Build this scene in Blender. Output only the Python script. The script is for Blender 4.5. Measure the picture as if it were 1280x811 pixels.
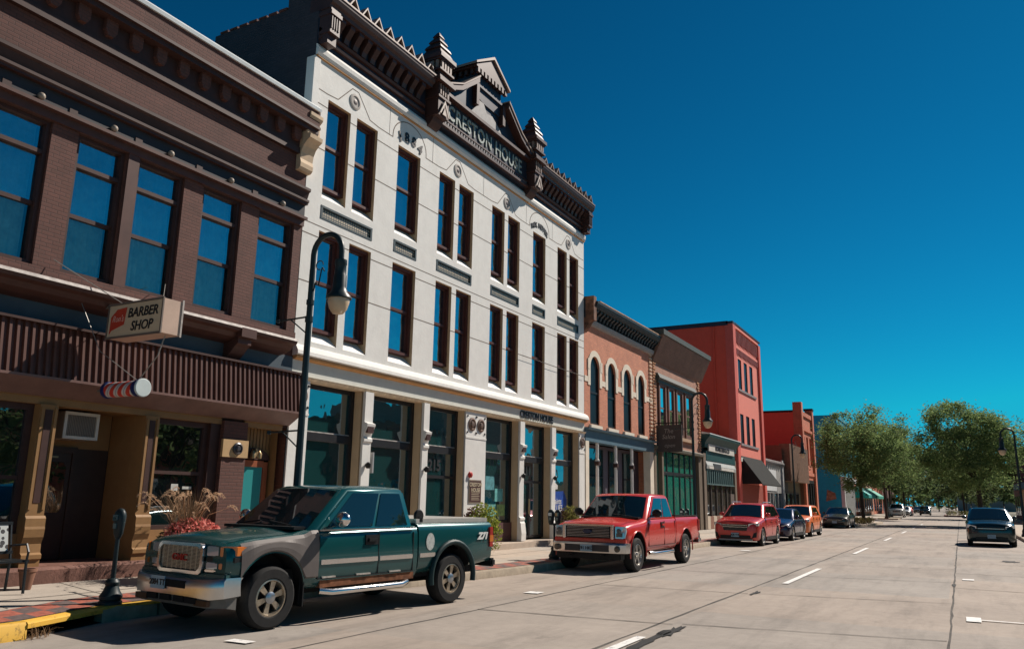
import bpy, bmesh, math, random
from mathutils import Vector, Matrix, noise
R = math.radians
random.seed(7)
for o in list(bpy.data.objects): bpy.data.objects.remove(o)
SC = bpy.context.scene
COL = SC.collection

# ------------------------------------------------------------------ camera
CF, CW, CH = 993.4, 1280.0, 811.0
_Y = Vector((1201-640, 632.2-405.5, CF)).normalized()
_Z = Vector((717-640, -4138.2-405.5, CF)); _Z = (_Z-_Y*_Z.dot(_Y)).normalized()
_X = _Y.cross(_Z)
# rows of world->cam ; camera axes in world coordinates
right = Vector((_X[0], _Y[0], _Z[0])); down = Vector((_X[1], _Y[1], _Z[1])); fwd = Vector((_X[2], _Y[2], _Z[2]))
cam = bpy.data.cameras.new('camera'); camo = bpy.data.objects.new('camera', cam); COL.objects.link(camo)
M = Matrix((right, -down, -fwd)).transposed().to_4x4(); M.translation = Vector((0, 0, 1.7))
camo.matrix_world = M
cam.sensor_width = 36; cam.lens = 36*CF/CW; cam.clip_end = 6000; cam.clip_start = .05
SC.camera = camo

# ------------------------------------------------------------------ light
SUN_DIR = Vector((.41, .90, .90)).normalized()
w = bpy.data.worlds.new("World"); SC.world = w; w.use_nodes = True
nt = w.node_tree; bg = nt.nodes['Background']
sky = nt.nodes.new('ShaderNodeTexSky'); sky.sky_type = 'NISHITA'; sky.sun_disc = False
sky.sun_elevation = math.asin(SUN_DIR.z); sky.sun_rotation = math.atan2(SUN_DIR.x, SUN_DIR.y)
sky.air_density = 1.0; sky.dust_density = 0.1; sky.ozone_density = 3.0; sky.altitude = 300
sc1 = nt.nodes.new('ShaderNodeMix'); sc1.data_type = 'RGBA'; sc1.blend_type = 'MULTIPLY'; sc1.inputs['Factor'].default_value = 1
nt.links.new(sky.outputs[0], sc1.inputs[6]); sc1.inputs[7].default_value = (.1, .1, .1, 1)
gm = nt.nodes.new('ShaderNodeGamma'); gm.inputs[1].default_value = 1.53; nt.links.new(sc1.outputs[2], gm.inputs[0])     # deep polarised blue
tint = nt.nodes.new('ShaderNodeMix'); tint.data_type = 'RGBA'; tint.blend_type = 'MULTIPLY'; tint.inputs['Factor'].default_value = 1
nt.links.new(gm.outputs[0], tint.inputs[6]); tint.inputs[7].default_value = (.22, 5.25, 5.3, 1)
spx = nt.nodes.new('ShaderNodeSeparateColor'); cbx = nt.nodes.new('ShaderNodeCombineColor'); nt.links.new(tint.outputs[2], spx.inputs[0])
mg = nt.nodes.new('ShaderNodeMath'); mg.operation = 'MULTIPLY'; mg.inputs[1].default_value = 1.45; nt.links.new(spx.outputs[1], mg.inputs[0])
mb_ = nt.nodes.new('ShaderNodeMath'); mb_.operation = 'MAXIMUM'; nt.links.new(mg.outputs[0], mb_.inputs[0]); nt.links.new(spx.outputs[2], mb_.inputs[1])
mn_ = nt.nodes.new('ShaderNodeMath'); mn_.operation = 'MINIMUM'; nt.links.new(spx.outputs[1], mn_.inputs[0]); mn_.inputs[1].default_value = 3.4
mn2 = nt.nodes.new('ShaderNodeMath'); mn2.operation = 'MINIMUM'; nt.links.new(mb_.outputs[0], mn2.inputs[0]); mn2.inputs[1].default_value = 4.9
nt.links.new(spx.outputs[0], cbx.inputs[0]); nt.links.new(mn_.outputs[0], cbx.inputs[1]); nt.links.new(mn2.outputs[0], cbx.inputs[2])
nt.links.new(cbx.outputs[0], bg.inputs[0]); bg.inputs[1].default_value = .1
sl = bpy.data.lights.new('sun', 'SUN'); so = bpy.data.objects.new('sun', sl); COL.objects.link(so)
sl.energy = 5.0; sl.angle = R(.5); sl.color = (1, .90, .80)
so.rotation_euler = SUN_DIR.to_track_quat('Z', 'Y').to_euler()
SC.view_settings.view_transform = 'Standard'; SC.view_settings.look = 'None'
SC.view_settings.exposure = .38; SC.view_settings.gamma = 1; SC.view_settings.use_curve_mapping = False

# ------------------------------------------------------------------ materials
MATS = {}
def _new(name):
    m = bpy.data.materials.new(name); m.use_nodes = True
    return m, m.node_tree, m.node_tree.nodes['Principled BSDF']
def mat(name, c, rough=.7, metal=0, var=.12, scale=3.0, bump=0.0, bscale=40, spec=None, coat=0, grime=0):
    if name in MATS: return MATS[name]
    m, t, b = _new(name); N = t.nodes; L = t.links
    tc = N.new('ShaderNodeTexCoord')
    ns = N.new('ShaderNodeTexNoise'); ns.inputs['Scale'].default_value = scale; ns.inputs['Detail'].default_value = 8; ns.inputs['Roughness'].default_value = .65
    L.new(tc.outputs['Object'], ns.inputs['Vector'])
    mp = N.new('ShaderNodeMapRange'); mp.inputs[1].default_value = .3; mp.inputs[2].default_value = .7
    mp.inputs[3].default_value = 1-var; mp.inputs[4].default_value = 1+var
    L.new(ns.outputs['Fac'], mp.inputs[0])
    mx = N.new('ShaderNodeMix'); mx.data_type = 'RGBA'; mx.blend_type = 'MULTIPLY'; mx.inputs['Factor'].default_value = 1
    mx.inputs[6].default_value = (*c, 1); L.new(mp.outputs[0], mx.inputs[7])
    out = mx.outputs[2]
    if grime:
        n2 = N.new('ShaderNodeTexNoise'); n2.inputs['Scale'].default_value = .9; n2.inputs['Detail'].default_value = 10; n2.inputs['Roughness'].default_value = .75
        mpp = N.new('ShaderNodeMapping'); mpp.inputs['Scale'].default_value = (1.6, 1.6, .35)
        L.new(tc.outputs['Object'], mpp.inputs[0]); L.new(mpp.outputs[0], n2.inputs['Vector'])
        r2 = N.new('ShaderNodeMapRange'); r2.inputs[1].default_value = .52; r2.inputs[2].default_value = .78; r2.inputs[4].default_value = grime
        L.new(n2.outputs['Fac'], r2.inputs[0])
        m2 = N.new('ShaderNodeMix'); m2.data_type = 'RGBA'; L.new(r2.outputs[0], m2.inputs[0]); L.new(out, m2.inputs[6])
        m2.inputs[7].default_value = (c[0]*.45, c[1]*.42, c[2]*.38, 1); out = m2.outputs[2]
    L.new(out, b.inputs['Base Color'])
    b.inputs['Roughness'].default_value = rough; b.inputs['Metallic'].default_value = metal
    if spec is None and rough > .3 and not metal: spec = .28
    if spec is not None: b.inputs['Specular IOR Level'].default_value = spec
    if coat: b.inputs['Coat Weight'].default_value = coat; b.inputs['Coat Roughness'].default_value = .04
    if bump:
        n3 = N.new('ShaderNodeTexNoise'); n3.inputs['Scale'].default_value = bscale; n3.inputs['Detail'].default_value = 4
        L.new(tc.outputs['Object'], n3.inputs['Vector'])
        bp = N.new('ShaderNodeBump'); bp.inputs['Strength'].default_value = bump; bp.inputs['Distance'].default_value = .02
        L.new(n3.outputs['Fac'], bp.inputs['Height']); L.new(bp.outputs[0], b.inputs['Normal'])
    MATS[name] = m; return m
def brick(name, c1, c2, mortar, rough=.85, bw=.21, bh=.075, bump=.5, var=.18, msize=.010):
    if name in MATS: return MATS[name]
    m, t, b = _new(name); N = t.nodes; L = t.links
    tc = N.new('ShaderNodeTexCoord'); sp = N.new('ShaderNodeSeparateXYZ'); L.new(tc.outputs['Object'], sp.inputs[0])
    ad = N.new('ShaderNodeMath'); L.new(sp.outputs[0], ad.inputs[0]); L.new(sp.outputs[1], ad.inputs[1])
    cb = N.new('ShaderNodeCombineXYZ'); L.new(ad.outputs[0], cb.inputs[0]); L.new(sp.outputs[2], cb.inputs[1])
    bk = N.new('ShaderNodeTexBrick'); L.new(cb.outputs[0], bk.inputs['Vector'])
    bk.inputs['Color1'].default_value = (*c1, 1); bk.inputs['Color2'].default_value = (*c2, 1); bk.inputs['Mortar'].default_value = (*mortar, 1)
    bk.inputs['Scale'].default_value = 1; bk.inputs['Mortar Size'].default_value = msize; bk.inputs['Brick Width'].default_value = bw; bk.inputs['Row Height'].default_value = bh
    bk.inputs['Mortar Smooth'].default_value = .3
    ns = N.new('ShaderNodeTexNoise'); ns.inputs['Scale'].default_value = 1.3; ns.inputs['Detail'].default_value = 9; ns.inputs['Roughness'].default_value = .7
    L.new(tc.outputs['Object'], ns.inputs['Vector'])
    mp = N.new('ShaderNodeMapRange'); mp.inputs[1].default_value = .3; mp.inputs[2].default_value = .7; mp.inputs[3].default_value = 1-var; mp.inputs[4].default_value = 1+var
    L.new(ns.outputs['Fac'], mp.inputs[0])
    mx = N.new('ShaderNodeMix'); mx.data_type = 'RGBA'; mx.blend_type = 'MULTIPLY'; mx.inputs['Factor'].default_value = 1
    L.new(bk.outputs['Color'], mx.inputs[6]); L.new(mp.outputs[0], mx.inputs[7]); L.new(mx.outputs[2], b.inputs['Base Color'])
    b.inputs['Roughness'].default_value = rough
    bp = N.new('ShaderNodeBump'); bp.inputs['Strength'].default_value = bump; bp.inputs['Distance'].default_value = .012; bp.invert = True
    L.new(bk.outputs['Fac'], bp.inputs['Height']); L.new(bp.outputs[0], b.inputs['Normal'])
    MATS[name] = m; return m
def glass(name, tint=(.012, .02, .024), refl=.45, trans=0.0, wav=.02, rcol=(.9, .95, 1)):
    """window glass: reflection over a dark or a clear pane"""
    if name in MATS: return MATS[name]
    m, t, b = _new(name); N = t.nodes; L = t.links; out = N['Material Output']; N.remove(b)
    g = N.new('ShaderNodeBsdfGlossy'); g.inputs['Roughness'].default_value = .015; g.inputs['Color'].default_value = (*rcol, 1)
    d = N.new('ShaderNodeBsdfDiffuse'); d.inputs['Color'].default_value = (*tint, 1)
    base = d.outputs[0]
    if trans:
        tr = N.new('ShaderNodeBsdfTransparent'); tr.inputs['Color'].default_value = (.80, .90, .90, 1)
        m1 = N.new('ShaderNodeMixShader'); m1.inputs[0].default_value = trans
        L.new(d.outputs[0], m1.inputs[1]); L.new(tr.outputs[0], m1.inputs[2]); base = m1.outputs[0]
    lw = N.new('ShaderNodeFresnel'); lw.inputs['IOR'].default_value = 1.5
    mr = N.new('ShaderNodeMapRange'); mr.inputs[1].default_value = .04; mr.inputs[2].default_value = .6; mr.inputs[3].default_value = refl; mr.inputs[4].default_value = .97
    L.new(lw.outputs[0], mr.inputs[0])
    m2 = N.new('ShaderNodeMixShader'); L.new(mr.outputs[0], m2.inputs[0]); L.new(base, m2.inputs[1]); L.new(g.outputs[0], m2.inputs[2])
    L.new(m2.outputs[0], out.inputs[0])
    if wav:
        tc = N.new('ShaderNodeTexCoord'); ns = N.new('ShaderNodeTexNoise'); ns.inputs['Scale'].default_value = 1.4; ns.inputs['Detail'].default_value = 2
        L.new(tc.outputs['Object'], ns.inputs['Vector'])
        bp = N.new('ShaderNodeBump'); bp.inputs['Strength'].default_value = wav; bp.inputs['Distance'].default_value = .3
        L.new(ns.outputs['Fac'], bp.inputs['Height']); L.new(bp.outputs[0], g.inputs['Normal'])
    MATS[name] = m; return m
def leafmat(name, ca, cb, trans=.35):
    if name in MATS: return MATS[name]
    m, t, b = _new(name); N = t.nodes; L = t.links
    ge = N.new('ShaderNodeNewGeometry'); cr = N.new('ShaderNodeValToRGB')
    cr.color_ramp.elements[0].color = (*ca, 1); cr.color_ramp.elements[1].color = (*cb, 1)
    L.new(ge.outputs['Random Per Island'], cr.inputs[0]); L.new(cr.outputs[0], b.inputs['Base Color'])
    b.inputs['Roughness'].default_value = .75; b.inputs['Specular IOR Level'].default_value = .15
    tl = N.new('ShaderNodeBsdfTranslucent'); L.new(cr.outputs[0], tl.inputs[0])
    mx = N.new('ShaderNodeMixShader'); mx.inputs[0].default_value = trans
    L.new(b.outputs[0], mx.inputs[1]); L.new(tl.outputs[0], mx.inputs[2]); L.new(mx.outputs[0], N['Material Output'].inputs[0])
    MATS[name] = m; return m
def carpaint(name, c, rough=.28, dust=.12, metal=.25):
    if name in MATS: return MATS[name]
    m, t, b = _new(name); N = t.nodes; L = t.links
    tc = N.new('ShaderNodeTexCoord'); ns = N.new('ShaderNodeTexNoise'); ns.inputs['Scale'].default_value = 2.2; ns.inputs['Detail'].default_value = 9; ns.inputs['Roughness'].default_value = .7
    L.new(tc.outputs['Object'], ns.inputs['Vector'])
    sp = N.new('ShaderNodeSeparateXYZ'); L.new(tc.outputs['Object'], sp.inputs[0])
    # road dust low on the panels, broken up by noise
    mr = N.new('ShaderNodeMapRange'); mr.inputs[1].default_value = .95; mr.inputs[2].default_value = .25; mr.inputs[3].default_value = 0.05; mr.inputs[4].default_value = 1
    L.new(sp.outputs[2], mr.inputs[0])
    mu = N.new('ShaderNodeMath'); mu.operation = 'MULTIPLY'; L.new(mr.outputs[0], mu.inputs[0]); L.new(ns.outputs['Fac'], mu.inputs[1])
    mu2 = N.new('ShaderNodeMath'); mu2.operation = 'MULTIPLY'; L.new(mu.outputs[0], mu2.inputs[0]); mu2.inputs[1].default_value = dust*2.2; mu2.use_clamp = True
    mx = N.new('ShaderNodeMix'); mx.data_type = 'RGBA'; L.new(mu2.outputs[0], mx.inputs[0]); mx.inputs[6].default_value = (*c, 1); mx.inputs[7].default_value = (.17, .14, .11, 1)
    L.new(mx.outputs[2], b.inputs['Base Color'])
    b.inputs['Metallic'].default_value = metal
    r2 = N.new('ShaderNodeMapRange'); r2.inputs[3].default_value = rough; r2.inputs[4].default_value = .8; L.new(mu2.outputs[0], r2.inputs[0]); L.new(r2.outputs[0], b.inputs['Roughness'])
    b.inputs['Coat Weight'].default_value = .5; b.inputs['Coat Roughness'].default_value = .04
    MATS[name] = m; return m

# ------------------------------------------------------------------ mesh helper
def root_of(o):
    while o.parent: o = o.parent
    return o
class MB:
    def __init__(s): s.v = []; s.f = []; s.m = []; s.mi = 0; s.g = []; s.gf = []
    def add(s, pts, faces):
        n = len(s.v); s.g.append((n, n+len(pts))); s.gf.append((len(s.f), len(s.f)+len(faces))); s.v += [tuple(p) for p in pts]; s.f += [tuple(i+n for i in f) for f in faces]; s.m += [s.mi]*len(faces)
        return s
    def box(s, x0, x1, y0, y1, z0, z1):
        p = [(x, y, z) for z in (z0, z1) for y in (y0, y1) for x in (x0, x1)]
        return s.add(p, [(0, 2, 3, 1), (4, 5, 7, 6), (0, 1, 5, 4), (2, 6, 7, 3), (0, 4, 6, 2), (1, 3, 7, 5)])
    def quad(s, *p): return s.add(p, [tuple(range(len(p)))])
    def prism(s, poly, d):
        """poly: list of 3D points, extruded by vector d"""
        n = len(poly); q = [tuple(Vector(p)+Vector(d)) for p in poly]
        return s.add(list(poly)+q, [tuple(range(n))[::-1], tuple(range(n, 2*n))]+[(i, (i+1) % n, n+(i+1) % n, n+i) for i in range(n)])
    def xz(s, poly, y0, y1): return s.prism([(x, y0, z) for x, z in poly], (0, y1-y0, 0))
    def yz(s, poly, x0, x1): return s.prism([(x0, y, z) for y, z in poly], (x1-x0, 0, 0))
    def xy(s, poly, z0, z1): return s.prism([(x, y, z0) for x, y in poly], (0, 0, z1-z0))
    def loft(s, secs, closed=True, caps=True):
        n = len(secs[0]); base = len(s.v)
        pts = [p for sec in secs for p in sec]; fs = []
        for i in range(len(secs)-1):
            for j in range(n if closed else n-1):
                k = (j+1) % n; fs.append((i*n+j, i*n+k, (i+1)*n+k, (i+1)*n+j))
        if caps: fs += [tuple(range(n))[::-1], tuple((len(secs)-1)*n+j for j in range(n))]
        return s.add(pts, fs)
    def tube(s, pts, r, n=8, caps=True):
        pts = [Vector(p) for p in pts]; rr = r if isinstance(r, (list, tuple)) else [r]*len(pts)
        secs = []; up = Vector((0, 0, 1)); prev = None
        for i, p in enumerate(pts):
            d = (pts[min(i+1, len(pts)-1)]-pts[max(i-1, 0)]).normalized()
            if prev is None:
                a = d.cross(up if abs(d.z) < .95 else Vector((1, 0, 0))).normalized()
            else:
                a = (prev-d*prev.dot(d)).normalized()
            prev = a; b = d.cross(a)
            secs.append([p+(a*math.cos(2*math.pi*k/n)+b*math.sin(2*math.pi*k/n))*rr[i] for k in range(n)])
        return s.loft(secs, True, caps)
    def lathe(s, prof, c=(0, 0, 0), n=20, axis='z', caps=True):
        """prof: (r, h) list"""
        secs = []
        for r, h in prof:
            ring = []
            for k in range(n):
                a = 2*math.pi*k/n; u, v = r*math.cos(a), r*math.sin(a)
                q = (u, v, h) if axis == 'z' else ((h, u, v) if axis == 'x' else (v, h, u))
                ring.append((c[0]+q[0], c[1]+q[1], c[2]+q[2]))
            secs.append(ring)
        return s.loft(secs, True, caps)
    def wall(s, x, y0, y1, z0, z1, holes=(), depth=.25, face=1):
        """wall sheet at x facing +x with rectangular holes (y0,y1,z0,z1)"""
        ys = sorted({y0, y1, *[h[0] for h in holes], *[h[1] for h in holes]}); zs = sorted({z0, z1, *[h[2] for h in holes], *[h[3] for h in holes]})
        ys = [y for y in ys if y0 <= y <= y1]; zs = [z for z in zs if z0 <= z <= z1]
        for a, b in zip(ys, ys[1:]):
            for c, d in zip(zs, zs[1:]):
                my, mz = (a+b)/2, (c+d)/2
                if any(h[0] < my < h[1] and h[2] < mz < h[3] for h in holes): continue
                s.quad((x, a, c), (x, b, c), (x, b, d), (x, a, d))
        return s
    def reveal(s, x, h, depth, rise=0, parts='lrts'):
        a, b, c, d = h[:4]; xb = x-depth
        if 'l' in parts: s.quad((x, a, c), (x, a, d), (xb, a, d), (xb, a, c+rise))
        if 'r' in parts: s.quad((x, b, d), (x, b, c), (xb, b, c+rise), (xb, b, d))
        if 't' in parts: s.quad((x, a, d), (x, b, d), (xb, b, d), (xb, a, d))
        if 's' in parts: s.quad((x, b, c), (x, a, c), (xb, a, c+rise), (xb, b, c+rise))
        return s
    def build(s, name, m, parent=None, smooth=None, recalc=True, kind=None, bevel=0):
        me = bpy.data.meshes.new(name); off = Vector((0, 0, 0))
        if parent is not None: off = root_of(parent).location
        me.from_pydata([tuple(Vector(p)-off) for p in s.v], [], s.f)
        ms = m if isinstance(m, (list, tuple)) else [m]
        for k in ms: me.materials.append(k)
        if len(ms) > 1: me.polygons.foreach_set('material_index', s.m)
        if ms[0].name.startswith('pane') or ms[0].name in ('truck_glass', 'car_glass') and not bevel and len(s.f) < 12 and all(len(f) == 4 for f in s.f) and name == 'windshield': recalc = False
        if recalc or bevel:
            b = bmesh.new(); b.from_mesh(me)
            if recalc: bmesh.ops.recalc_face_normals(b, faces=b.faces)
            if bevel:
                bmesh.ops.remove_doubles(b, verts=b.verts, dist=1e-5)
                ed = [e for e in b.edges if len(e.link_faces) == 2 and e.calc_face_angle(0) > .6]
                bmesh.ops.bevel(b, geom=ed, offset=bevel, segments=2, affect='EDGES', clamp_overlap=True)
            b.to_mesh(me); b.free()
        if smooth:
            me.polygons.foreach_set('use_smooth', [True]*len(me.polygons))
            try: me.set_sharp_from_angle(angle=R(smooth))
            except Exception: pass
        o = bpy.data.objects.new(name, me); COL.objects.link(o)
        if parent is not None: o.parent = parent
        if kind: o['kind'] = kind
        return o
    def build_each(s, name, m, parent=None, **kw):
        """one object per add() call"""
        out = []
        for (v0, v1), (f0, f1) in zip(s.g, s.gf):
            q = MB(); q.v = s.v[v0:v1]; q.f = [tuple(i-v0 for i in f) for f in s.f[f0:f1]]; q.m = [0]*len(q.f); out.append(q.build(name, m, parent, **kw))
        return out
def tag(o, label, cat, group=None):
    o['label'] = label; o['category'] = cat
    if group: o['group'] = group
    return o
def thing(name, label, cat, loc=(0, 0, 0), group=None):
    o = bpy.data.objects.new(name, None); COL.objects.link(o); o.location = loc; o.empty_display_size = .3
    return tag(o, label, cat, group)
def kids(o): return [c for c in bpy.data.objects if c.parent == o]
def copy_tree(o, parent=None):
    c = o.copy(); COL.objects.link(c)
    if parent is not None: c.parent = parent
    for ch in kids(o): copy_tree(ch, c)
    return c
def boolean(o, cutter, op='DIFFERENCE'):
    md = o.modifiers.new('b', 'BOOLEAN'); md.operation = op; md.object = cutter; md.solver = 'EXACT'
    try: md.material_mode = 'TRANSFER'
    except Exception: pass
    bpy.context.view_layer.update()
    dg = bpy.context.evaluated_depsgraph_get(); me = bpy.data.meshes.new_from_object(o.evaluated_get(dg), depsgraph=dg)
    o.modifiers.clear(); o.data = me; bpy.data.objects.remove(cutter)
    return o
def text(name, s, size, m, parent, loc, axes='x', depth=.01, shear=0, bold=0, spacing=1.0, wscale=1.0, align='CENTER', line=1.0):
    """lettering as mesh; axes 'x' = faces +x and reads along -y ; '-y' = faces -y and reads along +x"""
    cu = bpy.data.curves.new('t', 'FONT'); cu.body = s; cu.size = size; cu.extrude = depth; cu.shear = shear; cu.offset = bold
    cu.align_x = align; cu.align_y = 'CENTER'; cu.space_character = spacing; cu.resolution_u = 3; cu.space_line = line
    to = bpy.data.objects.new('t', cu); COL.objects.link(to); bpy.context.view_layer.update()
    dg = bpy.context.evaluated_depsgraph_get(); me = bpy.data.meshes.new_from_object(to.evaluated_get(dg), depsgraph=dg)
    bpy.data.objects.remove(to); bpy.data.curves.remove(cu)
    off = root_of(parent).location if parent is not None else Vector((0, 0, 0))
    for v in me.vertices:
        a, b, c = v.co.x*wscale, v.co.y, v.co.z
        if axes == 'x': q = Vector((c, a, b))
        elif axes == '-y': q = Vector((a, -c, b))
        else: q = Vector((a, b, c))
        v.co = q+Vector(loc)-off
    me.name = name; me.materials.clear(); me.materials.append(m)
    b = bmesh.new(); b.from_mesh(me); bmesh.ops.recalc_face_normals(b, faces=b.faces); b.to_mesh(me); b.free()
    o = bpy.data.objects.new(name, me); COL.objects.link(o)
    if parent is not None: o.parent = parent
    return o
# ------------------------------------------------------------------ shared materials
black = mat('black_paint', (.012, .013, .014), .45, var=.2)
darkvoid = mat('dark_interior', (.012, .012, .013), .9)
chrome = mat('chrome', (.72, .72, .72), .18, 1.0, var=.05)
rubber = mat('tyre_rubber', (.018, .018, .018), .85, var=.25, scale=14)
alloy = mat('alloy', (.50, .48, .45), .32, .8, var=.1)
pane_sky = glass('pane_upper', (.006, .016, .024), .52, rcol=(.70, .85, .90), wav=.06)
pane_clear = glass('pane_clear', (.01, .03, .03), .20, trans=.85)
pane_half = glass('pane_half', (.008, .022, .03), .42, trans=.7, wav=.05)
pane_shop = glass('pane_shop', (.016, .085, .085), .34, trans=.35)
car_glass = glass('car_glass', (.006, .012, .014), .07, wav=0)
white_letters = mat('white_letters', (.72, .72, .68), .6)

# ------------------------------------------------------------------ ground
def concrete(name, c, var=.16, joints=False, stain=.5):
    m, t, b = _new(name); N = t.nodes; L = t.links
    tc = N.new('ShaderNodeTexCoord')
    def noise_(scale, det=8, rough=.65, stretch=(1, 1, 1)):
        mp = N.new('ShaderNodeMapping'); mp.inputs['Scale'].default_value = stretch; L.new(tc.outputs['Object'], mp.inputs[0])
        n = N.new('ShaderNodeTexNoise'); n.inputs['Scale'].default_value = scale; n.inputs['Detail'].default_value = det; n.inputs['Roughness'].default_value = rough
        L.new(mp.outputs[0], n.inputs['Vector']); return n.outputs['Fac']
    def rng(f, a, b_, lo, hi):
        r = N.new('ShaderNodeMapRange'); L.new(f, r.inputs[0]); r.inputs[1].default_value = a; r.inputs[2].default_value = b_; r.inputs[3].default_value = lo; r.inputs[4].default_value = hi; return r.outputs[0]
    def mul(c_, f):
        x = N.new('ShaderNodeMix'); x.data_type = 'RGBA'; x.blend_type = 'MULTIPLY'; x.inputs['Factor'].default_value = 1; L.new(c_, x.inputs[6]); L.new(f, x.inputs[7]); return x.outputs[2]
    rgb = N.new('ShaderNodeRGB'); rgb.outputs[0].default_value = (*c, 1); o = rgb.outputs[0]
    o = mul(o, rng(noise_(.35, 6), .3, .7, 1-var, 1+var))
    o = mul(o, rng(noise_(5, 10, .7), .3, .7, .90, 1.09))
    o = mul(o, rng(noise_(90, 4, .6), .25, .75, .84, 1.14))          # aggregate
    o = mul(o, rng(noise_(1.1, 8, .7, (1.6, .22, 1)), .48, .75, 1, 1-stain*.45))   # wheel-path stains along the street
    o = mul(o, rng(noise_(.9, 5, .8), .62, .70, 1, 1-stain*.28))     # oil spots
    # whole slabs poured at different times
    mp = N.new('ShaderNodeMapping'); mp.inputs['Location'].default_value = (3.75, .7, 0); L.new(tc.outputs['Object'], mp.inputs[0])
    bk = N.new('ShaderNodeTexBrick'); bk.inputs['Scale'].default_value = 1; bk.inputs['Brick Width'].default_value = 3.4; bk.inputs['Row Height'].default_value = 4.6; bk.offset = 0
    bk.inputs['Mortar Size'].default_value = 0; bk.inputs['Color1'].default_value = (1.05, 1.0, .95, 1); bk.inputs['Color2'].default_value = (.90, .93, .94, 1)
    L.new(mp.outputs[0], bk.inputs['Vector']); o = mul(o, bk.outputs['Color'])
    L.new(o, b.inputs['Base Color']); b.inputs['Roughness'].default_value = .85; b.inputs['Specular IOR Level'].default_value = .3
    bp = N.new('ShaderNodeBump'); bp.inputs['Strength'].default_value = .25; bp.inputs['Distance'].default_value = .01
    L.new(noise_(60, 5), bp.inputs['Height']); L.new(bp.outputs[0], b.inputs['Normal'])
    return m
road_m = concrete('road_concrete', (.318, .280, .246), stain=.8)
walk_m = concrete('walk_concrete', (.43, .37, .31), .10, stain=.3)
joint_m = mat('joint', (.085, .078, .070), .95, var=.4, scale=2)
tar_m = mat('tar', (.018, .018, .018), .8, var=.3)
def paintmat(name, c):
    """worn road paint: chips show the concrete"""
    m, t, b = _new(name); N = t.nodes; L = t.links
    tc = N.new('ShaderNodeTexCoord'); n = N.new('ShaderNodeTexNoise'); n.inputs['Scale'].default_value = 9; n.inputs['Detail'].default_value = 10; n.inputs['Roughness'].default_value = .75
    L.new(tc.outputs['Object'], n.inputs['Vector']); r = N.new('ShaderNodeMapRange'); r.inputs[1].default_value = .54; r.inputs[2].default_value = .64; L.new(n.outputs['Fac'], r.inputs[0])
    x = N.new('ShaderNodeMix'); x.data_type = 'RGBA'; L.new(r.outputs[0], x.inputs[0]); x.inputs[6].default_value = (*c, 1); x.inputs[7].default_value = (c[0]*.45, c[1]*.45, c[2]*.5, 1)
    L.new(x.outputs[2], b.inputs['Base Color']); b.inputs['Roughness'].default_value = .7; return m
wpaint = paintmat('white_road_paint', (.72, .71, .68)); ypaint = paintmat('yellow_kerb_paint', (.62, .36, .04))
XF = -12.6
def lerp(tab, y):
    if y <= tab[0][0]: return tab[0][1]
    for (a, b), (c, d) in zip(tab, tab[1:]):
        if y <= c: return b+(d-b)*(y-a)/(c-a)
    return tab[-1][1]
KERB = [(-30, -9.7), (5.9, -9.7), (7.2, -10.15), (9.5, -10.12), (13, -9.4), (17, -9.0), (30, -8.78), (66, -8.75), (70.5, -6.5), (84, -6.5), (86, -7.0)]
kx = lambda y: lerp(KERB, y)
WH = [(-30, .34), (9, .34), (13, .26), (20, .19), (86, .17)]     # height at the building line
KH = [(-30, .19), (8, .19), (12, .16), (86, .15)]
kz = lambda y: lerp(KH, y)
def wz(x, y):
    f = (kx(y)-x)/(kx(y)-XF); return kz(y)+(lerp(WH, y)-kz(y))*min(max(f, 0), 1.1)

g = MB(); g.quad((-1500, -300, -.03), (1500, -300, -.03), (1500, 4000, -.03), (-1500, 4000, -.03))
g.build('ground', mat('ground_earth', (.16, .15, .11), .95, var=.3, scale=.05), kind='structure')
g = MB(); g.quad((-11.2, -60, 0), (3.2, -60, 0), (3.2, 900, 0), (-11.2, 900, 0)); g.build('road', road_m, kind='structure')
g = MB(); g.quad((-120, 86.5, .004), (-11.1, 86.5, .004), (-11.1, 105, .004), (-120, 105, .004)); g.quad((3.1, 86.5, .004), (120, 86.5, .004), (120, 98, .004), (3.1, 98, .004))
g.build('side_street', road_m, kind='structure')
# joints and tar lines: thin, uneven strips
jt = MB()
def strip(mb, pts, w0, z, jit=0.01):
    L_, R_ = [], []
    for i, (x, y) in enumerate(pts):
        a = pts[max(i-1, 0)]; b = pts[min(i+1, len(pts)-1)]; d = Vector((b[0]-a[0], b[1]-a[1])).normalized(); n = Vector((-d.y, d.x))
        ww = w0*(.6+.8*random.random())/2; ox, oy = random.uniform(-jit, jit), random.uniform(-jit, jit)
        L_.append((x+ox+n.x*ww, y+oy+n.y*ww, z)); R_.append((x+ox-n.x*ww, y+oy-n.y*ww, z))
    for i in range(len(pts)-1): mb.quad(L_[i], R_[i], R_[i+1], L_[i+1])
def seg(a, b, n): return [(a[0]+(b[0]-a[0])*i/n, a[1]+(b[1]-a[1])*i/n) for i in range(n+1)]
strip(jt, seg((-6.85, -5), (-6.4, 60), 130), .035, .004)
strip(jt, seg((-3.95, -5), (-3.55, 120), 200), .042, .004)
strip(jt, seg((-.27, -5), (-.33, 120), 200), .035, .0045)
for y in (7.2, 11.5, 16.1, 20.6, 24.9, 29.4, 33.6, 38.4, 43, 47.5, 52, 57, 62, 67):
    strip(jt, seg((-6.75, y-.3+random.uniform(-.1, .1)), (-3.7, y), 14), .03, .008)
    strip(jt, seg((-3.6, y+.1), (-.3, y+.7), 14), .026, .008)
    if y > 18: strip(jt, seg((-.3, y-.6), (2.5, y-.9), 10), .035, .008)
jt.build('joint_lines', joint_m, kind='structure')
tp = MB()
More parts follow.
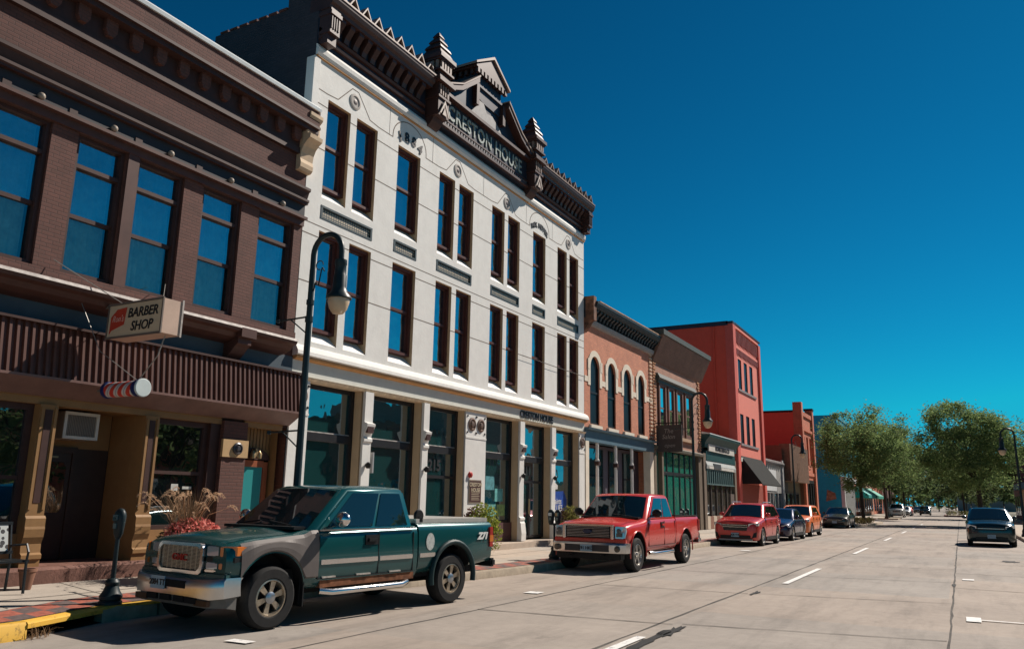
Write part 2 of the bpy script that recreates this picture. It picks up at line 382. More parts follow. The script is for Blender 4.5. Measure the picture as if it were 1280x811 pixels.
def blob(mb, cx, cy, rx, ry, z, ang=0, n=18, rag=.35):
    p = []
    for k in range(n):
        a = 2*math.pi*k/n; r = 1+random.uniform(-rag, rag); u, v = rx*r*math.cos(a), ry*r*math.sin(a)
        p.append((cx+u*math.cos(ang)-v*math.sin(ang), cy+u*math.sin(ang)+v*math.cos(ang), z))
    mb.quad(*p)
blob(tp, -3.54, 9.7, .07, 1.2, .012, .03, 26, .45); blob(tp, -3.52, 10.9, .09, .45, .012, 0, 20, .5); blob(tp, -3.6, 16.3, .05, .35, .012, 0, 20, .5)
blob(tp, -.28, 20.6, .04, .5, .012, 0, 20, .5); blob(tp, 1.2, 30.5, .26, .4, .012)
tp.build('tar_patches', tar_m, kind='structure')
mk = MB()
for y0, y1 in ((-6.2, -2), (6.0, 10.2), (18.5, 23.3), (31, 35.6), (43.4, 47.6), (55.8, 60), (68, 72), (80.5, 84.5)):
    if y0 > 14: x = -3.52+.0035*y0
    else: x = -3.74+.004*y0
    mk.quad((x-.065, y0, .016), (x+.065, y0, .016), (x+.075, y1, .016), (x-.055, y1, .016))
def tmark(x, y, s=1):
    mk.quad((x-.10, y-.28, .016), (x+.10, y-.28, .016), (x+.10, y+.28, .016), (x-.10, y+.28, .016)); mk.quad((x+.10*s, y-.045, .0165), (x+1.0*s, y-.05, .0165), (x+1.0*s, y+.01, .0165), (x+.10*s, y+.03, .0165))
tmark(.02, 14.64)
for a in ((.0, 22.3, .12, .2), (-7.05, 13.7, .14, .16), (-7.55, 7.15, .17, .09), (-6.95, 30.1, .16, .25)):
    mk.quad((a[0]-a[2], a[1]-a[3], .016), (a[0]+a[2], a[1]-a[3]*.8, .016), (a[0]+a[2], a[1]+a[3], .016), (a[0]-a[2], a[1]+a[3]*.8, .016))
mk.build('road_markings', wpaint, kind='structure')

# sidewalk on the left
ys = [-30, -10, 0, 3, 5, 5.9, 6.5, 7.2, 8, 9.5, 11, 13, 15, 17, 20, 25, 30, 40, 50, 60, 66, 68, 70.5, 75, 80, 84, 86]
sw = MB(); K = .16
for a, b in zip(ys, ys[1:]):
    for i in range(6):
        f0, f1 = i/6, (i+1)/6
        X = lambda y, f: kx(y)-K+(-13.6-kx(y)+K)*f
        sw.quad(*[(X(y, f), y, wz(X(y, f), y)) for y, f in ((a, f1), (a, f0), (b, f0), (b, f1))])
sw.build('sidewalk', walk_m, smooth=30, kind='structure')
sj = MB()
for y in [k*1.55-6.2 for k in range(60)]:
    if y > 85: break
    pts = [(kx(y)-.85-(kx(y)-.85+12.4)*k/6, y+.02*k) for k in range(7)]
    P = [(x, yy, wz(x, yy)+.005) for x, yy in pts]
    for p, q in zip(P, P[1:]): sj.quad((p[0], p[1]-.008, p[2]), (p[0], p[1]+.008, p[2]), (q[0], q[1]+.008, q[2]), (q[0], q[1]-.008, q[2]))
for xo in (-11.25,):
    pts = [(xo, y) for y in range(-10, 86)]
    for (x, a), (_, b) in zip(pts, pts[1:]): sj.quad((x-.012, a, wz(x, a)+.005), (x+.012, a, wz(x, a)+.005), (x+.012, b, wz(x, b)+.005), (x-.012, b, wz(x, b)+.005))
sj.build('sidewalk_joints', joint_m, kind='structure')
def checker():
    m, t, b = _new('brick_paver_band'); N = t.nodes; L = t.links
    tc = N.new('ShaderNodeTexCoord'); ck = N.new('ShaderNodeTexChecker'); ck.inputs['Scale'].default_value = 3.2
    ck.inputs[1].default_value = (.30, .085, .055, 1); ck.inputs[2].default_value = (.105, .075, .07, 1)
    mp = N.new('ShaderNodeMapping'); mp.inputs['Location'].default_value = (.1, .05, .5); L.new(tc.outputs['UV'], mp.inputs[0])
    L.new(mp.outputs[0], ck.inputs[0])
    n = N.new('ShaderNodeTexNoise'); n.inputs['Scale'].default_value = 14; n.inputs['Detail'].default_value = 8; L.new(tc.outputs['Object'], n.inputs['Vector'])
    r = N.new('ShaderNodeMapRange'); r.inputs[1].default_value = .3; r.inputs[2].default_value = .7; r.inputs[3].default_value = .7; r.inputs[4].default_value = 1.3; L.new(n.outputs['Fac'], r.inputs[0])
    x = N.new('ShaderNodeMix'); x.data_type = 'RGBA'; x.blend_type = 'MULTIPLY'; x.inputs['Factor'].default_value = 1; L.new(ck.outputs[0], x.inputs[6]); L.new(r.outputs[0], x.inputs[7])
    L.new(x.outputs[2], b.inputs['Base Color']); b.inputs['Roughness'].default_value = .8; return m
bb = MB(); uvs = []
yy = [k*.31-8 for k in range(int(76/.31))]
for a, b in zip(yy, yy[1:]):
    if b < 66:
        bb.quad(*[(kx(y)-K-o, y, wz(kx(y)-K-o, y)+.006) for y, o in ((a, .62), (a, 0), (b, 0), (b, .62))]); uvs += [(a, .62), (a, 0), (b, 0), (b, .62)]
bo = bb.build('brick_band', checker(), recalc=False, kind='structure')
ul = bo.data.uv_layers.new(name='UVMap')
for i, (u, v) in enumerate(uvs): ul.data[i].uv = (u, v)
# kerb
kerb_m = mat('kerb_concrete', (.33, .27, .20), .85, var=.25, scale=5, bump=.3)
def kerb(y0, y1, m, name, step=.5, notch=None, wtop=K, z0=0):
    mb = MB(); n = max(1, int((y1-y0)/step)); secs = []
    for k in range(n+1):
        y = y0+(y1-y0)*k/n; x = kx(y); t = kz(y)
        secs.append([(x-wtop, y, z0-.05), (x-wtop, y, t+.001), (x-.03, y, t+.001), (x-.005, y, t-.025), (x+.015, y, z0-.05)])
    mb.loft(secs); return mb.build(name, m, smooth=40, kind='structure')
for a, b in ((8.05, 14.45), (14.47, 22), (22.02, 32), (32.02, 42), (42.02, 55), (55.02, 70), (70.02, 86)): kerb(a, b, kerb_m, 'kerb')
kerb(-30, 5.9, ypaint, 'yellow_kerb')
kerb(7.15, 8.0, kerb_m, 'kerb')
mb = MB(); secs = []
for k in range(9):     # slab over the storm drain mouth
    y = 5.9+1.25*k/8; x = kx(y); t = kz(y); secs.append([(x-.42, y, t-.07), (x-.42, y, t+.003), (x-.02, y, t+.003), (x+.01, y, t-.02), (x+.01, y, t-.07)])
mb.loft(secs); mb.build('yellow_kerb', ypaint, smooth=40, kind='structure')
mb = MB(); secs = []
for k in range(5):
    y = 7.15+.9*k/4; x = kx(y); t = kz(y); secs.append([(x-.20, y, t+.002), (x-.20, y, t+.006), (x-.02, y, t+.006), (x-.0, y, t-.02), (x-.0, y, t-.03)])
mb.loft(secs); mb.build('yellow_kerb', ypaint, smooth=40, kind='structure')
mb = MB(); mb.quad((-10.55, 5.9, .11), (-10.55, 7.15, .11), (-10.55, 7.15, .006), (-10.55, 5.9, .006)); mb.quad((-10.55, 5.9, .006), (-10.55, 7.15, .006), (-10.12, 7.15, .006), (-9.72, 5.9, .006))
mb.build('storm_drain', darkvoid, kind='structure')
# right side: kerb, sidewalk, lot
mb = MB()
RK = [(-60, 2.6), (72, 2.6), (75.5, .9), (84, .9), (86, 1.6)]
secs = []
for k in range(60):
    y = -60+146*k/59; x = lerp(RK, y); secs.append([(x+.16, y, -.05), (x+.16, y, .15), (x+.03, y, .15), (x, y, .12), (x-.02, y, -.05)])
mb.loft(secs); mb.build('kerb', kerb_m, smooth=40, kind='structure')
mb = MB()
for k in range(59):
    a, b = -60+146*k/59, -60+146*(k+1)/59
    mb.quad((lerp(RK, a)+.16, a, .148), (6.2, a, .148), (6.2, b, .148), (lerp(RK, b)+.16, b, .148))
mb.build('sidewalk', walk_m, kind='structure')
mb = MB(); mb.quad((6.2, -60, .02), (60, -60, .02), (60, 84, .02), (6.2, 84, .02)); mb.build('parking_lot', mat('asphalt', (.075, .073, .07), .9, var=.2), kind='structure')
# far block, both sides
for xa, xb, y0, y1 in ((-13, -8.8, 105, 400), (2.8, 7, 98, 400)):
    mb = MB(); mb.box(xa, xb, y0, y1, -.05, .15); mb.build('sidewalk', walk_m, kind='structure')
mb = MB(); mb.box(-8.8, -6.6, 106, 113, -.05, .152); mb.box(-2.4, 2.8, 150, 166, -.05, .151); mb.build('kerb', kerb_m, kind='structure')
red_k = MB(); red_k.box(-2.55, -2.4, 150, 166, -.05, .16); red_k.box(-2.55, 2.8, 149.7, 150, -.05, .16); red_k.build('red_kerb', mat('red_kerb_paint', (.35, .10, .08), .8), kind='structure')
# ------------------------------------------------------------------ building kit
def window(root, y0, y1, z0, z1, x, fm, pm, fw=.085, rails=(.5,), d=.15, mull=(), name='window'):
    """frame (thing part) with its pane as sub-part; x = outer face of the frame"""
    f = MB()
    f.box(x-d, x, y0, y0+fw, z0, z1); f.box(x-d, x, y1-fw, y1, z0, z1)
    f.box(x-d, x-.002, y0+fw, y1-fw, z1-fw, z1); f.box(x-d, x-.002, y0+fw, y1-fw, z0, z0+fw*.9)
    # inner sash, one step back
    s = fw*.55; a0, a1, b0, b1 = y0+fw, y1-fw, z0+fw*.9, z1-fw
    f.box(x-d, x-.06, a0, a0+s, b0, b1); f.box(x-d, x-.06, a1-s, a1, b0, b1); f.box(x-d, x-.062, a0+s, a1-s, b1-s, b1); f.box(x-d, x-.062, a0+s, a1-s, b0, b0+s)
    for r in rails:
        z = z0+(z1-z0)*r; f.box(x-d, x-.055, a0+s, a1-s, z-.035, z+.035)
    for q in mull:
        y = y0+(y1-y0)*q; f.box(x-d, x-.004, y-.03, y+.03, b0, b1)
    fo = f.build(name, fm, root)
    p = MB(); p.quad((x-d+.03, y0+.02, z0+.02), (x-d+.03, y1-.02, z0+.02), (x-d+.03, y1-.02, z1-.02), (x-d+.03, y0+.02, z1-.02)); p.build('pane', pm, fo)
    return fo
def shell(root, y0, y1, z0, z1, depth, m, roofm=None, x=XF):
    """side, back walls and roof of a building block"""
    s = MB(); xb = x-depth
    s.quad((x, y0, z0), (x, y0, z1), (xb, y0, z1), (xb, y0, z0)); s.quad((x, y1, z0), (xb, y1, z0), (xb, y1, z1), (x, y1, z1)); s.quad((xb, y0, z0), (xb, y0, z1), (xb, y1, z1), (xb, y1, z0))
    s.build('side_wall', m, root, recalc=False)
    r = MB(); r.quad((x-.02, y0+.01, z1-.3), (x-.02, y1-.01, z1-.3), (xb+.01, y1-.01, z1-.3), (xb+.01, y0+.01, z1-.3)); r.build('roof', roofm or mat('roof_felt', (.05, .05, .05), .9), root)
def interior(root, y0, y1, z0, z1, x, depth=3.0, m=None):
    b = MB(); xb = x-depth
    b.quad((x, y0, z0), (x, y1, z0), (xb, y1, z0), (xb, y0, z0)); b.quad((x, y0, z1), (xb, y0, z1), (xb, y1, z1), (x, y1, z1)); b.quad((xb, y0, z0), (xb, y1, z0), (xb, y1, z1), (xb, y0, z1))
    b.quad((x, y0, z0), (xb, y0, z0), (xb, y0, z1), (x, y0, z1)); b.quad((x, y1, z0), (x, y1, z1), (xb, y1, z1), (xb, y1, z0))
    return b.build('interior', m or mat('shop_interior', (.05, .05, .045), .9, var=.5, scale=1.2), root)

# ================================================================== 1 brown brick barber shop building
bb_br = brick('brown_brick', (.120, .048, .036), (.098, .040, .030), (.075, .036, .029), bump=.5, bw=.2, bh=.066, msize=.008)
bb_dk = mat('brown_trim', (.055, .027, .022), .55, var=.2)
bb_md = mat('brown_metal', (.088, .041, .032), .5, var=.2)
bb_tan = mat('tan_wood_trim', (.27, .15, .06), .6, var=.12, grime=.3)
bb_fr = mat('brown_window_frame', (.058, .028, .023), .5, var=.2)
B1 = thing('brick_building', 'two storey dark brown brick building with a barber shop below and blue reflecting windows above', 'building', (XF, 7, 0))
Y0, Y1 = -3.0, 12.74
wins = []
for a, b in ((-2.5, -1.3), (-1.0, .15), (1.0, 2.2), (2.5, 3.6), (4.4, 5.55), (5.78, 6.93), (7.38, 8.30), (8.54, 9.55), (10.0, 10.98), (11.46, 12.5)): wins.append((a, b, 5.2, 7.66))
wm = MB(); wm.wall(XF, Y0, Y1, 4.3, 9.45, wins)
for h in wins: wm.reveal(XF, h, .24, 0)
wm.build('wall', bb_br, B1)
shell(B1, Y0, Y1, 0, 10.4, 25, bb_br)
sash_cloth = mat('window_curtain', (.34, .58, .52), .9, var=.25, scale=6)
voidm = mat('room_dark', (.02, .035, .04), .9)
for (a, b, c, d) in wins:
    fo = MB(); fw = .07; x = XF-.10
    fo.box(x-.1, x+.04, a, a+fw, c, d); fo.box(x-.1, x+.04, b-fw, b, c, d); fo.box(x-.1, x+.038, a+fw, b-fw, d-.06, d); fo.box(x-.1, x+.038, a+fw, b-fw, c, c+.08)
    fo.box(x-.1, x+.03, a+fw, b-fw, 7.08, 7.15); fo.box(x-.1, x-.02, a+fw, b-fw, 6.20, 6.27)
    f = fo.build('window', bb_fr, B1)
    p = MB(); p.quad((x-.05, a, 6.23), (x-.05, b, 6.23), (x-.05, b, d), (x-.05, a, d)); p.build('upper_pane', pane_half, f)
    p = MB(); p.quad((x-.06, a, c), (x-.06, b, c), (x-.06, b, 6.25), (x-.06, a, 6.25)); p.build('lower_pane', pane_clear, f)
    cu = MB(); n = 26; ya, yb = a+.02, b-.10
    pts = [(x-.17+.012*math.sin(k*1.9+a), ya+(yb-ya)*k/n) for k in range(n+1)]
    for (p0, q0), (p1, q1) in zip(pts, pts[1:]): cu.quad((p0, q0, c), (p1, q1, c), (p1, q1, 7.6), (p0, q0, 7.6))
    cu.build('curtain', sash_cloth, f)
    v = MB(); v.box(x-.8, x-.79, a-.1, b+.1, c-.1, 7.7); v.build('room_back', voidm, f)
mu = MB()
for y in (.0,): pass
for a, b in ((8.30, 8.54), (5.55, 5.78), (2.2, 2.5)): mu.box(XF-.15, XF+.045, a+.01, b-.01, 5.2, 7.66)
mu.build_each('window_mullion', bb_md, B1)
sill = MB(); sill.box(XF-.02, XF+.07, Y0, Y1-.02, 5.06, 5.19); sill.build('sill_course', bb_br, B1)
# lintel, mouldings, frieze, cornice
ln = MB(); ln.box(XF, XF+.06, Y0, Y1, 7.66, 7.80); ln.box(XF, XF+.16, Y0, Y1, 7.80, 7.86); ln.build('lintel_ledge', bb_md, B1)
pl = MB(); pl.box(XF, XF+.05, Y0, Y1, 7.86, 8.16); pl.build('frieze_panel', mat('dark_slate_panel', (.035, .030, .033), .5), B1)
mo = MB(); mo.xz([(XF, 8.16), (XF+.14, 8.16), (XF+.14, 8.20), (XF+.17, 8.22), (XF+.17, 8.27), (XF+.10, 8.30), (XF+.15, 8.45), (XF+.20, 8.48), (XF+.20, 8.54), (XF, 8.57)], Y0, Y1); mo.build('moulding', bb_dk, B1)
ball = mat('stone_ball', (.30, .25, .20), .5)
k = 0
for y in (-1.6, .4, 2.4, 4.2, 5.6, 6.62, 7.92, 9.1, 10.55, 12.0):
    s = MB(); s.lathe([(.062*math.sin(t), -.062*math.cos(t)) for t in [math.pi*i/8 for i in range(9)]][1:-1], (XF+.11, y, 7.95), 12); s.build('ball_ornament', ball, B1, smooth=60)
for y in (-.6, 1.4, 3.3, 5, 6.1, 7.2, 8.45, 9.8, 11.25):
    s = MB(); s.box(XF+.05, XF+.065, y-.07, y+.07, 7.87, 8.0); s.build('panel_block', bb_dk, B1)
co = MB(); co.box(XF, XF+.10, Y0, Y1, 9.30, 9.45); co.box(XF, XF+.07, Y0, Y1, 9.45, 9.86); co.build('corbel_band', bb_dk, B1)
for i in range(31):
    y = Y0+.3+i*.515
    if y > Y1-.2: break
    s = MB(); s.yz([(y-.11, 9.86), (y-.11, 9.66), (y-.06, 9.56), (y+.06, 9.56), (y+.11, 9.66), (y+.11, 9.86)], XF+.07, XF+.17); s.build('bracket', bb_br, B1)
ct = MB(); ct.box(XF, XF+.30, Y0, Y1, 9.86, 9.96); ct.box(XF, XF+.36, Y0, Y1, 9.96, 10.02); ct.build('cornice', bb_dk, B1)
ct = MB(); ct.box(XF-.2, XF+.32, Y0, Y1, 10.02, 10.40); ct.build('parapet', bb_br, B1)
cp = MB(); cp.xz([(XF-.4, 10.44), (XF+.36, 10.40), (XF+.37, 10.47), (XF+.30, 10.54), (XF-.4, 10.56)], Y0-.1, Y1-.02); cp.build('coping', mat('white_coping', (.62, .66, .66), .45), B1)
# ledge above the shop, with corbels
lg = MB(); lg.xz([(XF, 5.05), (XF+.50, 4.93), (XF+.52, 4.89), (XF+.50, 4.83), (XF+.40, 4.80), (XF+.34, 4.72), (XF+.2, 4.66), (XF, 4.62)], Y0, 12.35); lg.build('shop_cornice', bb_md, B1)
fl = MB(); fl.xz([(XF+.02, 5.058), (XF+.515, 4.94), (XF+.535, 4.885), (XF+.53, 4.885), (XF+.50, 4.935), (XF+.02, 5.05)], Y0, 12.36); fl.build('ledge_flashing', mat('pale_flashing', (.40, .36, .33), .6, var=.4, scale=8), B1)
for y in (11.0, 5.2, -.6):
    c = MB(); c.xz([(XF, 4.64), (XF+.42, 4.72), (XF+.42, 4.60), (XF+.34, 4.55), (XF+.22, 4.42), (XF+.08, 4.30), (XF, 4.28)], y-.17, y+.17); c.box(XF+.4, XF+.535, y-.19, y+.19, 4.72, 4.90); c.build('corbel', bb_md, B1)
bn = MB(); bn.box(XF-.06, XF+.02, Y0, Y1, 4.26, 4.66); bn.build('shaded_band', mat('blue_shade_tone', (.060, .085, .105), .6), B1)  # blue shade under the ledge, put into this band's colour
# corrugated awning panel
aw = MB(); n = 0; y = Y0; prof = []
while y < 12.72:
    prof += [(XF+.30, y), (XF+.30, y+.055), (XF+.345, y+.065), (XF+.345, y+.105)]; y += .117
for (xa, ya), (xb, yb) in zip(prof, prof[1:]): aw.quad((xa+.10, ya, 3.42), (xb+.10, yb, 3.42), (xb, yb, 4.24), (xa, ya, 4.24))
aw.build('corrugated_awning', mat('brown_corrugated_metal', (.098, .044, .033), .42, var=.15, grime=.35), B1)
fz = MB(); fz.xz([(XF-.03, 4.29), (XF+.40, 4.23), (XF+.40, 4.27), (XF-.02, 4.33)], Y0, 12.74); fz.build('awning_cap', bb_dk, B1)
fz = MB(); fz.xz([(XF+.45, 3.42), (XF+.45, 3.38), (XF+.10, 3.15), (XF-.02, 3.15), (XF-.02, 3.42)], Y0, 12.72); fz.build('awning_soffit', mat('brown_flashing', (.17, .10, .085), .4, var=.2), B1)
# ---- shop front
tb = MB(); tb.box(XF-.1, XF+.04, Y0, 10.95, 3.03, 3.15); tb.box(XF-.1, XF+.02, 11.55, 12.6, 3.03, 3.15); tb.build('fascia_board', bb_tan, B1)
def pilaster(y0, y1, zb):
    xo = XF+.10
    c = MB(); c.box(XF-.22, xo, y0, y1, zb+.75, 3.03)
    c.box(xo, xo+.025, y0+.015, y0+.06, zb+.85, 2.98); c.box(xo, xo+.025, y1-.06, y1-.015, zb+.85, 2.98)
    c.xz([(XF-.2, zb), (xo+.03, zb), (xo+.03, zb+.10), (xo+.06, zb+.12), (xo+.06, zb+.18), (xo+.02, zb+.21), (xo+.01, zb+.34), (xo+.05, zb+.44), (xo+.06, zb+.56), (xo+.05, zb+.60), (xo+.05, zb+.72), (xo+.02, zb+.76), (XF-.2, zb+.76)], y0-.01, y1+.01)
    o = c.build('pilaster', bb_tan, B1)
    i = MB(); i.box(xo, xo+.008, y0+.085, y1-.085, zb+.95, 2.95); i.build('pilaster_groove', bb_dk, o)
STEP = .56
for a, b in ((1.4, 1.7), (3.6, 3.9), (7.33, 7.62), (9.22, 9.50)): pilaster(a, b, STEP)
st = MB(); st.xz([(XF+.34, .20), (XF+.34, STEP-.04), (XF+.30, STEP), (XF-1.5, STEP), (XF-1.5, .20)], -3, 11.55); st.build('doorstep', mat('red_stone_step', (.17, .085, .065), .8, var=.3, scale=4, bump=.3), B1)
# show windows either side of the recess
for a, b in ((-2.6, 1.4), (3.9, 7.33), (9.50, 10.72)):
    f = MB(); x = XF-.06
    f.box(x-.1, x, a, a+.07, 1.05, 3.03); f.box(x-.1, x, b-.10, b, 1.05, 3.03); f.box(x-.1, x-.002, a+.07, b-.1, 1.05, 1.13); f.box(x-.1, x-.002, a+.07, b-.1, 2.93, 3.03)
    if a > 8: f.box(x-.08, x-.01, a+.07, b-.1, 2.03, 2.09)
    else: f.box(x-.08, x-.01, a+.07, b-.1, 1.86, 1.92)
    fo = f.build('show_window', bb_dk, B1); p = MB(); p.quad((x-.05, a, 1.1), (x-.05, b, 1.1), (x-.05, b, 3.0), (x-.05, a, 3.0)); p.build('pane', glass('pane_dark', (.006, .010, .011), .32, trans=.25), fo)
    if a > 8:
        q = MB(); q.box(x-.052, x-.045, 10.05, 10.2, 1.74, 1.86); q.box(x-.052, x-.045, 10.3, 10.5, 1.77, 1.82); q.build('window_notice', mat('paper', (.5, .5, .46), .8), fo)
    k_ = MB(); k_.box(XF-.14, XF-.02, a, b, STEP, 1.05); k_.build('stall_riser', bb_tan, B1)
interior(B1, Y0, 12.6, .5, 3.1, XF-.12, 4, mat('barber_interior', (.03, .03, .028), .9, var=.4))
# recessed entrance
rx = XF-.85; dm = mat('dark_brown_door', (.052, .034, .028), .4, var=.15)
rc = MB(); rc.quad((rx, 7.62, 2.42), (rx, 9.22, 2.42), (rx, 9.22, 3.05), (rx, 7.62, 3.05)); rc.quad((XF-.1, 7.62, 3.04), (XF-.1, 9.22, 3.04), (rx, 9.22, 3.04), (rx, 7.62, 3.04))
rc.quad((XF-.2, 9.23, STEP), (rx, 9.23, STEP), (rx, 9.23, 3.05), (XF-.2, 9.23, 3.05)); rc.build('entrance_recess', mat('tan_recess', (.26, .145, .06), .7), B1)
rw = MB(); rw.box(rx-.06, rx, 8.62, 9.22, STEP, 2.42); rw.build('entrance_side_panel', dm, B1)
dr = MB(); dr.box(rx-.08, rx+.01, 7.62, 8.62, STEP+.02, 2.42)
for q in ((7.62, 7.70, STEP, 2.44), (8.54, 8.62, STEP, 2.44)): dr.box(rx, rx+.04, *q)
dr.box(rx, rx+.04, 7.70, 8.54, 2.34, 2.44); do = dr.build('door', dm, B1)
p = MB(); p.yz([(7.78, 1.42), (7.84, 1.34), (8.40, 1.34), (8.46, 1.42), (8.46, 2.1), (8.40, 2.18), (7.84, 2.18), (7.78, 2.1)], rx+.01, rx+.02); p.build('door_pane', glass('pane_dark', (.006, .01, .011), .4), do)
p = MB(); p.box(rx+.01, rx+.025, 8.0, 8.22, 1.22, 1.25); p.box(rx+.01, rx+.02, 7.96, 8.3, 2.25, 2.28); p.build('letter_slot', mat('old_brass', (.35, .25, .14), .4, .7), do)
ac = MB(); ac.box(rx-.02, rx+.52, 8.0, 8.62, 2.55, 3.0); ao = ac.build('air_conditioner', mat('ac_case', (.30, .25, .20), .6), B1)
gr = MB(); gr.box(rx+.52, rx+.54, 8.0, 8.05, 2.55, 3.0); gr.box(rx+.52, rx+.54, 8.57, 8.62, 2.55, 3.0); gr.box(rx+.52, rx+.538, 8.05, 8.57, 2.95, 3.0); gr.box(rx+.52, rx+.538, 8.05, 8.57, 2.55, 2.60); gr.build('ac_frame', mat('ac_white', (.58, .54, .47), .5), ao)
gr = MB()
for i in range(17): gr.box(rx+.521, rx+.53, 8.06+i*.03, 8.075+i*.03, 2.6, 2.95)
gr.build('ac_grille', mat('ac_grey', (.16, .14, .12), .6), ao)
# brick pier with stone block and rosette, second door
pr = MB(); pr.box(XF-.3, XF+.12, 10.95, 11.55, .25, 3.10); pr.build('brick_pier', bb_br, B1)
pr = MB(); pr.box(XF+.1, XF+.16, 10.93, 11.57, 2.40, 2.74); po = pr.build('pier_block', mat('tan_stone', (.46, .30, .15), .7), B1)
rs = MB(); rs.lathe([(.12, 0), (.12, .03), (.09, .05), (.07, .02), (.04, .06), (.01, .06)], (XF+.158, 11.29, 2.57), 20, 'x'); rs.build('rosette', mat('iron_grey', (.08, .08, .085), .4, .6), po, smooth=40)
pr = MB(); pr.box(XF-.2, XF+.02, 10.72, 10.95, .4, 3.03); pr.build('corner_post', bb_dk, B1)
sx = XF-.22
ep = MB(); ep.quad((sx, 11.55, 2.42), (sx, 12.6, 2.42), (sx, 12.6, 3.05), (sx, 11.55, 3.05)); ep.quad((XF, 12.50, .3), (sx, 12.50, .3), (sx, 12.50, 3.05), (XF, 12.50, 3.05)); ep.build('door_surround', bb_tan, B1)
ep = MB()
for i in range(11): ep.box(sx, sx+.015, 11.58+i*.09, 11.60+i*.09, 2.62, 3.04)
ep.build('beadboard', mat('tan_shadow_gap', (.2, .11, .05), .7), B1)
ar = MB(); ar.yz([(11.57, 2.40)]+[(12.03-.44*math.cos(math.pi*i/10), 2.42+.22*math.sin(math.pi*i/10)) for i in range(11)]+[(12.49, 2.40)], sx+.01, sx+.06); ar.build('arched_hood', bb_dk, B1)
sc = MB(); sc.lathe([(.05, 0), (.06, .1), (.02, .16)], (sx+.14, 11.93, 2.42), 10); sc.lathe([(.05, 0), (.06, .1), (.02, .16)], (sx+.14, 12.1, 2.42), 10); sc.box(sx+.06, sx+.16, 11.98, 12.05, 2.45, 2.62); sc.build('wall_lamp', mat('brass_lamp', (.35, .24, .12), .4, .6), B1, smooth=40)
dr = MB(); dr.box(sx, sx+.06, 11.56, 11.64, .4, 2.36); dr.box(sx, sx+.06, 12.32, 12.44, .4, 2.36); dr.box(sx, sx+.058, 11.64, 12.32, 2.25, 2.38); do = dr.build('door', mat('orange_brown_door', (.26, .075, .03), .5), B1)
p = MB(); p.box(sx+.01, sx+.03, 11.64, 12.32, .4, 2.25); p.build('door_pane', glass('pane_teal', (.05, .32, .32), .2), do)
bb2 = MB(); bb2.box(XF-.3, XF+.0, 11.5, 12.74, .2, .42); bb2.build('doorstep', mat('red_stone_step', (.17, .085, .065)), B1)
wl = MB(); wl.wall(XF-.02, Y0, Y1, 3.1, 4.3); wl.build('wall', bb_dk, B1)

# ================================================================== 2 white hotel building
wh = mat('white_painted_brick', (.70, .69, .65), .7, var=.06, scale=2.5, bump=.18, bscale=14, grime=.22)
wtan = mat('tan_paint', (.50, .36, .22), .65, var=.08)
wgv = mat('groove', (.20, .16, .13), .9)
slate = mat('slate_blue_metal', (.024, .031, .048), .42, var=.2)
brn = mat('brown_iron', (.062, .031, .026), .45, var=.2)
sashm = mat('maroon_sash', (.085, .030, .024), .45, var=.15)
B2 = thing('hotel_building', 'three storey white painted hotel with tall paired windows and an ornate dark iron cornice', 'building', (XF, 20.6, 0))
A0, A1, YC = 12.76, 28.62, 20.65
ops3 = []
for s in (13.30, 18.14, 21.22, 26.16): ops3 += [(s, s+.84), (s+1.08, s+1.92)]
ops3 += [(16.12, 17.16), (24.14, 25.14)]; ops3.sort()
H = [(a, b, 8.58, 11.10) for a, b in ops3]+[(a, b, 5.10, 7.76) for a, b in ops3]
GB = [(13.36, 15.22), (15.56, 17.72), (18.00, 19.92), (21.13, 23.24), (23.57, 25.62), (25.95, 28.08)]
pans = [(s, s+1.92, 8.06, 8.40) for s in (13.30, 18.14, 21.22, 26.16)]+[(16.12, 17.16, 8.06, 8.40), (24.14, 25.14, 8.06, 8.40)]
wm = MB(); wm.wall(XF, A0, A1, 4.70, 12.3, H+pans); wm.build('wall', wh, B2)
rv = MB(); si = MB()
for h in H: rv.reveal(XF, h, .30, .30, 'lrt'); si.reveal(XF, h, .30, .30, 's')
for h in pans: rv.reveal(XF, h, .06, 0, 'lrts')
rv.build('window_reveal', wtan, B2, recalc=False)['kind'] = 'stuff'; si.build_each('window_sill', mat('white_sill', (.82, .80, .76), .6, var=.04), B2, recalc=False)
for (a, b, c, d) in H: window(B2, a, b, c+.28, d, XF-.09, sashm, pane_sky, fw=.075, rails=(.5,), d=.15)
vent = mat('vent_slate', (.030, .055, .065), .5)
def ventmat():
    m, t, b = _new('vent_lattice'); N = t.nodes; L = t.links; tc = N.new('ShaderNodeTexCoord'); sp = N.new('ShaderNodeSeparateXYZ'); L.new(tc.outputs['Object'], sp.inputs[0]); cb = N.new('ShaderNodeCombineXYZ'); L.new(sp.outputs[1], cb.inputs[0]); L.new(sp.outputs[2], cb.inputs[1])
    bk = N.new('ShaderNodeTexBrick'); bk.offset = 0; bk.inputs['Scale'].default_value = 1; bk.inputs['Brick Width'].default_value = .085; bk.inputs['Row Height'].default_value = .075; bk.inputs['Mortar Size'].default_value = .016
    bk.inputs['Color1'].default_value = (.45, .36, .22, 1); bk.inputs['Color2'].default_value = (.34, .30, .22, 1); bk.inputs['Mortar'].default_value = (.02, .03, .035, 1); L.new(cb.outputs[0], bk.inputs['Vector']); L.new(bk.outputs[0], b.inputs['Base Color']); return m
lat = ventmat()
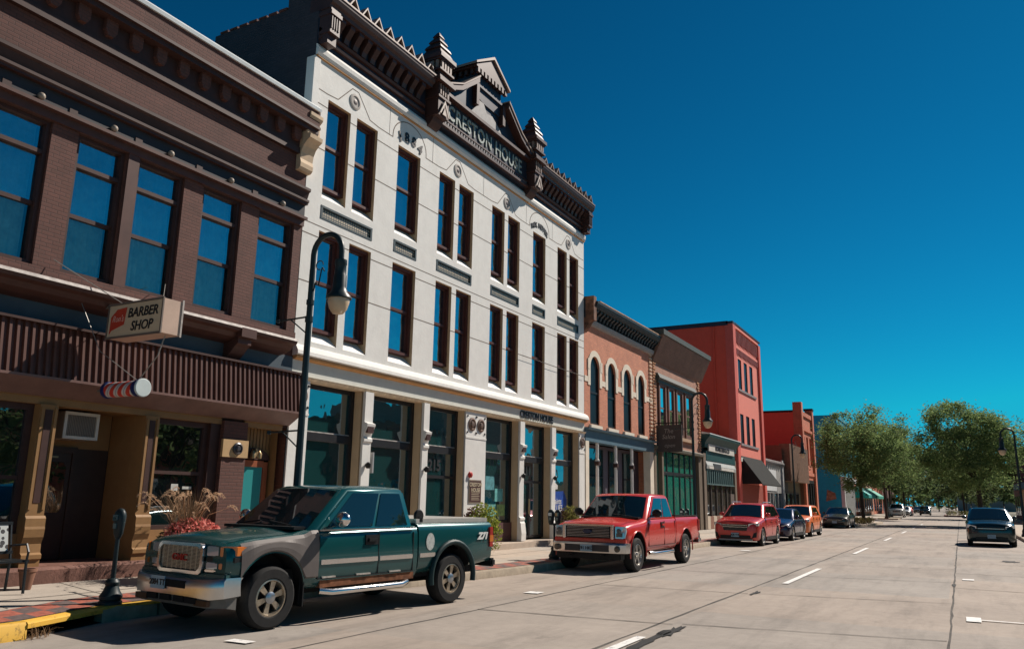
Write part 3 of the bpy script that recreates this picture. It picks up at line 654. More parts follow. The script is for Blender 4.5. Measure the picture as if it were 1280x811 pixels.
for (a, b, c, d) in pans:
    v = MB(); v.box(XF-.05, XF+.012, a+.005, b-.005, c+.005, c+.055); v.box(XF-.05, XF+.012, a+.005, b-.005, d-.055, d-.005); v.box(XF-.05, XF+.010, a+.005, a+.07, c+.055, d-.055); v.box(XF-.05, XF+.010, b-.07, b-.005, c+.055, d-.055); vo = v.build('vent_panel', vent, B2)
    v = MB(); v.quad((XF-.03, a+.07, c+.055), (XF-.03, b-.07, c+.055), (XF-.03, b-.07, d-.055), (XF-.03, a+.07, d-.055)); v.build('vent_lattice', lat, vo)
# grooves in the wall (thin dark recessed lines)
gv = MB()
def gl(p, q, w=.010):
    a, b = Vector((XF+.003, *p)), Vector((XF+.003, *q)); d = (b-a).normalized(); n = Vector((0, -d.z, d.y))*w; gv.quad(a-n, b-n, b+n, a+n)
cuts = sorted(ops3)
def between(z, w=.012):
    ed = [A0]+[e for c in cuts for e in c]+[A1]
    for a, b in zip(ed[::2], ed[1::2]): gl((a, z), (b, z), w)
gl((A0, 7.86), (A1, 7.86), .011)
for z in (7.58, 6.45, 10.86, 9.75): between(z)
def hood(yc, half, zb, arch=False):
    if arch:
        pts = [(yc-half*math.cos(math.pi*i/14), zb+.08+half*.78*math.sin(math.pi*i/14)) for i in range(15)]; pts = [(yc-half, zb)]+pts+[(yc+half, zb)]
    else: pts = [(yc-half, zb), (yc-.36, zb+.60), (yc+.36, zb+.60), (yc+half, zb)]; pts = [(yc-half, zb), (yc-.10, zb+.66), (yc+.10, zb+.66), (yc+half, zb)] if False else [(yc-half, zb), (yc-.42, zb+.03), (yc, zb+.55), (yc+.42, zb+.03), (yc+half, zb)]
    for p, q in zip(pts, pts[1:]): gl(p, q, .015)
    return pts
pc = [s+.96 for s in (13.30, 18.14, 21.22, 26.16)]
for y in pc:
    pts = [(y-1.0, 11.22), (y-.62, 11.26), (y-.12, 11.80), (y+.12, 11.80), (y+.62, 11.26), (y+1.0, 11.22)]
    for p, q in zip(pts, pts[1:]): gl(p, q, .012)
    c = MB(); c.lathe([(.21, 0), (.21, .018), (.17, .03), (.15, .03), (.13, .012)], (XF, y, 11.48), 24, 'x'); co_ = c.build('roundel', mat('roundel_grey', (.36, .33, .30), .7), B2, smooth=40)
    c = MB(); c.lathe([(.135, .0), (.135, .006), (.08, .008), (.05, .02), (.01, .02)], (XF+.003, y, 11.48), 20, 'x'); c.build('roundel_core', mat('roundel_dark', (.05, .03, .03), .5), co_, smooth=40)
for y in (16.64, 24.64):
    hood(y, .78, 11.22, True)
ed = [A0+.03, pc[0]-1.0, pc[0]+1.0, 16.64-.78, 16.64+.78, pc[1]-1.0, pc[1]+1.0, pc[2]-1.0, pc[2]+1.0, 24.64-.78, 24.64+.78, pc[3]-1.0, pc[3]+1.0, A1-.03]
for a, b in zip(ed[::2], ed[1::2]):
    if b > a: gl((a, 11.22), (b, 11.22), .012)
for y in (15.7, 17.75, 20.64, 23.6, 25.7): gl((y, 11.2), (y, 12.1), .006)
gv.build('groove_lines', wgv, B2)
# 1884 and the second carved name, set on an arc
def arc_text(s, yc, zc, r, size, a0, a1, m, nm):
    for i, ch in enumerate(s):
        if ch == ' ': continue
        a = a0+(a1-a0)*i/(len(s)-1); y, z = yc+r*math.sin(a), zc+r*math.cos(a)*.85
        o = text(nm, ch, size, m, B2, (0, 0, 0), depth=.008, bold=.012)
        for v in o.data.vertices:
            q = Vector(v.co)+B2.location; dy, dz = q.y, q.z; b = a*.6; v.co = Vector((XF+.012+q.x, y+dy*math.cos(b)+dz*math.sin(b), z-dy*math.sin(b)+dz*math.cos(b)))-B2.location
ink = mat('black_letters', (.02, .02, .022), .5)
arc_text('1884', 16.64, 10.55, 1.05, .40, -.46, .46, ink, 'date_numeral')
arc_text('MAX MEYER', 24.64, 10.60, .98, .24, -.62, .62, ink, 'name_letter')
# belt course, frieze, ground floor
be = MB(); be.xz([(XF, 4.98), (XF+.10, 4.92), (XF+.16, 4.82), (XF+.17, 4.74), (XF+.14, 4.72), (XF, 4.70)], A0-.02, A1+.12); be.build('belt_course', wh, B2)
be = MB(); be.xz([(XF-.05, 4.70), (XF+.13, 4.70), (XF+.12, 4.655), (XF+.05, 4.62), (XF-.05, 4.62)], A0, A1+.06); be.build('belt_soffit', mat('tan_orange_paint', (.50, .26, .10), .6), B2)
fz = MB(); fz.box(XF-.35, XF+.01, A0, A1, 4.27, 4.62); fz.build('frieze', mat('shaded_white_paint', (.56, .58, .54), .7, var=.06), B2)  # white wall with its grey-green shade put into the colour
cpb = MB(); cpb.xz([(XF-.35, 4.27), (XF+.10, 4.27), (XF+.08, 4.235), (XF+.04, 4.20), (XF-.35, 4.20)], A0, A1); cpb.build('lintel_trim', mat('cream_trim', (.66, .54, .38), .6, var=.3, scale=9), B2)
text('wall_lettering', 'CRESTON HOUSE', .33, ink, B2, (XF+.02, 24.55, 4.45), depth=.012, bold=.012, wscale=.95)
def pier(y0, y1, zb, ros=()):
    c = MB(); c.box(XF-.35, XF+.03, y0, y1, zb, 4.20); c.box(XF-.35, XF+.06, y0-.01, y1+.01, zb, zb+.22); c.box(XF-.3, XF+.045, y0-.005, y1+.005, 3.42, 3.47)
    o = c.build('pier', wh, B2)
    for y in ros:
        c = MB(); c.lathe([(.20, 0), (.20, .03), (.15, .045), (.13, .01), (.10, .012), (.08, .05), (.02, .06)], (XF+.03, y, 3.84), 22, 'x'); c.build('rosette', mat('rosette_bronze', (.16, .10, .075), .5, .3), o, smooth=40)
        c = MB()
        for dy in (-.24, .24):
            for dz in (-.24, .24): c.lathe([(.03, 0), (.03, .02), (.01, .03)], (XF+.03, y+dy, 3.84+dz), 8, 'x')
        c.build('rosette_stud', black, o)
    return o
pier(12.78, 13.34, .25, (13.06,)); pier(19.94, 21.11, .30, (20.27, 20.78)); pier(28.10, 28.60, .3, (28.35,))
def column(y0, y1, zb=.37):
    yc = (y0+y1)/2; w = (y1-y0)/2; xo = XF+.06
    c = MB(); c.xz([(XF-.3, zb), (xo+.10, zb), (xo+.11, zb+.24), (xo+.07, zb+.55), (xo+.03, zb+.62), (xo+.06, zb+.66), (xo+.06, zb+.72), (xo+.0, zb+.76), (xo+.0, 2.95), (xo+.04, 3.0), (xo+.04, 3.06), (xo+.0, 3.1), (xo+.03, 3.2), (xo+.11, 3.36), (xo+.12, 3.42), (xo+.02, 3.46), (xo+.02, 4.20), (XF-.3, 4.20)], y0, y1)
    o = c.build('column', wh, B2)
    t = MB(); t.box(XF-.32, XF-.0, y0-.012, y0-.002, zb, 4.19); t.build('column_side', wtan, o)
    c = MB(); c.box(xo+.02, xo+.105, y0+.04, y1-.04, 3.20, 3.40); c.build('capital_block', brn, o)
    l = MB(); l.lathe([(.04, 0), (.06, .03), (.06, .12), (.03, .15)], (xo+.08, yc, 2.35), 10); l.box(xo-.02, xo+.08, yc-.02, yc+.02, 2.40, 2.46); l.build('sconce', black, o, smooth=40)
for a, b in ((15.24, 15.55), (17.73, 17.99), (23.25, 23.56), (25.63, 25.94)): column(a, b)
shopf = mat('black_bronze_frame', (.018, .017, .018), .4, var=.2)
for i, (a, b) in enumerate(GB):
    f = MB(); x = XF-.26; zb = .95 if i not in (4,) else .42
    f.box(x-.1, x, a, a+.05, zb, 4.2); f.box(x-.1, x+.02, b-.14, b, zb, 4.2); f.box(x-.1, x-.002, a+.05, b-.14, 4.10, 4.2); f.box(x-.1, x-.002, a+.05, b-.14, zb, zb+.08)
    f.box(x-.1, x+.05, a+.05, b-.14, 2.92, 3.10)
    if i in (2, 4): f.box(x-.1, x+.0, a+.05, b-.14, 2.22, 2.30)
    if i == 4: f.box(x-.1, x+.01, (a+b)/2-.06, (a+b)/2+.06, zb, 2.22)
    fo = f.build('shop_window' if i != 4 else 'door', shopf, B2)
    f = MB(); f.box(x-.08, x+.015, a+.05, b-.14, 3.095, 3.13); f.build('transom_flashing', mat('pale_flashing', (.4, .36, .33)), fo)
    p = MB(); p.quad((x-.05, a, zb), (x-.05, b, zb), (x-.05, b, 4.2), (x-.05, a, 4.2)); p.build('pane', pane_shop, fo)
    if zb > .5:
        r = MB(); r.box(XF-.34, XF-.2, a, b, .3, zb); r.build('stall_riser', wtan if i < 3 else mat('maroon_riser', (.10, .05, .045), .6), B2)
    if i == 2: text('door_number', '215', .42, ink, fo, (x-.03, (a+b)/2-.12, 2.56), depth=.004, bold=.015)
    if i == 4:
        text('door_number', '211', .42, ink, fo, (x-.03, (a+b)/2-.2, 2.62), depth=.004, bold=.015)
        h = MB(); h.box(x+.01, x+.05, (a+b)/2-.1, (a+b)/2-.07, 1.2, 1.7); h.build('door_handle', mat('old_brass', (.35, .25, .14)), fo)
    j = MB(); j.quad((x+.03, b-.03, zb), (XF, b-.03, zb), (XF, b-.03, 4.2), (x+.03, b-.03, 4.2)); j.build('jamb', wtan, B2)
    if i == 3:
        for (yy_, zz, w_, h_, c) in ((21.25, 2.0, .34, .3, (.08, .25, .28)), (21.7, 1.95, .55, .42, (.03, .16, .22)), (21.2, 1.5, .4, .35, (.10, .28, .26)), (22.3, 1.6, .5, .4, (.12, .38, .36)), (21.8, 1.15, .6, .36, (.12, .34, .30)), (22.45, 1.15, .5, .36, (.22, .34, .12)), (21.3, 2.45, .3, .3, (.12, .30, .36))):
            q = MB(); q.box(x-.048, x-.043, yy_, yy_+w_, zz, zz+h_); q.build('window_poster', mat('poster_%d' % int(zz*100+yy_*10), c, .6, var=.45, scale=9), fo)
    if i == 5:
        q = MB(); q.yz([(26.05, 1.95), (26.1, 1.15), (27.3, .95), (27.62, 1.1), (27.66, 1.7), (27.4, 2.0)], x-.048, x-.043); q.build('window_poster', mat('blue_poster', (.012, .06, .30), .5, var=.3, scale=5), fo)
        text('poster_lettering', 'Saints\nBLUES', .30, white_letters, fo, (x-.038, 26.85, 1.5), depth=.003, shear=.15, line=.8)
        q = MB(); q.yz([(26.05, 2.02), (26.05, 2.28), (26.5, 2.36), (26.9, 2.2), (26.9, 2.06)], x-.048, x-.043); q.build('window_poster', mat('white_poster', (.6, .58, .55), .6, var=.3, scale=5), fo)
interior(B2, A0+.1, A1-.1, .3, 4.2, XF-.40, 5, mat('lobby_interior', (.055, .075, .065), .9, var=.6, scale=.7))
bk = MB(); bk.wall(XF-.31, A0, A1, 4.2, 4.3); bk.build('wall', wh, B2)
sp = MB(); sp.box(XF-.4, XF+.42, 20.9, 26.6, .1, .355); sp.build('doorstep', walk_m, B2, bevel=.02)
pq = MB(); pq.box(XF+.03, XF+.055, 20.18, 20.86, 1.55, 2.22); po = pq.build('plaque', mat('plaque_border', (.30, .24, .18), .5), B2)
pq = MB(); pq.box(XF+.05, XF+.062, 20.21, 20.83, 1.58, 2.19); pq.build('plaque_face', mat('plaque_brown', (.07, .03, .026), .5), po)
text('plaque_lettering', 'CRESTON\nHOUSE', .155, mat('plaque_gold', (.5, .42, .3), .5), po, (XF+.066, 20.52, 2.0), depth=.003, bold=.004)
pq = MB()
for i in range(5): pq.box(XF+.062, XF+.065, 20.29, 20.75-.04*(i % 2), 1.64+i*.05, 1.655+i*.05)
pq.build('plaque_rule', mat('plaque_gold', (.5, .42, .3)), po)
al = MB(); al.lathe([(.09, 0), (.09, .05), (.05, .08)], (XF+.03, 20.22, 2.36), 14, 'x'); al.build('alarm_bell', mat('alarm_red', (.45, .04, .03), .4), B2, smooth=40)
# left and right edge corbel
def corbel(y0, y1):
    c = MB(); x = XF
    c.xz([(x, 8.93), (x+.09, 8.94), (x+.14, 9.0), (x+.15, 9.1), (x+.12, 9.2), (x+.14, 9.36), (x+.20, 9.5), (x+.29, 9.6), (x+.38, 9.66), (x+.39, 9.75), (x+.29, 9.79), (x+.27, 10.12), (x+.33, 10.17), (x+.36, 10.22), (x+.36, 10.30), (x+.2, 10.36), (x, 10.38)], y0, y1)
    o = c.build('corner_corbel', mat('cream_stone', (.60, .45, .30), .75, var=.15, grime=.3), B2)
    p = MB(); p.box(x+.06, x+.24, y0-.006, y0+.002, 9.83, 10.08); p.box(x+.272, x+.292, y0+.06, y1-.06, 9.83, 10.08); p.build('carved_panel', mat('carving_dark', (.16, .12, .10), .8, var=.6, scale=25), o)
corbel(12.40, 12.80)
q = MB(); q.box(XF-.22, XF+.03, A0-.05, A0+.16, 10.38, 11.98); q.build('edge_strip', wh, B2)
# ---- dark party wall
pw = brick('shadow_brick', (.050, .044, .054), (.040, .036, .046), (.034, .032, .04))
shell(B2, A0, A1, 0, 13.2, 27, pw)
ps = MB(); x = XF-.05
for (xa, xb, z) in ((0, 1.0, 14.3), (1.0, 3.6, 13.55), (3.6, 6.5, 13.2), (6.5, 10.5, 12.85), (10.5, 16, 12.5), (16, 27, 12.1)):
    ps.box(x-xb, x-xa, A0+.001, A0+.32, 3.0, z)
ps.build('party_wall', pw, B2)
ps = MB()
for (xa, xb, z) in ((1.0, 3.6, 13.55), (3.6, 6.5, 13.2), (6.5, 10.5, 12.85), (10.5, 16, 12.5)):
    for k in range(int((xb-xa)/.35)): ps.box(x-xa-.35*k-.3, x-xa-.35*k-.02, A0-.02, A0+.34, z+.0, z+.05+.03*random.random())
ps.build('parapet_tiles', mat('red_clay', (.13, .05, .035), .8), B2)
# ---- cornice
CT = XF
mld = MB(); mld.xz([(XF, 12.02), (XF+.05, 12.03), (XF+.09, 12.10), (XF+.10, 12.20), (XF+.04, 12.30), (XF, 12.32)], A0, A1); mld.build('top_moulding', wh, B2)
ub = MB(); ub.xz([(XF, 12.02), (XF+.052, 12.025), (XF+.05, 12.0), (XF, 11.99)], A0, A1); ub.build('moulding_edge', mat('tan_orange_paint', (.5, .26, .1)), B2)
cb_ = MB(); cb_.box(XF-.3, XF+.03, A0+.012, A1-.004, 12.305, 13.3); cb_.build('cornice_frieze', slate, B2)
SIDE = [(12.78, 17.12), (24.0, 28.62)]
for a, b in SIDE:
    c = MB(); c.xz([(XF+.03, 12.44), (XF+.10, 12.44), (XF+.12, 12.50), (XF+.03, 12.54)], a, b); c.build('cornice_bead', brn, B2)
    c = MB(); c.xz([(XF+.0, 12.62), (XF+.10, 12.64), (XF+.13, 12.70), (XF+.03, 12.76)], a, b); c.build('cornice_rail', brn, B2)
    c = MB(); c.xz([(XF-.3, 13.20), (XF+.34, 13.20), (XF+.36, 13.28), (XF+.42, 13.34), (XF+.46, 13.44), (XF+.47, 13.52), (XF-.3, 13.56)], a-.02, b+.12 if b > 28 else b); co_ = c.build('cornice', brn, B2)
    c = MB(); c.xz([(XF+.2, 13.525), (XF+.485, 13.52), (XF+.485, 13.565), (XF+.1, 13.62)], a, b+.1 if b > 28 else b); c.build('cornice_gutter', mat('iron_pale', (.24, .17, .135), .5), co_)
    n = 11 if b < 20 else 12
    for k in range(n):
        y = a+.55+(b-a-.9)*k/(n-1)
        q = MB(); q.xz([(XF+.03, 12.74), (XF+.10, 12.76), (XF+.14, 12.88), (XF+.24, 13.02), (XF+.30, 13.10), (XF+.30, 13.20), (XF+.03, 13.20)], y-.085, y+.085); q.build('bracket', brn, co_)
    n = 9
    for k in range(n):                      # little gablets standing on the gutter
        y = a+.28+(b-a-.5)*k/(n-1); x = XF+.40
        q = MB(); q.xz([(x, 13.56), (x, 13.60), (x-.35, 13.60), (x-.35, 13.56)], y-.2, y+.2)
        q.prism([(x+.04, y-.15, 13.6), (x+.04, y, 13.84), (x+.04, y, 13.90), (x+.04, y-.195, 13.6)], (-.22, 0, 0)); q.prism([(x+.04, y+.15, 13.6), (x+.04, y+.195, 13.6), (x+.04, y, 13.90), (x+.04, y, 13.84)], (-.22, 0, 0))
        q.build('gablet', mat('iron_pale', (.34, .25, .2)), co_); q = MB(); q.prism([(x-.03, y-.16, 13.60), (x-.03, y+.16, 13.60), (x-.03, y, 13.85)], (-.05, 0, 0)); q.build('gablet_recess', brn, co_)  # shade inside the gablet put in as a darker inset
    st_ = MB(); st_.box(XF-.3, XF+.25, a, b, 13.5, 13.7); st_.build('cornice_top', brn, B2)
for y in (12.78, 28.30):                     # end consoles
    q = MB(); q.box(XF, XF+.38, y, y+.34, 12.55, 13.2); q.box(XF, XF+.30, y+.02, y+.32, 12.30, 12.55); q.box(XF, XF+.42, y-.02, y+.36, 13.02, 13.12)
    for k in range(4): q.box(XF+.36, XF+.40, y+.03+k*.08, y+.06+k*.08, 12.66, 12.98)
    q.build('end_console', brn, B2)
# pinnacles
def pinnacle(y):
    x = XF+.22; c = MB()
    def sq(h, z0, z1): c.box(x-h, x+h, y-h, y+h, z0, z1)
    c.xz([(XF, 12.10), (XF+.16, 12.16), (XF+.28, 12.30), (XF+.34, 12.42), (XF, 12.42)], y-.24, y+.24)
    sq(.27, 12.42, 12.95); sq(.31, 12.95, 13.02); sq(.27, 13.02, 13.42); sq(.40, 13.42, 13.50); sq(.36, 13.50, 13.60); sq(.28, 13.60, 13.78); sq(.36, 13.78, 13.84); sq(.28, 13.84, 14.12); sq(.36, 14.12, 14.18); sq(.40, 14.18, 14.30)
    c.loft([[(x+sx_*h, y+sy_*h, z) for sx_, sy_ in ((-1, -1), (1, -1), (1, 1), (-1, 1))] for h, z in ((.36, 14.30), (.24, 14.55), (.29, 14.56), (.26, 14.64), (.16, 14.78), (.21, 14.79), (.18, 14.86), (.09, 15.0), (.13, 15.01), (.10, 15.08), (.03, 15.2))])
    o = c.build('pinnacle', brn, B2)
    d = MB()
    for k in range(4): d.box(x+.28, x+.34, y-.25+k*.14, y-.17+k*.14, 13.86, 14.1); d.box(x-.28+k*.15, x-.2+k*.15, y-.34, y-.28, 13.86, 14.1)
    for k in range(4): d.box(x+.27, x+.30, y-.22+k*.12, y-.17+k*.12, 13.06, 13.38)
    d.build_each('pinnacle_dentil', mat('iron_pale', (.34, .25, .2)), o)
    t = MB()
    for s in (-1, 1): t.prism([(x+.30, y+s*.25, 12.46), (x+.30, y+s*.19, 12.46), (x+.30, y, 12.80), (x+.30, y, 12.92)], (.03, 0, 0))
    t.prism([(x+.30, y-.10, 12.46), (x+.30, y+.10, 12.46), (x+.30, y, 12.68)], (.02, 0, 0)); t.build('pinnacle_triangle', mat('iron_pale2', (.50, .42, .36), .5), o)
PA, PB = 17.50, 23.55
pinnacle(PA); pinnacle(PB)
# centre name panel and broken pediment
yc = (PA+PB)/2; x = XF+.16
c = MB(); c.box(XF-.3, x, PA+.26, PB-.26, 12.40, 13.42); c.build('name_panel', slate, B2)
text('name_lettering', 'CRESTON HOUSE', .66, mat('pale_green_letters', (.29, .35, .32), .5), B2, (x+.015, yc, 12.98), depth=.02, bold=.006, wscale=.84, spacing=1.08)
c = MB(); c.box(x, x+.10, PA+.26, PB-.26, 12.40, 12.48); c.box(x, x+.06, PA+.26, PB-.26, 12.62, 12.67); c.box(x, x+.20, PA+.26, PB-.26, 13.36, 13.46); c.build('panel_rail', brn, B2)
c = MB()
for k in range(36): c.box(x, x+.05, PA+.35+k*.15, PA+.43+k*.15, 12.50, 12.60)
c.build_each('panel_dentil', mat('iron_grey2', (.12, .12, .13), .5), B2)
c = MB(); c.yz([(PA+.3, 13.42), (PB-.3, 13.42), (yc+1.0, 14.50), (yc+1.0, 14.3), (yc-1.0, 14.3), (yc-1.0, 14.50)][:3]+[(yc-1.0, 14.50)], XF-.3, x-.03); c.build('pediment', slate, B2)
c = MB(); c.yz([(yc-1.25, 13.47), (yc+1.05, 13.47), (yc+.75, 13.75), (yc+.25, 14.0), (yc-.1, 13.95), (yc-.3, 14.2), (yc-.6, 14.25), (yc-.75, 13.9)], x-.03, x+.02); c.build('pediment_relief', mat('relief_grey', (.30, .29, .28), .6, var=.2, scale=7), B2)
for s in (-1, 1):
    a = [(yc+s*2.75, 13.46), (yc+s*1.9, 13.85), (yc+s*.95, 14.58), (yc+s*.95, 14.78), (yc+s*1.9, 14.03), (yc+s*2.75, 13.64)]
    c = MB(); c.yz(a, XF-.3, x+.26); c.build('raking_cornice', brn, B2)
    c = MB(); c.yz([(y_, z_+.18) for y_, z_ in a[:3]]+[(a[3][0], a[3][1]+.05), (a[4][0], a[4][1]+.05), (a[5][0], a[5][1]+.05)], XF-.3, x+.29); c.build('raking_gutter', mat('iron_pale', (.34, .25, .2)), B2)
# gabled dormer block on top
c = MB(); c.box(XF-.9, x+.02, yc-.78, yc+.78, 14.2, 15.1); c.box(XF-.9, x+.08, yc-.82, yc+.82, 14.62, 14.70); c.build('dormer', slate, B2)
c = MB()
for s in (-1, 1): c.box(XF-.5, x+.14, yc+s*.84-.08, yc+s*.84+.08, 13.9, 14.6)
c.build_each('dormer_bracket', brn, B2)
c = MB(); c.prism([(x+.16, yc-1.0, 15.18), (x+.16, yc+1.0, 15.18), (x+.16, yc+1.0, 15.26), (x+.16, yc, 15.86), (x+.16, yc-1.0, 15.26)], (-1.3, 0, 0)); c.build('dormer_roof', brn, B2)
c = MB()
for s in (-1, 1): c.prism([(x+.22, yc+s*1.1, 15.22), (x+.22, yc+s*1.1, 15.30), (x+.22, yc, 15.98), (x+.22, yc, 15.88)], (-1.42, 0, 0))
c.build('dormer_verge', mat('iron_pale', (.34, .25, .2)), B2)
c = MB()
for k in range(9): c.box(x+.05, x+.16, yc-.92+k*.22, yc-.80+k*.22, 15.02, 15.18)
for k in range(5): c.box(x-.15-k*.22, x-.05-k*.22, yc-.9, yc-.78, 15.02, 15.18)
c.build_each('dormer_dentil', brn, B2)
# ================================================================== 3 orange brick, arched windows
ob = brick('orange_brick', (.60, .205, .105), (.50, .16, .085), (.42, .26, .18), bump=.4)
wstone = mat('cream_stone_hood', (.72, .64, .52), .75, var=.08)
dkgreen = mat('dark_slate_cornice', (.022, .032, .038), .5, var=.25)
bgrey = mat('blue_grey_paint', (.085, .155, .20), .55, var=.1)
B3 = thing('arched_window_building', 'orange brick two storey building with four tall arched windows in cream stone hoods', 'building', (XF, 32.6, 0))
a0, a1 = 28.64, 36.75
wc = [(29.22, 30.18), (31.06, 31.98), (32.92, 33.86), (34.74, 35.62)]
hs = [(a, b, 4.66, 7.42) for a, b in wc]
wm = MB(); wm.wall(XF, a0, a1, 4.42, 9.0, hs)
for h in hs: wm.reveal(XF, h, .10, 0, 'lrs')
wm.build('wall', ob, B3); shell(B3, a0, a1, 0, 9.3, 22, ob)
for a, b in wc:
    r = (b-a)/2; y = (a+b)/2; zc = 7.42-r
    for s in (-1, 1):       # spandrels that turn the square hole into an arch
        arc = [(y+s*r*math.cos(math.pi/2*k/10), zc+r*math.sin(math.pi/2*k/10)) for k in range(11)]
        q = MB(); q.yz(arc+[(y+s*r, zc+r)], XF-.10, XF+.002); q.build('spandrel', ob, B3)
    ro = r+.24
    outer = [(y-ro*math.cos(math.pi*k/16), zc+ro*math.sin(math.pi*k/16)) for k in range(17)]; inner = [(y-r*math.cos(math.pi*k/16), zc+r*math.sin(math.pi*k/16)) for k in range(17)]
    q = MB()
    for k in range(16): q.yz([outer[k], outer[k+1], inner[k+1], inner[k]], XF, XF+.03)
    q.box(XF, XF+.028, y-ro, y-r, zc-.75, zc); q.box(XF, XF+.028, y+r, y+ro, zc-.75, zc)
    q.box(XF+.001, XF+.04, y-ro-.02, y-ro+.14, zc-.1, zc+.32); q.box(XF+.001, XF+.04, y+ro-.14, y+ro+.02, zc-.1, zc+.32)
    q.build('stone_hood', wstone, B3)
    f = MB(); xx = XF-.05
    f.box(xx-.05, xx, a, a+.05, 4.66, 7.0); f.box(xx-.05, xx, b-.05, b, 4.66, 7.0); f.box(xx-.05, xx-.002, a+.07, b-.07, 5.9, 5.98); f.box(xx-.05, xx-.002, a+.07, b-.07, 4.66, 4.74)
    fo = f.build('window', black, B3); p = MB(); p.quad((xx-.03, a, 4.66), (xx-.03, b, 4.66), (xx-.03, b, 7.42), (xx-.03, a, 7.42)); p.build('pane', mat('matte_black_pane', (.006, .008, .009), .35, spec=.25), fo)  # plain matte black pane that mirrors no sky
    s_ = MB(); s_.xz([(XF-.2, 4.66), (XF+.10, 4.62), (XF+.10, 4.50), (XF, 4.48), (XF-.2, 4.5)], a-.1, b+.1); s_.build('window_sill', wstone, B3)
for z in (6.88,):
    q = MB(); ed = [a0]+[e for c in wc for e in (c[0]-.24, c[1]+.24)]+[a1]
    for p0, p1 in zip(ed[::2], ed[1::2]): q.box(XF, XF+.022, p0+.002, p1-.002, 6.30, 6.52)
    q.build_each('stone_band', wstone, B3)
q = MB()
for k in range(24): q.box(XF, XF+.05, a1-.42, a1-.05, 4.6+k*.18, 4.69+k*.18)
q.build('quoin_strip', mat('cream_quoin', (.55, .40, .28), .8), B3)
q = MB(); q.xz([(XF, 8.62), (XF+.10, 8.66), (XF+.14, 8.76), (XF+.16, 8.84), (XF, 8.86)], a0+.3, a1); q.build('cornice_moulding', mat('grey_moulding', (.30, .29, .28), .6), B3)
q = MB(); q.box(XF-.1, XF+.06, a0, a1, 8.86, 9.6); q.build('cornice_frieze', dkgreen, B3)
cc = MB(); cc.xz([(XF-.1, 9.22), (XF+.40, 9.26), (XF+.46, 9.36), (XF+.50, 9.46), (XF+.50, 9.54), (XF-.1, 9.6)], a0+.25, a1+.02); co_ = cc.build('cornice', dkgreen, B3)
q = MB(); q.xz([(XF+.1, 9.56), (XF+.51, 9.545), (XF+.51, 9.59), (XF+.1, 9.64)], a0+.5, a1); q.build('rusty_gutter', mat('rusty_edge', (.42, .26, .16), .7, var=.5, scale=5), co_)
for k in range(22):
    y = a0+.65+k*.36
    q = MB(); q.xz([(XF+.06, 8.90), (XF+.14, 8.94), (XF+.20, 9.08), (XF+.34, 9.18), (XF+.36, 9.26), (XF+.06, 9.26)], y-.08, y+.08); q.build('bracket', dkgreen, co_)
q = MB(); q.box(XF-.2, XF+.42, a0+.02, a0+.30, 8.72, 9.72); q.xz([(XF, 8.3), (XF+.3, 8.72), (XF, 8.72)], a0+.02, a0+.3); q.build('end_block', mat('rusty_block', (.17, .08, .045), .7, var=.8, scale=4), B3)
# shop front: blue beam on thin white columns
q = MB(); q.box(XF-.4, XF+.05, a0, a1, 3.95, 4.36); q.xz([(XF, 4.36), (XF+.2, 4.40), (XF+.22, 4.46), (XF, 4.48)], a0, a1); q.build('shop_beam', bgrey, B3)
for y in (30.02, 32.02, 33.95):
    q = MB(); q.lathe([(.07, .3), (.065, 3.2), (.09, 3.22), (.09, 3.28), (.065, 3.3), (.07, 3.95)], (XF-.05, y, 0), 12); c_ = q.build('thin_column', mat('white_column_paint', (.72, .70, .66), .5), B3, smooth=40)
    q = MB(); q.box(XF-.13, XF+.06, y-.1, y+.1, 3.05, 3.2); q.build('column_capital', brn, c_)
q = MB(); q.box(XF-.3, XF+.03, 36.2, 36.7, .2, 3.95); q.box(XF-.3, XF+.05, 28.66, 28.98, .2, 3.95); q.build_each('side_pier', wstone, B3)
q = MB(); xx = XF-.75
q.quad((xx, a0, .2), (xx, a1, .2), (xx, a1, 3.95), (xx, a0, 3.95)); q.build('shop_wall', mat('plum_grey_paint', (.12, .105, .125), .6), B3)
for a, b in ((30.5, 32.2), (32.9, 33.9), (34.6, 35.9)):
    f = MB(); f.box(xx, xx+.06, a, a+.06, .7, 3.8); f.box(xx, xx+.06, b-.06, b, .7, 3.8); f.box(xx, xx+.058, a, b, 2.6, 2.66); fo = f.build('shop_window', black, B3)
    p = MB(); p.quad((xx+.02, a, .7), (xx+.02, b, .7), (xx+.02, b, 3.8), (xx+.02, a, 3.8)); p.build('pane', glass('pane_teal_dark', (.012, .06, .065), .12), fo)
q = MB(); q.quad((XF-.02, a0, 4.36), (XF-.02, a1, 4.36), (XF-.02, a1, 4.5), (XF-.02, a0, 4.5)); q.build('wall', ob, B3)

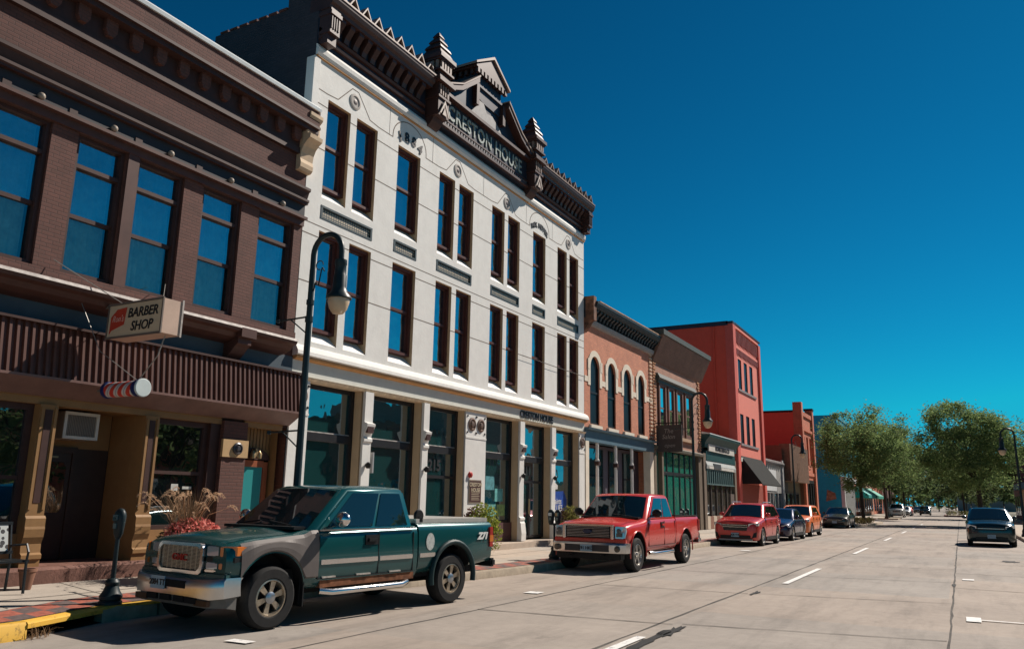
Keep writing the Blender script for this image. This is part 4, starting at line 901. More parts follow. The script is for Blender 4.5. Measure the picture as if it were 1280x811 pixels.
# ================================================================== 4 tan brick with bay of four windows
tb4 = brick('tan_brick', (.47, .225, .145), (.39, .185, .12), (.30, .19, .14), bump=.4)
grn = mat('grey_green_paint', (.075, .085, .075), .6)
B4 = thing('brick_shop_building', 'tan brick shop with flared brick parapet and a grey bay of four blue windows', 'building', (XF, 41, 0))
a0, a1 = 36.78, 44.95
wm = MB(); wm.wall(XF, a0, a1, 4.35, 8.4, [(37.5, 43.4, 4.95, 7.6)]); wm.build('wall', tb4, B4); shell(B4, a0, a1, 0, 9.9, 22, tb4)
q = MB(); q.xz([(XF-.2, 8.38), (XF+.02, 8.38), (XF+.10, 8.5), (XF+.60, 9.60), (XF+.60, 9.66), (XF-.2, 9.66)], a0+.05, a1+.35); q.build('flared_parapet', brick('tan_brick2', (.27, .14, .095), (.22, .115, .08), (.17, .12, .09)), B4)
q = MB(); q.box(XF-.2, XF+.66, a0, a1+.40, 9.66, 9.92); q.build('parapet_cap', grn, B4)
q = MB(); x = XF+.14
q.xz([(XF-.2, 7.55), (XF+.16, 7.55), (XF+.24, 7.62), (XF+.12, 7.86), (XF-.2, 7.86)], 37.3, 43.7); q.box(XF-.1, XF+.12, 37.4, 43.55, 7.40, 7.55); q.build('bay_hood', grn, B4)
q = MB(); q.box(XF-.2, XF+.14, 37.4, 43.5, 4.78, 4.95); q.build('bay_sill', mat('tan_stone2', (.42, .28, .18), .7), B4)
for a, b in ((37.6, 38.75), (39.05, 40.1), (40.4, 41.6), (41.95, 43.2)): window(B4, a, b, 4.95, 7.45, XF+.08, mat('brown_bay_frame', (.17, .085, .06), .6), glass('pane_pale', (.01, .05, .07), .75), fw=.17, d=.10, rails=(.5,))
q = MB(); q.quad((XF-.03, 37.4, 4.95), (XF-.03, 43.5, 4.95), (XF-.03, 43.5, 7.6), (XF-.03, 37.4, 7.6)); q.build('bay_back', tb4, B4)
q = MB()
for k in range(28):
    q.box(XF, XF+.05, a0+.05, a0+.05+(.45 if k % 2 else .3), 4.5+k*.14, 4.57+k*.14); q.box(XF, XF+.05, a1-.05-(.45 if k % 2 else .3), a1-.05, 4.5+k*.14, 4.57+k*.14)
q.build('quoin_strip', mat('orange_quoin', (.44, .22, .11), .8), B4)
q = MB(); q.xz([(XF, 4.12), (XF+.18, 4.16), (XF+.20, 4.28), (XF, 4.36)], a0, a1); q.build('shop_cornice', mat('dull_olive', (.14, .13, .10), .6), B4)
q = MB(); q.box(XF-.5, XF+.03, a0+.02, a0+.35, .2, 4.12); q.box(XF-.5, XF+.03, 37.95, 38.2, .2, 4.12); q.box(XF-.5, XF+.03, 44.3, 44.9, .2, 4.12); q.build_each('shop_pier', mat('olive_brown', (.15, .115, .08), .7), B4)
tealg = glass('pane_green', (.02, .20, .15), .10)
f = MB(); xx = XF-.15
for y in (38.22, 39.2, 40.25, 41.3, 42.25, 43.2, 44.2): f.box(xx-.05, xx+.02, y-.06, y+.06, .3, 4.12)
f.box(xx-.05, xx+.015, 38.2, 44.3, 2.98, 3.14); f.box(xx-.05, xx+.015, 38.2, 44.3, .3, .75); fo = f.build('shop_window', black, B4)
p = MB(); p.quad((xx-.02, 37, .4), (xx-.02, 44.3, .4), (xx-.02, 44.3, 4.12), (xx-.02, 37, 4.12)); p.build('pane', tealg, fo)

# ================================================================== 5 green single storey shop
tg = mat('dark_teal_paint', (.020, .075, .075), .45, var=.2); cream = mat('cream_paint', (.60, .58, .52), .6)
B5 = thing('small_shop', 'low one storey shop with dark green curved sign canopy and striped stone base', 'shop', (XF, 49, 0))
a0, a1 = 45.0, 52.85
q = MB(); q.wall(XF-.1, a0, a1, .2, 5.4); q.build('wall', mat('dark_shop_wall', (.04, .05, .05), .8), B5); shell(B5, a0, a1, 0, 5.4, 20, tg, x=XF-.1)
q = MB(); q.xz([(XF-.1, 4.75), (XF+.14, 4.75), (XF+.16, 4.95), (XF+.24, 5.12), (XF+.36, 5.26), (XF+.44, 5.34), (XF+.46, 5.48), (XF-.1, 5.6)], a0+.25, a1-.2); q.build('sign_canopy', tg, B5)
q = MB(); q.xz([(XF, 5.49), (XF+.475, 5.475), (XF+.475, 5.53), (XF, 5.62)], a0+.2, a1-.15); q.build('canopy_edge', mat('pale_edge', (.60, .66, .66), .5), B5)
q = MB(); q.box(XF+.14, XF+.21, a0+.9, a1-1.0, 4.56, 4.96); sb = q.build('sign_board', cream, B5)
text('sign_lettering', 'HONSE BLIN & CO', .36, ink, sb, (XF+.22, 48.9, 4.76), depth=.01, bold=.012, wscale=1.1)
q = MB(); q.box(XF-.05, XF+.12, a0+.6, a1-.5, 4.02, 4.56); q.build('teal_panel', tg, B5)
q = MB(); q.xz([(XF, 3.58), (XF+.16, 3.55), (XF+.18, 3.75), (XF+.08, 4.02), (XF, 4.02)], a0+.5, a1-.6); q.build('lower_canopy', mat('grey_paint', (.40, .42, .40), .6), B5)
q = MB(); q.box(XF+.155, XF+.19, 45.9, 46.9, 3.56, 3.70); q.box(XF+.155, XF+.19, 48.6, 51.6, 3.56, 3.70); q.build('pale_strip', cream, B5)
q = MB(); q.box(XF+.14, XF+.2, 46.9, 48.5, 3.60, 3.88); q.build('small_sign', mat('slate_sign', (.05, .06, .065), .6), B5)
q = MB()
for k in range(13): q.box(XF-.02, XF+.12, 45.7+k*.48, 45.86+k*.48, 2.72, 3.52)
q.box(XF-.02, XF+.10, 45.6, 51.9, 3.45, 3.58); q.box(XF-.02, XF+.13, 45.6, 51.9, 2.66, 2.74); q.build('spindle_row', mat('grey_teal', (.08, .14, .14), .5), B5)
f = MB()
for y in (45.6, 46.8, 48.0, 49.2, 50.4, 51.4): f.box(XF-.1, XF+.02, y-.08, y+.08, .9, 2.7)
fo = f.build('shop_window', mat('brown_mullion', (.045, .035, .028), .6), B5); p = MB(); p.quad((XF-.05, 45.5, .9), (XF-.05, 51.9, .9), (XF-.05, 51.9, 2.7), (XF-.05, 45.5, 2.7)); p.build('pane', glass('pane_brown', (.07, .062, .048), .16), fo)
for k in range(9):
    q = MB(); q.box(XF-.1, XF+.06, 45.6+k*.7, 46.28+k*.7, .2, .9); q.build('base_block', [mat('cream_block', (.52, .44, .34), .8), mat('red_brown_block', (.24, .12, .08), .8)][k % 2], B5)
q = MB(); q.box(XF-.1, XF+.10, a0+.05, a0+.55, .2, 4.4); q.box(XF-.1, XF+.10, a1-.65, a1-.2, .2, 4.3); q.build_each('shop_pier', mat('olive_brown2', (.17, .13, .095), .7), B5)
q = MB(); q.box(XF-.1, XF+.04, 51.2, 52.2, .2, 2.2); q.build('door', mat('grey_brown_door', (.13, .10, .085), .6), B5)

# ================================================================== 6 tall red building
rd = mat('red_paint', (.64, .12, .09), .7, var=.06, grime=.12, bump=.2); rdk = mat('dark_red_paint', (.72, .10, .058), .7, var=.05, grime=.1)
pk = mat('salmon_paint', (.80, .235, .175), .75, var=.06, grime=.15)
B6 = thing('red_building', 'tall three storey red painted building with dark red side wall and salmon front', 'building', (XF, 57.5, 0))
a0, a1 = 53.3, 61.75
hs = [(54.85+1.75*k, 55.85+1.75*k, z0, z1) for k in range(3) for z0, z1 in ((9.30, 11.4), (5.6, 7.6))]
wm = MB(); wm.wall(XF, a0, a1, .2, 13.4, hs)
for h in hs: wm.reveal(XF, h, .12)
wm.build('wall', pk, B6)
for h in hs:
    window(B6, *h, XF-.03, mat('navy_frame', (.012, .014, .024), .5), mat('navy_pane', (.006, .010, .022), .35, spec=.3), fw=.06, d=.06)
for z0 in (9.14, 5.44):
    q = MB(); q.box(XF-.02, XF+.07, 54.6, 60.1, z0, z0+.15); q.build('window_sill', mat('grey_sill', (.25, .22, .22), .7), B6)
shell(B6, a0, a1, 0, 13.7, 24, rdk)
q = MB(); q.box(XF-.4, XF+.14, a0-.03, a0+.7, .2, 13.55); q.box(XF-.1, XF+.14, a1-.6, a1+.03, .2, 13.4); q.build_each('corner_pilaster', rd, B6)
q = MB(); q.box(XF-.05, XF+.06, a0+.7, a1-.6, 12.05, 12.2); q.box(XF-.1, XF+.12, a0+.7, a1-.6, 13.38, 13.62); q.build('cornice_band', pk, B6)
q = MB(); q.box(XF-.25, XF-.1, a0+.7, a1-.6, 12.2, 13.4)
for k in range(18): q.box(XF, XF+.07, a0+.85+k*.39, a0+1.0+k*.39, 12.42, 13.25); q.box(XF-.01, XF+.06, a0+.85+k*.39, a0+1.05+k*.39, 11.65, 12.05)
q.build('cornice_fins', mat('red_brown_fins', (.26, .055, .05), .7), B6)
q = MB(); q.box(XF-.3, XF+.15, a0-.06, a0+.75, 13.55, 13.72); q.prism([(XF-24, a0-.06, 13.45), (XF-24, a0+.2, 13.45), (XF-24, a0+.2, 13.75), (XF-24, a0-.06, 13.75)], (23.8, 0, 0)); q.box(XF-.1, XF+.16, a0+.7, a1+.04, 13.62, 13.74); q.build('roof_edge', mat('navy_flashing', (.025, .035, .055), .5), B6)
q = MB(); q.tube([(XF-1.2, a0-.06, 5), (XF-1.2, a0-.06, 13.4)], .06, 6); q.build('downpipe', rdk, B6)
q = MB(); q.prism([(XF+.02, 54.5, 4.75), (XF+1.35, 54.5, 2.9), (XF+1.35, 54.5, 2.82), (XF+.02, 54.5, 4.6)], (0, 6.4, 0)); q.build('awning', mat('charcoal_canvas', (.040, .042, .041), .9, var=.15, spec=.05), B6)
q = MB(); q.prism([(XF+.02, 54.49, 4.72), (XF+1.32, 54.49, 2.9), (XF+.02, 54.49, 2.9)], (0, .01, 0)); q.build('awning_side', mat('black_canvas', (.015, .015, .016), .8), B6)
q = MB(); q.box(XF, XF+.03, 54.1, 60.8, .3, 2.9); q.build('board_panel', mat('brick_red_panel', (.30, .065, .045), .7), B6)
q = MB(); q.box(XF, XF+.14, 53.9, 54.6, 4.35, 4.62); q.build('awning_block', cream, B6)

# ================================================================== 7 small grey stone front, 8 wood clad, 9 red brick with pilasters
B7 = thing('grey_shop', 'small single storey shop with rough grey stone parapet and white panel', 'shop', (XF, 65, 0))
a0, a1 = 61.8, 69.0
q = MB(); q.wall(XF, a0, a1, .2, 4.75, [(62.4, 68.2, .3, 2.45)]); q.build('wall', mat('grey_stucco', (.30, .30, .29), .9, var=.3, scale=6, bump=.6, bscale=9), B7); shell(B7, a0, a1, 0, 4.7, 18, mat('grey_stucco', (.3, .3, .29)))
q = MB(); q.box(XF, XF+.04, 62.1, 66.0, 2.6, 4.2); q.build('white_panel', mat('white_panel', (.66, .68, .68), .6), B7)
q = MB()
for k in range(9): q.lathe([(.3, 0), (.38, .15), (.30, .3), (.1, .38)], (XF-.1, a0+.4+k*.8, 4.6), 7)
q.build('rubble_parapet', mat('rubble', (.26, .25, .24), .95, var=.35, scale=3, bump=.8, bscale=6), B7, smooth=30)
f = MB()
for y in (62.4, 63.5, 64.6, 65.2, 66.6, 68.1): f.box(XF-.15, XF+.0, y, y+.14, .3, 2.45)
fo = f.build('shop_window', mat('grey_mullion', (.36, .36, .35), .6), B7); p = MB(); p.quad((XF-.1, 62.4, .3), (XF-.1, 68.2, .3), (XF-.1, 68.2, 2.45), (XF-.1, 62.4, 2.45)); p.build('pane', glass('pane_black', (.004, .006, .007), .1), fo)
q = MB(); q.box(XF, XF+.12, 68.3, 69.0, .2, 5.1); q.build('side_pier', mat('pale_grey_pier', (.40, .41, .41), .8), B7)
q = MB(); q.loft([[(XF-2+sx_*h, 63.8+sy_*h, z) for sx_, sy_ in ((-1, -1), (1, -1), (1, 1), (-1, 1))] for h, z in ((1.1, 5.4), (1.05, 5.5), (.35, 6.5), (.4, 6.52), (.38, 6.9), (.05, 7.1))]); q.box(XF-2.7, XF-1.3, 63.1, 64.5, 4.4, 5.4); q.build('roof_cupola', black, B7)
q = MB(); q.lathe([(.28, 4.4), (.28, 6.2), (.34, 6.2), (.34, 6.5), (.1, 6.7)], (XF-3.5, 68, 0), 12); q.box(XF-4.2, XF-2.8, 66.6, 68.8, 4.4, 5.2); q.build('roof_vent', mat('dark_red_vent', (.12, .05, .045), .7), B7, smooth=40)

B8 = thing('wood_clad_shop', 'one storey shop with upper front clad in brown vertical boards', 'shop', (XF, 73, 0))
a0, a1 = 69.05, 78.9
q = MB(); q.wall(XF-.3, a0, a1, .2, 3.6, [(70, 77.6, .4, 2.6)]); q.build('wall', mat('olive_shop', (.15, .13, .09), .8), B8); shell(B8, a0, a1, 0, 6.4, 18, mat('brown_side', (.16, .075, .05), .8))
q = MB(); q.box(XF-.3, XF+.5, a0+.6, a1, 3.5, 6.55)
k = a0+.6
while k < a1-.1: q.box(XF+.5, XF+.54, k, k+.2, 3.48, 6.55); k += .3
q.build('board_cladding', mat('weathered_boards', (.20, .115, .075), .85, var=.25, scale=5), B8)
f = MB(); f.box(XF-.4, XF-.26, 70, 77.6, 2.5, 2.62); fo = f.build('shop_window', black, B8); f = MB(); [f.box(XF-.4, XF-.25, y, y+.12, .4, 2.5) for y in (70, 72, 74, 76, 77.5)]; f.build_each('mullion', black, fo); p = MB(); p.quad((XF-.36, 70, .4), (XF-.36, 77.6, .4), (XF-.36, 77.6, 2.6), (XF-.36, 70, 2.6)); p.build('pane', glass('pane_brown', (.07, .062, .048)), fo)
q = MB(); q.box(XF-.28, XF-.2, 70.2, 72.2, 2.65, 3.4); q.build('dark_sign', mat('slate_sign', (.05, .06, .065)), B8)

orr = brick('red_orange_brick', (.62, .16, .07), (.52, .13, .06), (.38, .15, .1), bump=.3)
B9 = thing('pilastered_building', 'red orange two storey brick building with corner pilasters above its roofline', 'building', (XF, 82, 0))
a0, a1 = 79.0, 86.0
hs = [(80.2, 81.3, 5.3, 8.0), (82.0, 83.1, 5.3, 8.0), (83.8, 84.9, 5.3, 8.0)]
wm = MB(); wm.wall(XF, a0, a1, .2, 10.2, hs+[(79.8, 85.2, .4, 3.9)])
for h in hs: wm.reveal(XF, h, .3)
wm.build('wall', orr, B9); shell(B9, a0, a1, 0, 10.2, 22, rdk)
for h in hs: window(B9, *h, XF-.15, mat('orange_frame', (.5, .16, .06), .6), glass('pane_black', (.004, .006, .007)), fw=.1, d=.1)
q = MB(); q.box(XF-.6, XF+.2, a0-.05, a0+.75, .2, 11.1); q.box(XF-.5, XF+.2, a1-.75, a1+.05, .2, 10.9); q.box(XF-.1, XF+.10, a0+.75, a1-.75, 4.3, 4.6); q.box(XF-.1, XF+.14, a0+.75, a1-.75, 8.5, 8.75); q.box(XF-.1, XF+.12, a0+.75, a1-.75, 9.9, 10.3); q.build_each('pilaster', orr, B9)
q = MB(); q.box(XF-.6, XF+.26, a1-.8, a1+.1, 10.9, 11.1); q.box(XF-24, XF-.6, a0-.06, a0+.2, 10.15, 10.35); q.build('cap', black, B9)
f = MB(); f.box(XF-.3, XF+.05, 79.8, 85.2, 3.6, 3.9); fo = f.build('shop_window', black, B9); f = MB(); [f.box(XF-.3, XF+.06, y, y+.3, .4, 3.6) for y in (79.8, 81.2, 82.6, 84, 84.9)]; f.build_each('mullion', black, fo); p = MB(); p.quad((XF-.25, 79.8, .4), (XF-.25, 85.2, .4), (XF-.25, 85.2, 3.9), (XF-.25, 79.8, 3.9)); p.build('pane', glass('pane_black', (.004, .006, .007)), fo)

# ================================================================== 10 blue corner building across the side street
bl = mat('deep_blue_paint', (.012, .33, .48), .7, var=.1, grime=.2)
B10 = thing('blue_building', 'deep blue corner building across the side street with one curtained side window', 'building', (XF, 112, 0))
a0, a1 = 106.0, 119.0
sw_ = MB(); xw = -15.3
sw_.quad((XF, a0, .1), (xw, a0, .1), (xw, a0, 12.35), (XF, a0, 12.35))
sw_.quad((XF, a1, .1), (XF, a0, .1), (XF, a0, 12.35), (XF, a1, 12.35)); sw_.quad((-40, a0, .1), (-40, a0, 12.1), (xw, a0, 12.1), (xw, a0, .1)); sw_.quad((-40, a1, 0), (-40, a1, 12), (XF, a1, 12.3), (XF, a1, 0)); sw_.quad((-40, a0, 12), (XF, a0, 12.2), (XF, a1, 12.2), (-40, a1, 12)); sw_.build('wall', bl, B10)
q = MB(); q.box(-40, XF+.1, a0-.08, a0+.2, 12.1, 12.5); q.box(XF-.2, XF+.1, a0+.2, a1, 12.15, 12.5); q.build('parapet', bl, B10)
q = MB(); q.box(-17.6, -16.4, a0-.06, a0, 5.6, 8.6); wo = q.build('window', mat('white_frame', (.55, .55, .52), .6), B10)
q = MB(); q.box(-17.42, -16.58, a0-.075, a0-.05, 5.8, 8.4); q.build('curtain', mat('pink_curtain', (.34, .17, .15), .8, var=.3), wo)
q = MB(); q.box(-17.8, -16.2, a0-.16, a0, 5.4, 5.6); q.build('window_sill', mat('blue_sill', (.05, .16, .22), .7), wo)
q = MB(); q.box(XF, XF+.4, a0-.05, a0+.5, .2, 4.9); q.box(XF, XF+.5, a0, a1, 4.3, 5.0)
for k in range(12): q.box(XF+.05, XF+.25, a0+.9+k, a0+1.15+k, .2, 4.3)
q.build('porch_front', mat('white_grey_wood', (.50, .52, .52), .7), B10)
q = MB(); q.box(XF+.02, XF+.06, a0+.5, a1, .2, 4.3); q.build('shop_window', glass('pane_black', (.004, .006, .007)), B10)
q = MB(); q.quad((-14.4, a0-.03, 2.0), (-13.2, a0-.03, 2.3), (-13.3, a0-.03, 3.0), (-14.2, a0-.03, 3.4)); q.build('peeled_patch', mat('peeled_patch', (.28, .18, .11), .9, var=.6, scale=3), B10)

# ================================================================== rest of the far block on the left
def far_shop(name, label, y0, y1, z, wallc, xf=XF, awn=None, awnlab=None, nwin=4, side=1):
    b = thing(name, label, 'building', (xf, (y0+y1)/2, 0)); s = side
    w_ = MB(); w_.box(min(xf, xf-18*s), max(xf, xf-18*s), y0, y1, 0, z); w_.build('wall', wallc, b)
    c = MB(); c.box(min(xf-.3*s, xf+.2*s), max(xf-.3*s, xf+.2*s), y0, y1, z-.35, z+.2); c.build('cornice', dkgreen, b)
    for k in range(nwin):
        a = y0+.8+(y1-y0-1.2)*k/nwin; ww = (y1-y0-1.2)/nwin*.6
        q = MB(); q.box(min(xf, xf+.04*s), max(xf, xf+.04*s), a, a+ww, .7, 3.0); q.build('shop_window', glass('pane_black', (.004, .006, .007)), b)
        if z > 6: q = MB(); q.box(min(xf, xf+.04*s), max(xf, xf+.04*s), a, a+ww*.8, 4.6, min(7, z-.7)); q.build('window', glass('pane_navy', (.004, .006, .012)), b)
    if awn:
        q = MB(); q.prism([(xf, y0+.5, 4.2), (xf+1.8*s, y0+.5, 3.0), (xf+1.8*s, y0+.5, 2.6), (xf, y0+.5, 2.6)], (0, (y1-y0)*.8, 0)); q.build('awning', awn, b)
    return b
teal_c = mat('teal_canvas', (.02, .33, .30), .7)
far_shop('far_shop', 'orange brick shop with a bright teal awning just beyond the blue building', 119.2, 132, 6.2, orr, awn=teal_c)
far_shop('far_shop', 'tan two storey shop under the trees with a rounded green awning', 132.2, 147, 7.5, tb4, awn=mat('green_canvas', (.03, .30, .22), .7))
far_shop('far_shop', 'low red brick shop farther along the far block with no awning', 147.2, 165, 6.0, orr)
far_shop('far_shop', 'dark brown building at the end of the far block on the left', 165.2, 200, 8, bb_br)
# right side, far
B11 = thing('tan_store', 'low tan store at the right edge with a flat blue canopy and an orange panel', 'building', (6.2, 104, 0))
q = MB(); q.box(6.3, 26, 100, 112, 0, 3.6); q.build('wall', mat('tan_stucco', (.55, .36, .20), .8, grime=.2), B11)
q = MB(); q.box(5.6, 26, 98.8, 112, 3.6, 4.2); q.build('flat_canopy', mat('blue_grey_canopy', (.07, .13, .17), .6), B11)
q = MB(); q.box(6.2, 6.75, 99.8, 100.6, .1, 3.6); q.build('corner_pier', mat('dark_maroon', (.13, .04, .045), .7), B11)
q = MB(); q.box(8.2, 9.6, 99.9, 100, 2.1, 3.4); q.build('orange_panel', mat('orange_panel', (.8, .42, .16), .7), B11)
q = MB(); q.box(8.3, 9.4, 99.9, 100, .5, 1.2); q.build('blue_box', mat('blue_box', (.03, .09, .13), .6), B11)
far_shop('far_building', 'dark red brick building rising behind the low tan store at the right edge', 112.3, 128, 7.6, brick('maroon_brick', (.20, .06, .05), (.16, .05, .045), (.12, .07, .06)), xf=6.4, side=-1)
B12 = thing('office_tower', 'dark blue glazed tower peeking in at the right edge above the street lamp', 'building', (12, 135, 0))
q = MB(); q.box(10.6, 28, 130, 150, 0, 16.5); q.build('wall', mat('navy_wall', (.02, .035, .07), .4), B12)
q = MB(); [q.box(10.5, 28.1, 129.9, 150.1, 3.2*k, 3.2*k+.25) for k in range(1, 6)]; q.build('floor_band', mat('navy_band', (.04, .06, .10), .5), B12)
far_shop('far_building', 'grey building closing the far end of the street under the trees', 330, 345, 5, mat('far_grey', (.16, .19, .2), .8), xf=-1, side=-1)

# ================================================================== across the street, outside the frame: what the shop windows mirror
def opp(name, label, y0, y1, z, m, x=15):
    b = thing(name, label, 'building', (x, (y0+y1)/2, 0))
    hs = []; n = int((y1-y0)/2.4)
    for k in range(n):
        a = y0+.7+k*2.4
        for f in range(int((z-1)/3.4)): hs.append((a, a+1.3, 1.0+f*3.4, 2.9+f*3.4))
    w_ = MB(); w_.box(x, x+14, y0, y1, 0, z); w_.box(x-.25, x, y0, y1, z-.5, z+.15); w_.build('wall', m, b)
    g_ = MB(); [g_.box(x-.03, x, *h) for h in hs]; g_.build('window', glass('pane_navy', (.004, .006, .012)), b)
opp('opposite_building', 'brown brick block across the parking lot seen mirrored in the hotel windows', 46, 60, 7.5, bb_br)
opp('opposite_building', 'grey block across the parking lot seen mirrored in the shop windows', 61, 74, 10.5, mat('opp_grey', (.2, .2, .19), .8))
opp('opposite_building', 'tan block across the parking lot nearest the side street', 75, 84, 6, tb4)
opp('opposite_building', 'red brick block across the parking lot opposite the barber shop', 30, 45.5, 7, orr, x=25)
# ================================================================== vehicles (built facing -y, y = distance behind the nose)
def prof(tab, y): return lerp(tab, y)
def body_loft(ys, w, zb, zs, zt, crown=.02):
    secs = []
    for y in ys:
        W, a, s, t = prof(w, y), prof(zb, y), prof(zs, y), prof(zt, y); h = s-a
        half = [(W-.16, a), (W-.06, a+.03), (W-.015, a+.12*h+.02), (W, a+.40*h), (W-.003, a+.62*h), (W-.012, s-.14*h), (W-.035, s-.04*h), (W-.075, s), (W-.16, s+(t-s)*.55), (W*.62, s+(t-s)*.92), (W*.30, t+crown*.8), (0, t+crown)]
        ring = [(x, y, z) for x, z in half]+[(-x, y, z) for x, z in half[::-1][1:]]
        secs.append(ring)
    return secs
def vpanel(mb, q, st, off=.006, th=.004):
    """polygon given as (s,t) on the bilinear face q=[A,B,C,D], pushed out along its normal"""
    A, B, C_, D = [Vector(p) for p in q]; n = (B-A).cross(D-A).normalized()
    P = [A*(1-s)*(1-t)+B*s*(1-t)+C_*s*t+D*(1-s)*t+n*off for s, t in st]
    mb.prism([tuple(p) for p in P], tuple(n*th)); return n
def wheel(root, x, y, r, wd, side, spokes=6, rim_m=None, ratio=.60, hub_m=None, rust=False, steel=False):
    """tyre with its rim; side=+1 outer face towards +x"""
    R0 = r*ratio; t = MB(); h = wd/2
    t.lathe([(R0, -h*.9), (R0+.02, -h), (r*.90, -h), (r*.965, -h*.85), (r, -h*.6), (r, h*.6), (r*.965, h*.85), (r*.90, h), (R0+.02, h), (R0, h*.9)], (x, y, r), 36, 'x', caps=False)
    to = t.build('wheel', rubber, root, smooth=30)
    m = rim_m or alloy; q = MB(); f = h*.72*side
    q.lathe([(R0+.005, h*.92*side), (R0-.015, h*.95*side), (R0-.03, h*.6*side), (R0-.035, -h*.3*side)], (x, y, r), 36, 'x', caps=False)
    n = spokes
    for k in range(n):
        a = 2*math.pi*k/n+.3; wv = .5*2*math.pi/n*(.42 if not steel else .68); pts = []
        def pt(rad, ang, dx): return (x+dx, y+rad*math.cos(ang), r+rad*math.sin(ang))
        p = [pt(.05, a-.5, f*.98), pt(R0-.02, a-wv*.55, f), pt(R0-.02, a+wv*.55, f), pt(.05, a+.5, f*.98)]
        q.prism(p, (-.03*side, 0, 0))
        if not steel:
            pass
    ro = q.build('rim', m, to, smooth=35)
    q = MB(); q.lathe([(R0*.98, 0), (R0*.97, .004*side)], (x-.0+h*.05*side, y, r), 30, 'x'); q.build('brake_shadow', darkvoid, to)
    q = MB(); q.lathe([(R0*.34 if hub_m else R0*.24, f-.02*side), (R0*.33 if hub_m else R0*.23, f+.015*side), (R0*.2, f+.03*side), (.005, f+.032*side)], (x, y, r), 20, 'x'); q.build('hub_cap', hub_m or m, to, smooth=40)
    return to
def arch_cut(o, L, ws, r, W):
    for yw in ws:
        for s in (-1, 1):
            c = MB(); c.lathe([(r, s*(W-.34)), (r, s*(W+.3))], (0, yw, 0), 40, 'x'); c.v = [(x, y, z+r*.82) for x, y, z in c.v]
            co = c.build('cut', darkvoid); boolean(o, co)
def sm(o, ang=48):
    o.data.polygons.foreach_set('use_smooth', [True]*len(o.data.polygons)); o.data.set_sharp_from_angle(angle=R(ang)); return o
def cabin(root, paint, yb, yt, zb, zt, wb, wt, name='cab', ch=.10):
    """yb=(front,rear) at the belt, yt at the roof"""
    def ring(y0, y1, w, z, c): return [(w, y0+c*1.2, z), (w, y1-c, z), (w-c, y1, z), (-w+c, y1, z), (-w, y1-c, z), (-w, y0+c*1.2, z), (-w+c, y0+.02, z), (-w*.4, y0-.03, z), (w*.4, y0-.03, z), (w-c, y0+.02, z)]
    c = MB(); c.loft([ring(*yb, wb, zb, ch), ring(yb[0]+(yt[0]-yb[0])*.93, yb[1]+(yt[1]-yb[1])*.93, wb+(wt-wb)*.9, zt-.06, ch), ring(yt[0]+.06, yt[1]-.05, wt-.06, zt-.012, ch), ring(yt[0]+.28, yt[1]-.25, wt-.28, zt+.012, ch)])
    o = c.build(name, paint, root, smooth=50, bevel=.028)
    zq = zt-.06; k = .93
    wq = wb+(wt-wb)*.9; y0q, y1q = yb[0]+(yt[0]-yb[0])*k, yb[1]+(yt[1]-yb[1])*k
    S = {}
    S['R'] = [(wb, yb[0]+ch*1.2, zb), (wb, yb[1]-ch, zb), (wq, y1q-ch, zq), (wq, y0q+ch*1.2, zq)]
    S['L'] = [(-wb, yb[1]-ch, zb), (-wb, yb[0]+ch*1.2, zb), (-wq, y0q+ch*1.2, zq), (-wq, y1q-ch, zq)]
    S['F'] = [(-wb+ch, yb[0]+.02, zb), (wb-ch, yb[0]+.02, zb), (wq-ch, y0q+.02, zq), (-wq+ch, y0q+.02, zq)]
    S['B'] = [(wb-ch, yb[1], zb), (-wb+ch, yb[1], zb), (-wq+ch, y1q, zq), (wq-ch, y1q, zq)]
    return o, S
def windows(root, S, side, front=(.0, 1.0, .10, .97), rear=(.06, .94, .2, .9), gm_=None):
    gm_ = gm_ or car_glass
    m = MB(); a, b, c, d = front; A, B, C_, D = [Vector(p) for p in S['F']]
    n = (B-A).cross(D-A).normalized(); cols = []
    for i in range(9):
        s = a+(b-a)*i/8; bulge = .048*(1-(2*i/8-1)**2)
        f = lambda t: A*(1-s)*(1-t)+B*s*(1-t)+C_*s*t+D*(1-s)*t+n*(bulge+.006)
        cols.append((f(c), f(d)))
    for (p, q), (r_, t_) in zip(cols, cols[1:]): m.quad(p, r_, t_, q)
    m.build('windshield', gm_, root, smooth=40, recalc=False)
    if rear:
        m = MB(); a, b, c, d = rear; vpanel(m, S['B'], [(a, c), (b, c), (b-.02, d), (a+.02, d)]); m.build('rear_window', gm_, root)
    for key in 'RL':
        for (s0, s1, t0, t1, k0, k1) in side:
            m = MB()
            st = [(s0, t0), (s1, t0), (s1-k1, t1), (s0+k0, t1)]
            if key == 'L': st = [(1-s, t) for s, t in st][::-1]
            vpanel(m, S[key], st); m.build('side_window', gm_, root)
def plate(root, y, z, m, txt=None, x=0, dark=None):
    p = MB(); p.box(x-.155, x+.155, y-.015, y, z-.08, z+.08); po = p.build('license_plate', m, root)
    if txt: text('plate_characters', txt, .10, dark or ink, po, (x, y-.018, z), axes='-y', depth=.002, bold=.003)
def mirror(root, x, y, z, paint, side, s=1.0):
    m = MB(); m.lathe([(max(math.sin(t), .02), -math.cos(t)) for t in [math.pi*i/12 for i in range(13)]], (0, 0, 0), 20, 'y'); m.v = [(x+side*.13*s+a*.135*s, y+b*.075*s, z+c*.105*s) for a, b, c in m.v]
    m.box(min(x-side*.06, x+side*.08), max(x-side*.06, x+side*.08), y-.025, y+.025, z-.09*s, z-.045*s); m.build('wing_mirror', paint, root, smooth=40)
bump_m = mat('bumper_chrome', (.62, .60, .58), .30, 1.0, var=.1)
